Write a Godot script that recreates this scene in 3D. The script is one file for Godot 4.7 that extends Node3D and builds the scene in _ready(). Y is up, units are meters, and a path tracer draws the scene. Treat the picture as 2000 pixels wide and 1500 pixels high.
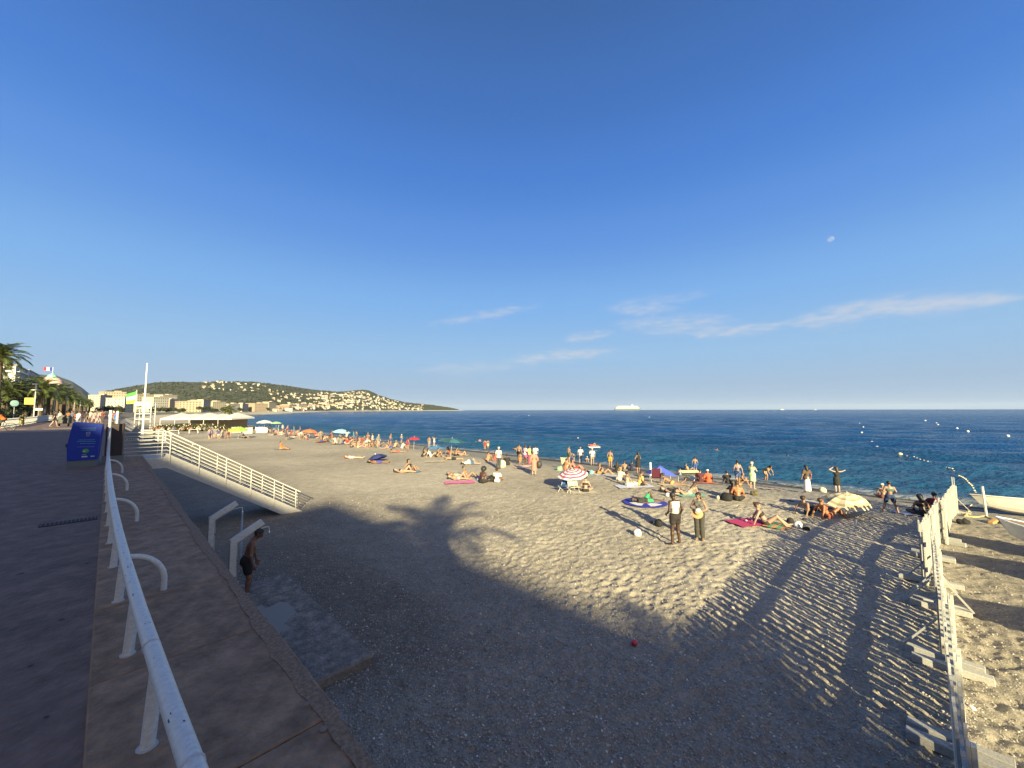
extends Node3D
# A pebble beach seen from a seafront promenade in low evening sun.
# World frame: camera over the promenade edge, y up, sea level y = 0.
# s = metres from the promenade edge towards the sea, p = metres along the promenade.

const EYE := Vector3(0, 5.7, 0)
const SD := Vector3(0.6908, 0, -0.723)
const PD := Vector3(-0.723, 0, -0.6908)
const TH := 0.808152          # turn of anything built square to the promenade
const F_PX := 751.0
var cam_basis: Basis
var names := {}
var mats := {}
var texs := {}
var rng := RandomNumberGenerator.new()
var n_big: FastNoiseLite
var n_cell: FastNoiseLite
var n_fine: FastNoiseLite

# ------------------------------------------------------------------ mesh builder
class MB:
	var v := PackedVector3Array()
	var n := PackedVector3Array()
	var c := PackedColorArray()
	var u := PackedVector2Array()
	var tint := Color(1, 1, 1)
	func tri(a: Vector3, b: Vector3, d: Vector3, na: Vector3, nb: Vector3, nd: Vector3) -> void:
		if (b - a).cross(d - a).dot(na + nb + nd) > 0.0:
			v.append(a); v.append(d); v.append(b)
			n.append(na); n.append(nd); n.append(nb)
		else:
			v.append(a); v.append(b); v.append(d)
			n.append(na); n.append(nb); n.append(nd)
		c.append(tint); c.append(tint); c.append(tint)
	func quad(a: Vector3, b: Vector3, d: Vector3, e: Vector3, nn: Vector3) -> void:
		tri(a, b, d, nn, nn, nn)
		tri(a, d, e, nn, nn, nn)
	func flat(a: Vector3, b: Vector3, d: Vector3, inside: Vector3) -> void:
		var q := (b - a).cross(d - a).normalized()
		if q.dot(a - inside) < 0: q = -q
		tri(a, b, d, q, q, q)
	func box(t: Transform3D, size: Vector3) -> void:
		var h := size * 0.5
		for ax in 3:
			for sg: float in [-1.0, 1.0]:
				var nn := Vector3.ZERO
				nn[ax] = sg
				var e1 := Vector3.ZERO
				e1[(ax + 1) % 3] = 1
				var e2 := Vector3.ZERO
				e2[(ax + 2) % 3] = 1
				var o := nn * h[ax]
				var a1 := e1 * h[(ax + 1) % 3]
				var a2 := e2 * h[(ax + 2) % 3]
				quad(t * (o - a1 - a2), t * (o + a1 - a2), t * (o + a1 + a2), t * (o - a1 + a2), (t.basis * nn).normalized())
	func bx(center: Vector3, size: Vector3, turn := 0.0) -> void:
		box(Transform3D(Basis(Vector3.UP, turn), center), size)
	func bbox(t: Transform3D, size: Vector3, b: float) -> void:   # box with bevelled edges
		var h := size * 0.5
		var i := h - Vector3(b, b, b)
		for ax in 3:
			var p1 := (ax + 1) % 3
			var p2 := (ax + 2) % 3
			for sg: float in [-1.0, 1.0]:
				var pts := []
				for k in [[-1, -1], [1, -1], [1, 1], [-1, 1]]:
					var q := Vector3.ZERO
					q[ax] = sg * h[ax]; q[p1] = k[0] * i[p1]; q[p2] = k[1] * i[p2]
					pts.append(t * q)
				var nn := Vector3.ZERO
				nn[ax] = sg
				quad(pts[0], pts[1], pts[2], pts[3], (t.basis * nn).normalized())
			for s1: float in [-1.0, 1.0]:
				for s2: float in [-1.0, 1.0]:
					var pts := []
					for k in [[-1, 0], [1, 0], [1, 1], [-1, 1]]:
						var q := Vector3.ZERO
						q[ax] = k[0] * i[ax]
						q[p1] = s1 * (h[p1] if k[1] == 0 else i[p1])
						q[p2] = s2 * (i[p2] if k[1] == 0 else h[p2])
						pts.append(t * q)
					var nn := Vector3.ZERO
					nn[p1] = s1; nn[p2] = s2
					quad(pts[0], pts[1], pts[2], pts[3], (t.basis * nn).normalized())
		for k in 8:
			var g := Vector3(1 if k & 1 else -1, 1 if k & 2 else -1, 1 if k & 4 else -1)
			var nn := (t.basis * g).normalized()
			tri(t * Vector3(g.x * h.x, g.y * i.y, g.z * i.z), t * Vector3(g.x * i.x, g.y * h.y, g.z * i.z), t * Vector3(g.x * i.x, g.y * i.y, g.z * h.z), nn, nn, nn)
	func tube(pts: Array, rad, sides := 8, caps := true) -> void:
		var rings := []
		var dirs := []
		var up := Vector3.UP
		var last := Vector3.ZERO
		for k in pts.size():
			var d: Vector3 = (pts[mini(k + 1, pts.size() - 1)] - pts[maxi(k - 1, 0)]).normalized()
			if k == 0:
				last = d.cross(Vector3.UP if absf(d.y) < 0.9 else Vector3.RIGHT).normalized()
			else:
				last = (last - d * last.dot(d)).normalized()
			var o := d.cross(last)
			var ring := []
			var nr := []
			var r: float = rad[k] if rad is Array else rad
			for i in sides:
				var a := TAU * i / sides
				var nn := last * cos(a) + o * sin(a)
				ring.append(pts[k] + nn * r)
				nr.append(nn)
			rings.append([ring, nr, d])
		for k in pts.size() - 1:
			for i in sides:
				var j := (i + 1) % sides
				var A = rings[k]
				var B = rings[k + 1]
				tri(A[0][i], A[0][j], B[0][j], A[1][i], A[1][j], B[1][j])
				tri(A[0][i], B[0][j], B[0][i], A[1][i], B[1][j], B[1][i])
		if caps:
			for k in [0, pts.size() - 1]:
				var A = rings[k]
				var nn: Vector3 = -A[2] if k == 0 else A[2]
				for i in sides:
					tri(pts[k], A[0][i], A[0][(i + 1) % sides], nn, nn, nn)
	func lathe(prof: Array, sides := 12, t := Transform3D.IDENTITY) -> void:   # prof of Vector2(radius, y)
		for k in prof.size() - 1:
			var a: Vector2 = prof[k]
			var b: Vector2 = prof[k + 1]
			var tn := Vector2(b.y - a.y, a.x - b.x).normalized()
			for i in sides:
				var q0 := TAU * i / sides
				var q1 := TAU * (i + 1) / sides
				var P := func(w: Vector2, q: float) -> Vector3: return t * Vector3(w.x * cos(q), w.y, w.x * sin(q))
				var N := func(q: float) -> Vector3: return (t.basis * Vector3(tn.x * cos(q), tn.y, tn.x * sin(q))).normalized()
				if a.x > 1e-5: tri(P.call(a, q0), P.call(a, q1), P.call(b, q1), N.call(q0), N.call(q1), N.call(q1))
				if b.x > 1e-5: tri(P.call(a, q0), P.call(b, q1), P.call(b, q0), N.call(q0), N.call(q1), N.call(q0))
	func ell(center: Vector3, r: Vector3, seg := 10, rows := 6, b := Basis.IDENTITY) -> void:
		for k in rows:
			for i in seg:
				var g := []
				for w in [[k, i], [k, i + 1], [k + 1, i + 1], [k + 1, i]]:
					var th: float = PI * w[0] / rows
					var ph: float = TAU * w[1] / seg
					g.append(Vector3(sin(th) * cos(ph), cos(th), sin(th) * sin(ph)))
				var q := []
				var m := []
				for w in g:
					q.append(center + b * (w * r))
					m.append((b * (w / r)).normalized())
				if k > 0: tri(q[0], q[1], q[2], m[0], m[1], m[2])
				if k < rows - 1: tri(q[0], q[2], q[3], m[0], m[2], m[3])
	func prism(poly: PackedVector2Array, t: Transform3D, depth: float) -> void:   # polygon in xy, extruded along +-z
		var idx := Geometry2D.triangulate_polygon(poly)
		var zz := depth * 0.5
		for k in range(0, idx.size(), 3):
			for sg: float in [-1.0, 1.0]:
				var nn := (t.basis * Vector3(0, 0, sg)).normalized()
				var q := []
				for w in 3: q.append(t * Vector3(poly[idx[k + w]].x, poly[idx[k + w]].y, sg * zz))
				tri(q[0], q[1], q[2], nn, nn, nn)
		var cen := Vector2.ZERO
		var area := 0.0
		for k in poly.size():
			var a := poly[k]
			var b := poly[(k + 1) % poly.size()]
			area += a.x * b.y - b.x * a.y
		for k in poly.size():
			var a := poly[k]
			var b := poly[(k + 1) % poly.size()]
			var o := Vector2(b.y - a.y, a.x - b.x).normalized() * signf(area)
			quad(t * Vector3(a.x, a.y, -zz), t * Vector3(b.x, b.y, -zz), t * Vector3(b.x, b.y, zz), t * Vector3(a.x, a.y, zz), (t.basis * Vector3(o.x, o.y, 0)).normalized())
	func done(colored := false) -> ArrayMesh:
		var arr := []
		arr.resize(Mesh.ARRAY_MAX)
		arr[Mesh.ARRAY_VERTEX] = v
		arr[Mesh.ARRAY_NORMAL] = n
		if colored: arr[Mesh.ARRAY_COLOR] = c
		if u.size() == v.size(): arr[Mesh.ARRAY_TEX_UV] = u
		var m := ArrayMesh.new()
		m.add_surface_from_arrays(Mesh.PRIMITIVE_TRIANGLES, arr)
		return m

# ------------------------------------------------------------------ naming and placing
func numbered(called: String) -> String:
	names[called] = names.get(called, -1) + 1
	return called if names[called] == 0 else "%s_%03d" % [called, names[called]]

func thing(called: String, label: String, category: String, at := Vector3.ZERO, turn := 0.0, group := "") -> Node3D:
	var o := Node3D.new()
	o.name = numbered(called)
	add_child(o)
	o.position = at
	o.rotation.y = turn
	tag(o, label, category, group)
	return o

func tag(o: Node, label: String, category: String, group := "") -> Node:
	o.set_meta("label", label)
	o.set_meta("category", category)
	if group: o.set_meta("group", group)
	return o

func part(called: String, m: Mesh, mt: Material, parent: Node, t := Transform3D.IDENTITY) -> MeshInstance3D:
	var o := MeshInstance3D.new()
	o.mesh = m
	o.material_override = mt
	o.name = called if parent != self else numbered(called)
	var k := 0
	while parent != self and parent.has_node(NodePath(o.name)):
		k += 1
		o.name = "%s_%03d" % [called, k]
	o.transform = t
	parent.add_child(o, true)
	return o

func struct(called: String, m: Mesh, mt: Material) -> MeshInstance3D:
	var o := part(called, m, mt, self)
	o.set_meta("kind", "structure")
	return o

func W(s: float, p: float, y: float) -> Vector3:
	return SD * s + PD * p + Vector3(0, y, 0)

func sp(w: Vector3) -> Vector2:
	return Vector2(w.x * SD.x + w.z * SD.z, w.x * PD.x + w.z * PD.z)

func ray(px: float, py: float) -> Vector3:
	return (cam_basis * Vector3((px - 1000.0) / F_PX, (750.0 - py) / F_PX, -1)).normalized()

func on_level(px: float, py: float, y: float) -> Vector3:
	var d := ray(px, py)
	return EYE + d * ((y - EYE.y) / d.y)

func at_depth(px: float, py: float, depth: float) -> Vector3:
	var d := ray(px, py)
	return EYE + d * (depth / -d.z)

func on_beach(px: float, py: float) -> Vector3:
	var y := 1.1
	var w := Vector3.ZERO
	for k in 14:
		w = on_level(px, py, y)
		y = lerpf(y, ground(w), 0.6)
	w.y = ground(w)
	return w

func shore_shift(p: float) -> float:
	return 0.0 if p < 150 else 72.0 * pow((p - 150.0) / 356.0, 2.0)

func ground_sp(s: float, p: float) -> float:
	var q := s - shore_shift(p)
	var flat := 1.2 - 0.004 * minf(q, 60.0)
	var ramp := 1.104 - (q - 24.0) * 0.0952
	if q > 27.0: return maxf(ramp, -6.0)
	if q < 21.0: return flat
	return lerpf(flat, ramp, smoothstep(21.0, 27.0, q) * 0.5 + 0.5 * clampf((q - 21.0) / 6.0, 0, 1))

func ground(w: Vector3) -> float:
	var q := sp(w)
	return ground_sp(q.x, q.y)

# ------------------------------------------------------------------ materials
func noise(kind: int, freq: float, seed_: int, oct := 4) -> FastNoiseLite:
	var f := FastNoiseLite.new()
	f.noise_type = kind
	f.frequency = freq
	f.seed = seed_
	f.fractal_type = FastNoiseLite.FRACTAL_FBM if oct > 1 else FastNoiseLite.FRACTAL_NONE
	f.fractal_octaves = oct
	return f

func tex(key: String, f: FastNoiseLite, lo: Color, hi: Color, size := 512, mid = null) -> Texture2D:
	if not texs.has(key):
		var t := NoiseTexture2D.new()
		t.width = size; t.height = size
		t.seamless = true
		t.noise = f
		var g := Gradient.new()
		g.set_color(0, lo); g.set_color(1, hi)
		if mid != null: g.add_point(0.5, mid)
		t.color_ramp = g
		texs[key] = t
	return texs[key]

func nrm(key: String, f: FastNoiseLite, strength := 4.0, size := 512) -> Texture2D:
	if not texs.has(key):
		var t := NoiseTexture2D.new()
		t.width = size; t.height = size
		t.seamless = true
		t.as_normal_map = true
		t.bump_strength = strength
		t.noise = f
		texs[key] = t
	return texs[key]

func lin(c: Color) -> Color:
	return c.linear_to_srgb()

func mat(c: Color, rough := 0.7, metal := 0.0) -> StandardMaterial3D:   # colour as linear base colour
	var key := "%s/%.2f/%.2f" % [c, rough, metal]
	if not mats.has(key):
		var m := StandardMaterial3D.new()
		m.albedo_color = lin(c)
		m.roughness = rough
		m.metallic = metal
		mats[key] = m
	return mats[key]

func cloth(c: Color) -> StandardMaterial3D:
	var key := "cloth%s" % c
	if not mats.has(key):
		var m := StandardMaterial3D.new()
		m.albedo_color = lin(c)
		m.roughness = 0.9
		m.cull_mode = BaseMaterial3D.CULL_DISABLED
		m.backlight_enabled = true
		m.backlight = Color(0.25, 0.25, 0.25)
		mats[key] = m
	return mats[key]

func worn(key: String, c: Color, rough: float, scale: float, lo: float, strength := 3.0, freq := 0.02, hgt := 0.0) -> StandardMaterial3D:
	# a base colour varied by noise, with fine relief, mapped in world space
	if not mats.has(key):
		var m := StandardMaterial3D.new()
		m.albedo_color = lin(c)
		var gn := noise(FastNoiseLite.TYPE_SIMPLEX_SMOOTH, freq, key.hash() % 1000, 6)
		gn.fractal_gain = 0.68
		m.albedo_texture = tex(key + "_a", gn, Color(lo, lo, lo), Color(1, 1, 1), 1024)
		m.uv1_triplanar = true
		m.uv1_world_triplanar = true
		m.uv1_scale = Vector3.ONE * scale
		m.roughness = rough
		if strength > 0:
			m.normal_enabled = true
			m.normal_texture = nrm(key + "_n", noise(FastNoiseLite.TYPE_SIMPLEX_SMOOTH, freq * 5, key.hash() % 777, 4), strength, 1024)
			m.normal_scale = 0.6
		mats[key] = m
	return mats[key]

func vmat(key: String, rough := 0.85) -> StandardMaterial3D:
	if not mats.has(key):
		var m := StandardMaterial3D.new()
		m.vertex_color_use_as_albedo = true
		m.roughness = rough
		mats[key] = m
	return mats[key]

# ------------------------------------------------------------------ _ready: light first, then structure, then objects
const XP := 2.9              # exposure
func _ready() -> void:
	rng.seed = 7
	cam_basis = Basis.from_euler(Vector3(deg_to_rad(3.88), 0, deg_to_rad(-0.11)))
	var cam := Camera3D.new()
	cam.name = "camera"
	cam.position = EYE
	cam.basis = cam_basis
	cam.fov = rad_to_deg(2.0 * atan(750.0 / F_PX))
	cam.near = 0.1
	cam.far = 60000
	add_child(cam)
	cam.current = true
	n_big = noise(FastNoiseLite.TYPE_SIMPLEX_SMOOTH, 0.35, 3, 3)
	n_cell = noise(FastNoiseLite.TYPE_CELLULAR, 3.0, 5, 1)
	n_cell.cellular_return_type = FastNoiseLite.RETURN_DISTANCE
	n_cell.cellular_jitter = 1.0
	n_fine = noise(FastNoiseLite.TYPE_SIMPLEX_SMOOTH, 2.6, 9, 4)
	var env := Environment.new()
	env.background_mode = Environment.BG_SKY
	env.sky = make_sky()
	env.tonemap_mode = Environment.TONE_MAPPER_LINEAR
	env.tonemap_exposure = XP
	env.sdfgi_enabled = true
	env.ssao_enabled = true
	env.ssil_enabled = true
	env.fog_enabled = true
	env.fog_density = FOG
	env.fog_light_color = Color(0.80, 0.88, 1.0)
	var we := WorldEnvironment.new()
	we.name = "world_environment"
	we.environment = env
	add_child(we)
	var sun := DirectionalLight3D.new()
	sun.name = "sun"
	sun.light_energy = 1.6
	sun.light_color = Color(1.0, 0.935, 0.73)
	sun.light_angular_distance = 0.5
	sun.shadow_enabled = true
	sun.sky_mode = DirectionalLight3D.SKY_MODE_LIGHT_ONLY
	add_child(sun)
	sun.look_at_from_position(Vector3.ZERO, -SUN, Vector3.UP)

	make_sea()
	make_beach()
	make_far_land()
	make_promenade()
	make_hotels_behind()
	make_city()
	make_palms()
	make_railing()
	make_box()
	make_stairs()
	make_showers()
	make_fence()
	make_boats()
	make_far_beach()
	make_promenade_things()
	make_people()
	make_beach_things()
	make_crowd()
	make_sea_things()

const FOG := 0.000018
const SUN := Vector3(0.2516, 0.3140, 0.9155)

# ------------------------------------------------------------------ sky
const SKY := [[0.0, 0.395, 0.520, 0.690], [3.0, 0.365, 0.510, 0.690], [7.7, 0.315, 0.530, 0.790], [15.0, 0.215, 0.450, 0.830], [24.0, 0.118, 0.305, 0.745], [32.0, 0.072, 0.222, 0.645], [40.0, 0.056, 0.172, 0.510], [49.0, 0.046, 0.135, 0.385], [90.0, 0.036, 0.105, 0.300]]
func sky_color(el: float) -> Vector3:
	for i in SKY.size() - 1:
		if el <= SKY[i + 1][0]:
			var t: float = clampf((el - SKY[i][0]) / (SKY[i + 1][0] - SKY[i][0]), 0, 1)
			t = t * t * (3 - 2 * t) * 0.4 + t * 0.6
			return Vector3(SKY[i][1], SKY[i][2], SKY[i][3]).lerp(Vector3(SKY[i + 1][1], SKY[i + 1][2], SKY[i + 1][3]), t)
	return Vector3(SKY[-1][1], SKY[-1][2], SKY[-1][3])

# wisps of cirrus: azimuth and elevation (degrees) of both ends, half width, strength
const WISPS := [[-12.5, 12.51, 3.9, 15.29, 0.63, 0.61], [13.7, 14.41, 24.1, 13.71, 0.77, 0.58], [15.1, 12.24, 30.7, 11.51, 0.98, 0.61], [7.7, 10.47, 15.1, 10.93, 0.49, 0.72], [24.6, 10.04, 37.1, 10.28, 0.63, 0.9], [36.1, 10.41, 44.2, 10.35, 0.84, 0.9], [39.1, 11.54, 53.9, 10.08, 0.77, 1.0], [43.0, 10.44, 53.8, 9.91, 0.56, 0.65], [-1.5, 7.31, 16.1, 8.63, 0.77, 0.9], [-15.0, 5.81, 1.5, 6.55, 0.77, 0.49], [13.7, 14.91, 28.5, 15.23, 0.63, 0.29], [17.9, 10.92, 29.5, 10.67, 0.56, 0.43]]
func make_sky() -> Sky:
	var w := 2048
	var h := 1024
	var im := Image.create_empty(w, h, false, Image.FORMAT_RGBF)
	var nz := noise(FastNoiseLite.TYPE_SIMPLEX_SMOOTH, 0.9, 31, 5)
	var sunaz := rad_to_deg(atan2(SUN.x, -SUN.z))
	for y in h:
		var el := 90.0 - (y + 0.5) / h * 180.0
		var base := sky_color(maxf(el, 0.0)) / XP
		if el < 0:
			base *= 0.5
			im.fill_rect(Rect2i(0, y, w, 1), Color(base.x, base.y, base.z))
			continue
		var ce := cos(deg_to_rad(el))
		var se := sin(deg_to_rad(el)) * SUN.y
		for x in w:
			var az := (x + 0.5) / w * 360.0
			if az > 180: az -= 360.0
			var c := base
			# paler and warmer towards the sun
			var ra := deg_to_rad(az)
			var d := (sin(ra) * SUN.x - cos(ra) * SUN.z) * ce + se
			if d > 0 and el >= 0:
				var g := d * d
				c = c.lerp(Vector3(1.05, 0.80, 0.52) / XP, 0.62 * g) + Vector3(1.0, 0.85, 0.6) * (0.4 * pow(d, 40.0) / XP)
			if el > 3.0 and el < 17.0 and az > -25 and az < 66:
				var a := 0.0
				for q in WISPS:
					var t: float = (az - q[0]) / (q[2] - q[0])
					if t > -0.1 and t < 1.1:
						var off := nz.get_noise_2d(az * 0.22 + q[0], el * 0.8) * 0.7
						var dist: float = absf(el - lerpf(q[1], q[3], t) - off) / (q[4] * (0.35 + 0.9 * sin(PI * clampf(t, 0, 1))))
						if dist < 1.8:
							var fib := 0.55 + 0.75 * nz.get_noise_2d(az * 0.35 - el * 0.6, el * 3.2 + az * 0.25)
							a += q[5] * exp(-dist * dist * 1.6) * clampf(fib, 0.1, 1.2) * smoothstep(-0.1, 0.25, t) * smoothstep(1.1, 0.75, t)
				c = c.lerp(Vector3(0.62, 0.66, 0.74) / XP, minf(a, 0.7))
			im.set_pixel(x, y, Color(c.x, c.y, c.z))
	var pm := PanoramaSkyMaterial.new()
	pm.panorama = ImageTexture.create_from_image(im)
	var s := Sky.new()
	s.sky_material = pm
	return s

# ------------------------------------------------------------------ sea
const WAVES := [[15.0, 0.11, -0.2], [9.0, 0.085, 0.10], [5.6, 0.055, -0.35], [3.7, 0.045, 0.42], [2.6, 0.034, -0.15], [1.8, 0.025, 0.75], [1.3, 0.018, -0.62], [0.9, 0.012, 0.2], [0.65, 0.008, -0.9]]
func sea_height(w: Vector3, step: float) -> float:
	var q := sp(w)
	var h := 0.0
	for i in WAVES.size():
		var L: float = WAVES[i][0]
		var f := clampf((L / step - 2.2) / 2.0, 0.0, 1.0)
		if f <= 0.0: continue
		var a: float = WAVES[i][2]
		var ph: float = TAU / L * (q.x * cos(a * 0.7 + 0.55) + q.y * sin(a * 0.7 + 0.55)) + i * 1.7 + 1.3 * sin(q.y * (0.11 + 0.05 * i) + i * 2.0 + q.x * 0.07)
		var sn := sin(ph)
		h += 1.5 * f * WAVES[i][1] * (sn + 0.3 * absf(sn) * sn)
	return h

func polar(called: String, r0: float, grow: Callable, r1: float, th0: float, th1: float, dth: Callable, hf: Callable, mt: Material) -> MeshInstance3D:
	var rs := PackedFloat32Array()
	var r := r0
	while r < r1:
		rs.append(r)
		r += grow.call(r)
	rs.append(r1)
	var ths := PackedFloat32Array()
	var t := th0
	while t < th1:
		ths.append(t)
		t += dth.call(t)
	ths.append(th1)
	var nr := rs.size()
	var nt := ths.size()
	var vs := PackedVector3Array()
	vs.resize(nr * nt)
	var cs := PackedColorArray()
	cs.resize(nr * nt)
	for i in nr:
		var st: float = grow.call(rs[i])
		for j in nt:
			var a := deg_to_rad(ths[j])
			var w := Vector3(sin(a) * rs[i], 0, -cos(a) * rs[i])
			var res: Array = hf.call(w, st)
			w.y = res[0]
			vs[i * nt + j] = w
			cs[i * nt + j] = res[1]
	var ns := PackedVector3Array()
	ns.resize(nr * nt)
	for i in nr:
		for j in nt:
			var e := vs[i * nt + mini(j + 1, nt - 1)] - vs[i * nt + maxi(j - 1, 0)]
			var f := vs[mini(i + 1, nr - 1) * nt + j] - vs[maxi(i - 1, 0) * nt + j]
			ns[i * nt + j] = e.cross(f).normalized()
	var ix := PackedInt32Array()
	ix.resize((nr - 1) * (nt - 1) * 6)
	var k := 0
	for i in nr - 1:
		for j in nt - 1:
			var a := i * nt + j
			ix[k] = a; ix[k + 1] = a + nt; ix[k + 2] = a + nt + 1
			ix[k + 3] = a; ix[k + 4] = a + nt + 1; ix[k + 5] = a + 1
			k += 6
	var arr := []
	arr.resize(Mesh.ARRAY_MAX)
	arr[Mesh.ARRAY_VERTEX] = vs
	arr[Mesh.ARRAY_NORMAL] = ns
	arr[Mesh.ARRAY_COLOR] = cs
	arr[Mesh.ARRAY_INDEX] = ix
	var m := ArrayMesh.new()
	m.add_surface_from_arrays(Mesh.PRIMITIVE_TRIANGLES, arr)
	return struct(called, m, mt)

func make_sea() -> void:
	var m := StandardMaterial3D.new()
	m.vertex_color_use_as_albedo = true
	m.roughness = 0.15
	m.metallic_specular = 0.16
	m.normal_enabled = true
	m.uv1_triplanar = true
	m.uv1_world_triplanar = true
	m.uv1_scale = Vector3(0.075, 0.16, 0.17)
	m.normal_texture = nrm("sea_n", noise(FastNoiseLite.TYPE_SIMPLEX_SMOOTH, 0.012, 77, 5), 26.0, 1024)
	m.normal_scale = 1.0
	var patch := noise(FastNoiseLite.TYPE_SIMPLEX_SMOOTH, 0.02, 15, 3)
	var hf := func(w: Vector3, st: float) -> Array:
		var q := sp(w)
		var out := q.x - 35.6 - shore_shift(minf(q.y, 700))
		var deep := smoothstep(0.0, 60.0, out)
		var sh := Color(0.016, 0.058, 0.122)
		var dp := Color(0.011, 0.050, 0.155)
		var c := sh.lerp(dp, deep)
		var v := 1.0 + 0.35 * patch.get_noise_2d(q.x, q.y * 0.3)
		c = Color(c.r * v, c.g * v, c.b * v)
		# the thin swash at the waterline is clear and pale
		c = Color(0.16, 0.17, 0.16).lerp(c, smoothstep(-0.6, 3.2, out + 0.8 * patch.get_noise_2d(q.y * 6.0, q.x * 3.0)))
		if out > -0.6 and out < 2.2:
			var fo := smoothstep(0.10, 0.35, patch.get_noise_2d(q.y * 22.0, q.x * 9.0) + 0.15 - 0.25 * absf(out - 0.5))
			c = c.lerp(Color(0.55, 0.57, 0.58), 0.28 * fo)
		return [sea_height(w, st) * clampf((out + 2.0) / 8.0, 0.15, 1.0), c]
	polar("sea", 20.0, func(r: float) -> float: return maxf(0.16, r * (0.0075 if r < 800 else 0.03)), 40000.0, -75.0, 80.0, func(t: float) -> float: return 0.26 if absf(t) < 56 else 1.2, hf, m)

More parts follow.
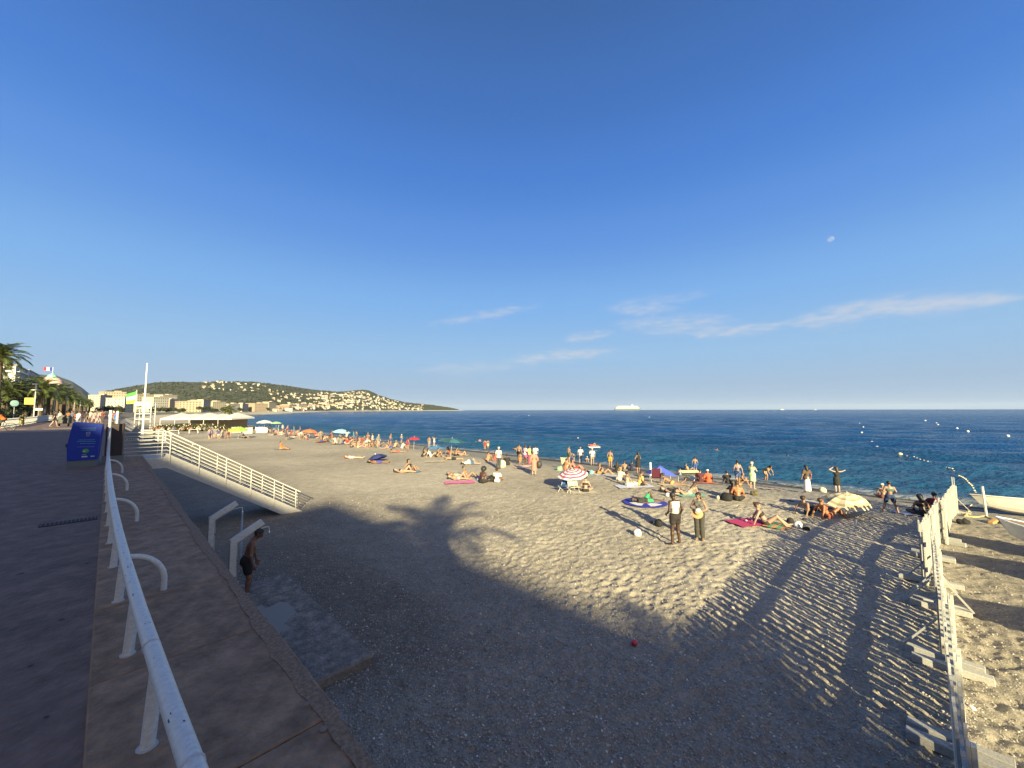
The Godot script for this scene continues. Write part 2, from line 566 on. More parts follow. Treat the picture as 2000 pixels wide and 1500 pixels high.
# ------------------------------------------------------------------ beach
func make_beach() -> void:
	var m := StandardMaterial3D.new()
	m.vertex_color_use_as_albedo = true
	m.roughness = 0.95
	m.metallic_specular = 0.25
	m.uv1_triplanar = true
	m.uv1_world_triplanar = true
	m.uv1_scale = Vector3(0.55, 0.55, 0.55)
	var cn := noise(FastNoiseLite.TYPE_CELLULAR, 0.06, 8, 1)
	cn.cellular_return_type = FastNoiseLite.RETURN_CELL_VALUE
	m.albedo_texture = tex("pebble_a", cn, Color(0.78, 0.78, 0.79), Color(1, 1, 1), 1024, Color(0.90, 0.89, 0.88))
	var cd := noise(FastNoiseLite.TYPE_CELLULAR, 0.06, 8, 2)
	cd.cellular_return_type = FastNoiseLite.RETURN_DISTANCE2_SUB
	m.normal_enabled = true
	m.normal_texture = nrm("pebble_n", cd, 9.0, 1024)
	m.normal_scale = 0.55
	var tone := noise(FastNoiseLite.TYPE_SIMPLEX_SMOOTH, 0.11, 19, 5)
	var hf := func(w: Vector3, st: float) -> Array:
		var q := sp(w)
		var y := ground_sp(q.x, q.y)
		var out := q.x - shore_shift(q.y)
		var amp := clampf((out - 1.0) / 4.0, 0.25, 1.0) * clampf((35.0 - out) / 5.0, 0.15, 1.0)
		var fade := clampf(0.5 / st - 0.5, 0.0, 1.0) * lerpf(1.0, 0.5, smoothstep(6.0, 22.0, q.y))
		# trampled shingle: overlapping footprints
		var dent := clampf(n_cell.get_noise_2d(q.x * 1.2, q.y * 1.4) + 1.0, 0.0, 1.0)
		var dent2 := clampf(n_cell.get_noise_2d(q.x * 2.5 + 40.0, q.y * 2.7) + 1.0, 0.0, 1.0)
		var mixn := n_big.get_noise_2d(q.x * 0.7 + 9.0, q.y * 0.7)
		var h := ((smoothstep(0.12, 0.60, dent) - 0.6) * (0.027 + 0.020 * mixn) + (smoothstep(0.1, 0.6, dent2) - 0.6) * 0.015) * fade + n_big.get_noise_2d(q.x * 1.6, q.y * 1.6) * 0.022 * fade + n_fine.get_noise_2d(q.x, q.y) * 0.03 * fade
		h += n_big.get_noise_2d(q.x * 0.2, q.y * 0.2) * 0.06
		var t := 1.0 + 0.30 * tone.get_noise_2d(q.x * 0.6, q.y * 0.6) + 0.18 * tone.get_noise_2d(q.x * 9.0, q.y * 9.0)
		var c := Color(0.455 * t, 0.415 * t, 0.34 * t)
		# darker, coarser shingle past the fence; colour also darkens towards the sea wall
		var shingle_tone := 1.0 - 0.34 * smoothstep(-0.6, -2.2, q.y + 0.8 * tone.get_noise_2d(q.x * 0.4, q.y * 0.4)) * smoothstep(31.0, 26.0, out)
		shingle_tone -= 0.32 * smoothstep(11.5, 6.0, out + 2.5 * tone.get_noise_2d(q.x * 0.25, q.y * 0.25))
		c = Color(c.r * shingle_tone, c.g * shingle_tone, c.b * shingle_tone)
		# wet, darker shingle round the shower slab
		var wetd := Vector2((q.x - 3.6) / 2.6, (q.y - 10.2) / 5.2).length() + 0.45 * tone.get_noise_2d(q.x * 1.3, q.y * 1.3)
		var wet := 1.0 - 0.30 * smoothstep(1.1, 0.6, wetd)
		c = Color(c.r * wet, c.g * wet, c.b * wet)
		# damp grey shingle near the water, dark where the swash wets it
		c = c.lerp(Color(0.32 * t, 0.305 * t, 0.275 * t), smoothstep(23.0, 29.0, out + 3.0 * tone.get_noise_2d(q.x * 0.5, q.y * 0.5)))
		c = c.lerp(Color(0.10 * t, 0.098 * t, 0.092 * t), smoothstep(32.6, 34.2, out + 1.2 * tone.get_noise_2d(q.x, q.y * 0.7)))
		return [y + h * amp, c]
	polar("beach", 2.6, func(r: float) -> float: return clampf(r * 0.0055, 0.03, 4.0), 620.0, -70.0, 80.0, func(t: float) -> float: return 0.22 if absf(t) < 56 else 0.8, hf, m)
	# loose pebbles near the eye
	var stones := []
	var mb := MB.new()
	mb.ell(Vector3.ZERO, Vector3(1, 0.55, 0.75), 6, 4)
	var mm := MultiMesh.new()
	mm.transform_format = MultiMesh.TRANSFORM_3D
	mm.use_colors = true
	mm.mesh = mb.done()
	var cnt := 60000
	mm.instance_count = cnt
	var hf2 := hf
	for i in cnt:
		var a := deg_to_rad(rng.randf_range(-54, 56))
		var r := 4.0 * pow(5.5, rng.randf())
		var w := Vector3(sin(a) * r, 0, -cos(a) * r)
		var q := sp(w)
		if q.x < 1.0:
			w = W(rng.randf_range(1.0, 8.0), rng.randf_range(0, 14), 0)
			q = sp(w)
		w.y = (hf2.call(w, 0.05) as Array)[0]
		var sz := 0.008 + 0.017 * pow(rng.randf(), 3.0)
		if rng.randf() < 0.002: sz *= 2.6
		var b := Basis.from_euler(Vector3(rng.randf_range(-0.4, 0.4), rng.randf() * TAU, rng.randf_range(-0.4, 0.4))).scaled(Vector3.ONE * sz)
		mm.set_instance_transform(i, Transform3D(b, w + Vector3(0, sz * 0.2, 0)))
		var g := rng.randf_range(0.20, 0.46)
		if rng.randf() < 0.03: g = 0.7
		mm.set_instance_color(i, Color(g * 1.04, g * 0.95, g * rng.randf_range(0.72, 0.95)))
	var mi := MultiMeshInstance3D.new()
	mi.multimesh = mm
	mi.material_override = vmat("stones", 0.8)
	mi.name = "loose_pebbles"
	add_child(mi)
	mi.set_meta("kind", "stuff")
	tag(mi, "loose grey and tan pebbles scattered over the near shingle", "pebbles")

# ------------------------------------------------------------------ far shore, hills, town
func az_of(px: float) -> float:
	return rad_to_deg(atan((px - 1000.0) / F_PX))
func at_az(az: float, depth: float, y: float) -> Vector3:
	return Vector3(tan(deg_to_rad(az)) * depth, y, -depth)

func interp(tab: Array, x: float, col := 1) -> float:
	if x <= tab[0][0]: return tab[0][col]
	for i in tab.size() - 1:
		if x <= tab[i + 1][0]:
			return lerpf(tab[i][col], tab[i + 1][col], (x - tab[i][0]) / (tab[i + 1][0] - tab[i][0]))
	return tab[-1][col]

# headland: pixel column -> depth of its shore, depth of its ridge, height of the ridge line
const HEAD := [[150, 800, 2900, 10], [185, 800, 2900, 100], [205, 800, 2900, 143], [260, 700, 2900, 177], [300, 620, 2950, 206], [360, 560, 3000, 215], [430, 540, 3050, 224], [480, 560, 3100, 221], [520, 700, 3150, 217], [560, 1000, 3250, 205], [600, 1400, 3350, 185], [650, 1900, 3450, 166], [680, 2150, 3500, 178], [700, 2300, 3550, 190], [718, 2450, 3600, 186], [740, 2650, 3700, 145], [762, 2850, 3800, 112], [790, 3100, 3950, 84], [815, 3350, 4100, 76], [840, 3600, 4250, 62], [865, 3800, 4380, 44], [885, 4000, 4480, 24], [898, 4150, 4550, 5], [905, 4250, 4600, -12]]
var hill_n: FastNoiseLite
func head_height(px: float, depth: float) -> float:
	var d0 := interp(HEAD, px, 1)
	var d1 := interp(HEAD, px, 2)
	var hr := interp(HEAD, px, 3)
	var t := (depth - d0) / (d1 - d0)
	var w := at_az(az_of(px), depth, 0)
	var h := 0.0
	if t < 0.0: h = -3.0 + 4.0 * clampf(1.0 + t * 30.0, -1, 1)
	elif t < 1.0:
		var flat := clampf((t - 0.28) / 0.72, 0.0, 1.0)
		var shape := lerpf(smoothstep(0.0, 1.0, flat), sqrt(t) * 0.55 + t * 0.45, smoothstep(520.0, 700.0, px))
		h = 3.0 + (hr - 3.0) * shape
	else:
		h = hr * maxf(0.0, 1.0 - (t - 1.0) * 1.3)
	var rough := clampf(t * 3.0, 0, 1) * clampf(hr / 80.0, 0.1, 1.0) * (1.0 - 0.55 * smoothstep(0.85, 1.0, t))
	return h + rough * (hill_n.get_noise_2d(w.x * 0.0028, w.z * 0.0028) * 22.0 + hill_n.get_noise_2d(w.x * 0.03, w.z * 0.03) * 7.0)

func hill_mesh(px0: float, px1: float, npx: int, nd: int, f: Callable, d0f: Callable, d1f: Callable, tone: Callable) -> ArrayMesh:
	var vs := PackedVector3Array()
	var cs := PackedColorArray()
	for i in nd:
		for j in npx:
			var px := lerpf(px0, px1, float(j) / (npx - 1))
			var d := lerpf(d0f.call(px), d1f.call(px), pow(float(i) / (nd - 1), 1.15))
			var h: float = f.call(px, d)
			var w := at_az(az_of(px), d, h)
			vs.append(w)
			cs.append(tone.call(px, d, h, w))
	var ns := PackedVector3Array()
	for i in nd:
		for j in npx:
			var e := vs[i * npx + mini(j + 1, npx - 1)] - vs[i * npx + maxi(j - 1, 0)]
			var g := vs[mini(i + 1, nd - 1) * npx + j] - vs[maxi(i - 1, 0) * npx + j]
			ns.append(e.cross(g).normalized())
	var ix := PackedInt32Array()
	for i in nd - 1:
		for j in npx - 1:
			var a := i * npx + j
			ix.append_array([a, a + npx, a + npx + 1, a, a + npx + 1, a + 1])
	var arr := []
	arr.resize(Mesh.ARRAY_MAX)
	arr[Mesh.ARRAY_VERTEX] = vs; arr[Mesh.ARRAY_NORMAL] = ns; arr[Mesh.ARRAY_COLOR] = cs; arr[Mesh.ARRAY_INDEX] = ix
	var m := ArrayMesh.new()
	m.add_surface_from_arrays(Mesh.PRIMITIVE_TRIANGLES, arr)
	return m

func make_far_land() -> void:
	hill_n = noise(FastNoiseLite.TYPE_SIMPLEX_SMOOTH, 1.0, 41, 4)
	var hm := vmat("hill", 0.95)
	var tone := func(px: float, d: float, h: float, w: Vector3) -> Color:
		var g := hill_n.get_noise_2d(w.x * 0.02, w.z * 0.02)
		var v := 1.0 + 0.55 * g
		var c := Color(0.033 * v, 0.041 * v, 0.023 * v)
		var bare := smoothstep(0.15, 0.5, hill_n.get_noise_2d(w.x * 0.006 + 50, w.z * 0.006))
		c = c.lerp(Color(0.13, 0.11, 0.07), bare * 0.5)
		if h < 9.0: c = c.lerp(Color(0.42, 0.38, 0.32), smoothstep(9.0, 2.0, h))
		return c
	var d0 := func(px: float) -> float: return interp(HEAD, px, 1) * 0.96
	var d1 := func(px: float) -> float: return interp(HEAD, px, 2) * 1.25
	struct("headland_hill", hill_mesh(150, 906, 520, 110, head_height, d0, d1, tone), hm)
	# a second, farther range behind the avenue
	var far := [[-160, 300, 150], [0, 360, 150], [40, 410, 150], [75, 432, 150], [110, 408, 150], [140, 345, 150], [160, 270, 150], [176, 195, 150], [200, 150, 150], [240, 130, 150], [330, 90, 150]]
	var fh := func(px: float, d: float) -> float:
		var hr := interp(far, px)
		var t := (d - 3200.0) / 1300.0
		var w := at_az(az_of(px), d, 0)
		return (hr * smoothstep(0.0, 1.0, clampf(t, 0, 1)) if t < 1 else hr * maxf(0.0, 1.9 - t * 0.9)) + hill_n.get_noise_2d(w.x * 0.003, w.z * 0.003) * 16.0 * clampf(1.3 - t, 0.2, 1.0)
	struct("distant_hill", hill_mesh(-160, 330, 240, 60, fh, func(px: float) -> float: return 3200.0, func(px: float) -> float: return 6500.0, tone), hm)
	# the level ground the town stands on, and the curved beach of the bay
	var pl := MB.new()
	var edge := [W(0.6, 116, 0), W(4, 180, 0), W(18, 300, 0)]
	for q in [[415, 470], [440, 520], [500, 640], [530, 780], [570, 1080], [620, 1580]]:
		edge.append(at_az(az_of(q[0]), q[1], 0))
	var inland := PD * 0.35 - SD * 0.94
	for i in edge.size() - 1:
		var a: Vector3 = edge[i]
		var b: Vector3 = edge[i + 1]
		var o := SD * 6.0 if i < 2 else SD * 26.0 if i < 3 else (SD * 0.7 + PD * -0.5) * 40.0
		var o2 := SD * 6.0 if i < 1 else SD * 26.0 if i < 2 else (SD * 0.7 + PD * -0.5) * 40.0
		pl.tint = Color(0.40, 0.36, 0.29)
		pl.tri(a + Vector3(0, 3.2, 0), b + Vector3(0, 3.2, 0), b + o2 - Vector3(0, 1.0, 0), Vector3.UP, Vector3.UP, Vector3.UP)
		pl.tri(a + Vector3(0, 3.2, 0), b + o2 - Vector3(0, 1.0, 0), a + o - Vector3(0, 1.0, 0), Vector3.UP, Vector3.UP, Vector3.UP)
		if i == 0:
			pl.tint = Color(0.34, 0.29, 0.22)
			pl.quad(a + Vector3(0, 3.2, 0) - PD * 0.02, a + o - Vector3(0, 1.0, 0) - PD * 0.02, a - Vector3(0, 1, 0) - PD * 0.02, a + Vector3(0, 3.2, 0) - SD * 0.1 - PD * 0.02, -PD)
		pl.tint = Color(0.10, 0.095, 0.08)
		pl.quad(a + Vector3(0, 3.2, 0), b + Vector3(0, 3.2, 0), b + inland * 4000 + Vector3(0, 3.2, 0), a + inland * 4000 + Vector3(0, 3.2, 0), Vector3.UP)
	struct("coastal_plain", pl.done(true), vmat("plain", 0.95))

func hip_house(w: float, d: float, h: float, roof_h: float) -> MB:
	var b := MB.new()
	b.tint = Color(0.9, 0.9, 0.9)
	b.bx(Vector3(0, h * 0.5 - 4, 0), Vector3(w, h + 8, d))
	return b

func make_city() -> void:
	# buildings of the town: pixel column of both ends, row of the roof, depth, colour, storeys, label
	var stone := [Color(0.36, 0.32, 0.23), Color(0.36, 0.34, 0.29), Color(0.34, 0.26, 0.19), Color(0.42, 0.40, 0.35)]
	var list := [
		[196, 219, 772, 640, 1, 7, "long cream apartment block with a low roof beyond the end of the palm row"],
		[200, 246, 765, 760, 0, 8, "wide yellow stone block behind the green and white flag"],
		[232, 258, 771, 900, 1, 8, "pale block half hidden by the green and white flag"],
		[268, 300, 770, 780, 0, 7, "cream block behind the tall white mast"],
		[300, 330, 776, 640, 3, 6, "bright cream block right of the tall white mast with a shaded end"],
		[318, 346, 771, 940, 1, 7, "pale block behind the bright cream one by the mast"],
		[350, 394, 784, 560, 0, 5, "long low yellow block above the restaurant awnings"],
		[398, 412, 783, 620, 1, 5, "narrow cream block right of the long low yellow one"],
		[416, 442, 785, 680, 0, 5, "cream waterfront block left of the small palm at the restaurant"],
		[448, 470, 789, 760, 1, 4, "low white waterfront block above the small palm"],
		[474, 486, 789, 850, 3, 4, "small white block near the bend of the bay"],
		[498, 524, 788, 900, 2, 5, "rose ochre waterfront block at the bend of the bay"],
		[526, 540, 785, 1050, 0, 6, "cream tower block right of the rose ochre one"],
		[532, 566, 792, 1150, 2, 4, "long salmon waterfront terrace at the foot of the headland"],
		[566, 580, 790, 1300, 2, 4, "salmon block at the end of the waterfront terrace"],
		[584, 600, 789, 1500, 1, 5, "pale block at the foot of the headland slope"],
		[244, 262, 778, 560, 3, 5, "white block behind the flag pole"],
		[332, 350, 780, 860, 2, 5, "tan block between two cream ones"],
	]
	var i := 0
	for q in list:
		var a := at_az(az_of(q[0]), q[3], 3.2)
		var b := at_az(az_of(q[1]), q[3] * 1.04, 3.2)
		var top := at_depth(q[0], q[2], q[3]).y
		block(q[6], a, b, top - 3.2, stone[q[4]], q[5], 16.0 + (i % 3) * 5.0)
		i += 1
	# the grand buildings across the avenue
	block("white hotel of stacked terraces rising behind the nearest palm", W(-37, 348, 4), W(-37, 386, 4), 27.0, Color(0.72, 0.70, 0.66), 8, 22.0, true)
	block("long white hotel with a grey roof below the hill, left of the domed tower", W(-36, 385, 4), W(-36, 440, 4), 27.0, Color(0.68, 0.64, 0.57), 7, 20.0, true)
	block("cream mansion block with a tiled top right of the domed tower", W(-34, 560, 4), W(-34, 640, 4), 25.0, Color(0.70, 0.60, 0.42), 6, 22.0, true)
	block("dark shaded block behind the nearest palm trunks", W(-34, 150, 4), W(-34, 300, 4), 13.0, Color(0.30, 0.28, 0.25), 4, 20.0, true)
	block("pale block far down the avenue beyond the palms", W(-34, 680, 4), W(-34, 790, 4), 20.0, Color(0.66, 0.58, 0.44), 6, 20.0, true)
	domed_tower()
	# the wooded slope: tree crowns spread over it, too many and too small to tell apart
	var crown := MB.new()
	var cr := RandomNumberGenerator.new()
	cr.seed = 8
	for k in 5:
		crown.ell(Vector3(cr.randf_range(-0.5, 0.5), 0.35 + cr.randf_range(-0.1, 0.35), cr.randf_range(-0.5, 0.5)), Vector3(0.55, 0.45, 0.55) * cr.randf_range(0.7, 1.1), 6, 4)
	var fm := MultiMesh.new()
	fm.transform_format = MultiMesh.TRANSFORM_3D
	fm.use_colors = true
	fm.mesh = crown.done()
	fm.instance_count = 16000
	for k in 16000:
		var fpx := cr.randf_range(190, 895)
		var ft := pow(cr.randf(), 0.8) * 1.04
		var fd := lerpf(interp(HEAD, fpx, 1), interp(HEAD, fpx, 2), ft)
		var fh := head_height(fpx, fd)
		if fpx > 570 and fpx < 800 and ft < 0.84 and cr.randf() < 0.72:
			ft = cr.randf_range(0.84, 1.04)
			fd = lerpf(interp(HEAD, fpx, 1), interp(HEAD, fpx, 2), ft)
			fh = head_height(fpx, fd)
		if fh < 7.0: fd = interp(HEAD, fpx, 2); fh = head_height(fpx, fd)
		var fs := cr.randf_range(3.5, 8.0)
		fm.set_instance_transform(k, Transform3D(Basis(Vector3.UP, cr.randf() * TAU).scaled(Vector3(fs, fs * cr.randf_range(0.7, 1.1), fs)), at_az(az_of(fpx), fd, fh - 1.0)))
		var fv := cr.randf_range(0.5, 1.4)
		fm.set_instance_color(k, Color(0.029 * fv, 0.036 * fv, 0.020 * fv))
	var fo := MultiMeshInstance3D.new()
	fo.multimesh = fm
	fo.material_override = vmat("far_leaf", 0.9)
	fo.name = "hillside_woods"
	add_child(fo)
	fo.set_meta("kind", "stuff")
	tag(fo, "dark green woods covering the far headland", "woods")
	# houses on the slope of the headland
	var bank_ := []
	for k in 4:
		var mb := MB.new()
		var w: float = [11.0, 15.0, 20.0, 9.0][k]
		var h: float = [9.0, 12.0, 14.0, 8.0][k]
		mb.bx(Vector3(0, h * 0.5 - 5, 0), Vector3(w, h + 10, 10))
		var rf := MB.new()
		var rh := 2.6
		var e := w * 0.5 + 0.5
		var a := [Vector3(-e, h, -5.5), Vector3(e, h, -5.5), Vector3(e, h, 5.5), Vector3(-e, h, 5.5)]
		var r0 := Vector3(-e + 5.5, h + rh, 0)
		var r1 := Vector3(e - 5.5, h + rh, 0)
		if r0.x > r1.x: r0.x = 0; r1.x = 0
		rf.flat(a[0], a[1], r1, Vector3(0, h - 3, 0)); rf.flat(a[0], r1, r0, Vector3(0, h - 3, 0))
		rf.flat(a[2], a[3], r0, Vector3(0, h - 3, 0)); rf.flat(a[2], r0, r1, Vector3(0, h - 3, 0))
		rf.flat(a[1], a[2], r1, Vector3(0, h - 3, 0)); rf.flat(a[3], a[0], r0, Vector3(0, h - 3, 0))
		rf.quad(a[0], a[1], a[2], a[3], Vector3.DOWN)
		var wn := MB.new()
		for fl in int(h / 3.0):
			for c in int(w / 3.2):
				for sg: float in [-1.0, 1.0]:
					wn.bx(Vector3(-w * 0.5 + 2.0 + c * 3.2, fl * 3.0 + 1.8, sg * 4.98), Vector3(1.2, 1.6, 0.3))
		bank_.append([mb.done(), rf.done(), wn.done()])
	# further houses of the slope, past those built one by one
	var hr := RandomNumberGenerator.new()
	hr.seed = 77
	var hmb := MB.new()
	hmb.tint = Color(1, 1, 1)
	hmb.bx(Vector3(0, 1.5, 0), Vector3(11, 13, 9))
	hmb.tint = Color(0.85, 0.52, 0.36)
	for q in [[-1.0, 0.0], [1.0, PI]]: hmb.quad(Vector3(-6, 8.0, 5.0 * q[0]), Vector3(6, 8.0, 5.0 * q[0]), Vector3(4, 10.2, 0), Vector3(-4, 10.2, 0), Vector3(0, 0.9, 0.4 * q[0]).normalized())
	var hm2 := MultiMesh.new()
	hm2.transform_format = MultiMesh.TRANSFORM_3D
	hm2.use_colors = true
	hm2.mesh = hmb.done(true)
	hm2.instance_count = 330
	for k in 330:
		var hpx := hr.randf_range(540, 830)
		var ht := pow(hr.randf(), 1.5) * 0.55 + 0.02
		var hd := lerpf(interp(HEAD, hpx, 1), interp(HEAD, hpx, 2), ht)
		var hs := hr.randf_range(0.6, 1.25)
		hm2.set_instance_transform(k, Transform3D(Basis(Vector3.UP, hr.randf() * TAU).scaled(Vector3(hs * hr.randf_range(0.8, 1.7), hs * 0.75, hs)), at_az(az_of(hpx), hd, head_height(hpx, hd))))
		var hv := hr.randf_range(0.30, 0.48)
		hm2.set_instance_color(k, Color(hv, hv * hr.randf_range(0.88, 0.99), hv * hr.randf_range(0.70, 0.90)))
	var ho := MultiMeshInstance3D.new()
	ho.multimesh = hm2
	ho.material_override = vmat("far_house", 0.9)
	ho.name = "distant_houses"
	add_child(ho)
	ho.set_meta("kind", "stuff")
	tag(ho, "mass of pale houses low on the far headland above its shore", "houses")
	var cols := [Color(0.40, 0.37, 0.31), Color(0.37, 0.36, 0.33), Color(0.33, 0.27, 0.21), Color(0.46, 0.44, 0.40)]
	var tiles := [mat(Color(0.34, 0.16, 0.09), 0.9), mat(Color(0.40, 0.30, 0.22), 0.9)]
	var made := 0
	var tries := 0
	var spots := []
	while made < 290 and tries < 6000:
		tries += 1
		var px := rng.randf_range(395, 800)
		var t := rng.randf()
		var d0 := interp(HEAD, px, 1)
		var d1 := interp(HEAD, px, 2)
		if px < 575:
			t = rng.randf_range(0.55, 0.86)
			if rng.randf() < 0.45 or absf(t - (0.74 if px < 520 else 0.62)) > 0.09: continue
		else:
			t = pow(rng.randf(), 0.85) * lerpf(0.72, 0.86, smoothstep(600, 700, px))
			if px > 745 and rng.randf() < smoothstep(745.0, 800.0, px): continue
		var d := lerpf(d0, d1, t)
		var w := at_az(az_of(px), d, head_height(px, d))
		var ok := true
		for s in spots:
			if (s as Vector3).distance_squared_to(w) < 420.0: ok = false; break
		if not ok: continue
		spots.append(w)
		var k := rng.randi() % 4
		if px > 610 and rng.randf() < 0.3: k = 2
		var o := thing("hillside_house", "small pale house among the trees of the far headland slope", "house", w, rng.randf_range(-0.9, 0.3) - 0.6, "houses on the slope of the headland")
		o.scale = Vector3(1.0, rng.randf_range(0.55, 0.8), 1.0) * (0.62 + 0.6 * pow(rng.randf(), 1.6)) * (0.8 + d / 9000.0)
		part("wall", bank_[k][0], mat(cols[rng.randi() % 4], 0.9), o)
		part("roof", bank_[k][1], tiles[0 if rng.randf() < 0.6 else 1], o)
		var wi := part("window_rows", bank_[k][2], mat(Color(0.10, 0.10, 0.10), 0.4), o)
		wi.set_meta("kind", "stuff")
		made += 1

func block(label: String, a: Vector3, b: Vector3, h: float, col: Color, storeys: int, depth: float, balconies := false) -> void:
	var dir := b - a
	dir.y = 0
	var L := dir.length()
	dir = dir.normalized()
	var back := Vector3(dir.z, 0, -dir.x)
	if back.dot((a + b) * 0.5) < 0 and not balconies: back = -back
	if balconies: back = -SD
	var mid := (a + b) * 0.5 + back * depth * 0.5
	mid.y = a.y
	var o := thing("town_building", label, "building", mid, atan2(-dir.z, dir.x))
	var zs := -1.0 if Basis(Vector3.UP, o.rotation.y).z.dot(back) > 0 else 1.0     # side of the front
	var w := MB.new()
	w.bx(Vector3(0, h * 0.5 - 1, 0), Vector3(L, h + 2, depth))
	part("wall", w.done(), mat(col, 0.9), o)
	var r := MB.new()
	r.bx(Vector3(0, h + 0.35, 0), Vector3(L + 1.0, 0.7, depth + 1.0))
	r.bx(Vector3(L * 0.22, h + 1.6, 0), Vector3(L * 0.25, 2.6, depth * 0.4))
	part("roof", r.done(), mat(Color(0.36, 0.30, 0.25), 0.9), o)
	var fh := h / storeys
	var win := MB.new()
	var nb := MB.new()
	for f in storeys:
		var n := int(L / 3.6)
		for c in n:
			win.bx(Vector3(-L * 0.5 + (c + 0.5) * L / n, fh * (f + 0.52), zs * (depth * 0.5 - 0.05)), Vector3(1.5, fh * 0.5, 0.3))
		for c in int(depth / 4.0):
			for sg: float in [-1.0, 1.0]:
				win.bx(Vector3(sg * (L * 0.5 - 0.05), fh * (f + 0.52), -depth * 0.5 + (c + 0.7) * 4.0), Vector3(0.3, fh * 0.5, 1.4))
		if balconies and f > 0:
			nb.bx(Vector3(0, fh * f + 0.1, zs * (depth * 0.5 + 0.7)), Vector3(L * 0.96, 0.22, 1.4))
			nb.bx(Vector3(0, fh * f + 0.7, zs * (depth * 0.5 + 1.38)), Vector3(L * 0.96, 0.9, 0.06))
	var wp := part("window_rows", win.done(), mat(Color(0.12, 0.12, 0.115), 0.35), o)
	wp.set_meta("kind", "stuff")
	if balconies: part("balconies", nb.done(), mat(col * 1.05, 0.85), o)

func domed_tower() -> void:
	var o := thing("domed_hotel", "grand hotel corner tower with a pale rose dome and a tricolour flag", "building", W(-34, 500, -1.2), TH)
	var w := MB.new()
	w.bx(Vector3(-6, 11, 10), Vector3(24, 26, 50))
	w.lathe([Vector2(8.5, -2), Vector2(8.5, 23.5), Vector2(9.2, 23.8), Vector2(9.2, 24.6), Vector2(8.0, 24.8), Vector2(7.6, 27.0)], 20)
	part("wall", w.done(), mat(Color(0.70, 0.60, 0.48), 0.9), o)
	var d := MB.new()
	d.lathe([Vector2(7.4, 26.6), Vector2(7.2, 29.0), Vector2(6.3, 31.8), Vector2(4.8, 33.8), Vector2(3.0, 35.0)], 20)
	part("dome", d.done(), mat(Color(0.58, 0.40, 0.33), 0.7), o)
	var l := MB.new()
	l.lathe([Vector2(3.2, 34.8), Vector2(3.0, 35.6), Vector2(2.4, 36.8), Vector2(1.2, 37.6), Vector2(0.3, 38.6)], 14)
	part("lantern", l.done(), mat(Color(0.20, 0.46, 0.36), 0.6), o)
	var p := MB.new()
	p.tube([Vector3(0, 38, 0), Vector3(0, 43.6, 0)], 0.16, 6)
	var fp := part("flag_pole", p.done(), mat(Color(0.7, 0.7, 0.7)), o)
	for i in 3:
		var f := MB.new()
		for k in 4:
			var x0 := -0.2 - (i * 4 + k) * 0.40
			var x1 := x0 - 0.40
			var z0 := sin(x0 * 1.2) * 0.35
			var z1 := sin(x1 * 1.2) * 0.35
			f.quad(Vector3(x0, 40.6, z0), Vector3(x1, 40.4, z1), Vector3(x1, 43.2, z1), Vector3(x0, 43.4, z0), Vector3(0, 0, 1))
		part("flag_stripe", f.done(), cloth([Color(0.03, 0.05, 0.25), Color(0.75, 0.75, 0.75), Color(0.5, 0.03, 0.04)][i]), fp)
	var rf := MB.new()
	rf.bx(Vector3(-6, 24.4, 10), Vector3(25, 0.8, 51))
	part("roof", rf.done(), mat(Color(0.30, 0.22, 0.19), 0.9), o)
	var win := MB.new()
	for f in 5:
		for c in 12:
			win.bx(Vector3(6.0, 3.0 + f * 4.4, -12 + c * 4.0), Vector3(0.3, 2.4, 1.6))
	var wp := part("window_rows", win.done(), mat(Color(0.06, 0.07, 0.08), 0.25), o)
	wp.set_meta("kind", "stuff")

# hotels behind the camera: their long evening shadow lies over the near beach
func make_hotels_behind() -> void:
	for q in [[-150.0, -60.0, 27.0, "tall stone hotel across the avenue, out of the frame behind the promenade"], [-58.5, -16.0, 25.9, "lower stone hotel across the avenue, out of the frame nearer the stairs"]]:
		block(q[3], W(-40, q[0], 4), W(-40, q[1], 4), q[2], Color(0.50, 0.44, 0.36), 7, 18.0, true)
# ------------------------------------------------------------------ promenade and sea wall
func strip(s0: float, s1: float, y: float, ps: Array, called: String, m: Material, thick := 0.4) -> void:
	var b := MB.new()
	for i in ps.size() - 1:
		var mid := W((s0 + s1) * 0.5, (ps[i] + ps[i + 1]) * 0.5, y - thick * 0.5)
		b.bx(mid, Vector3(s1 - s0, thick, ps[i + 1] - ps[i]), TH)
	struct(called, b.done(), m)

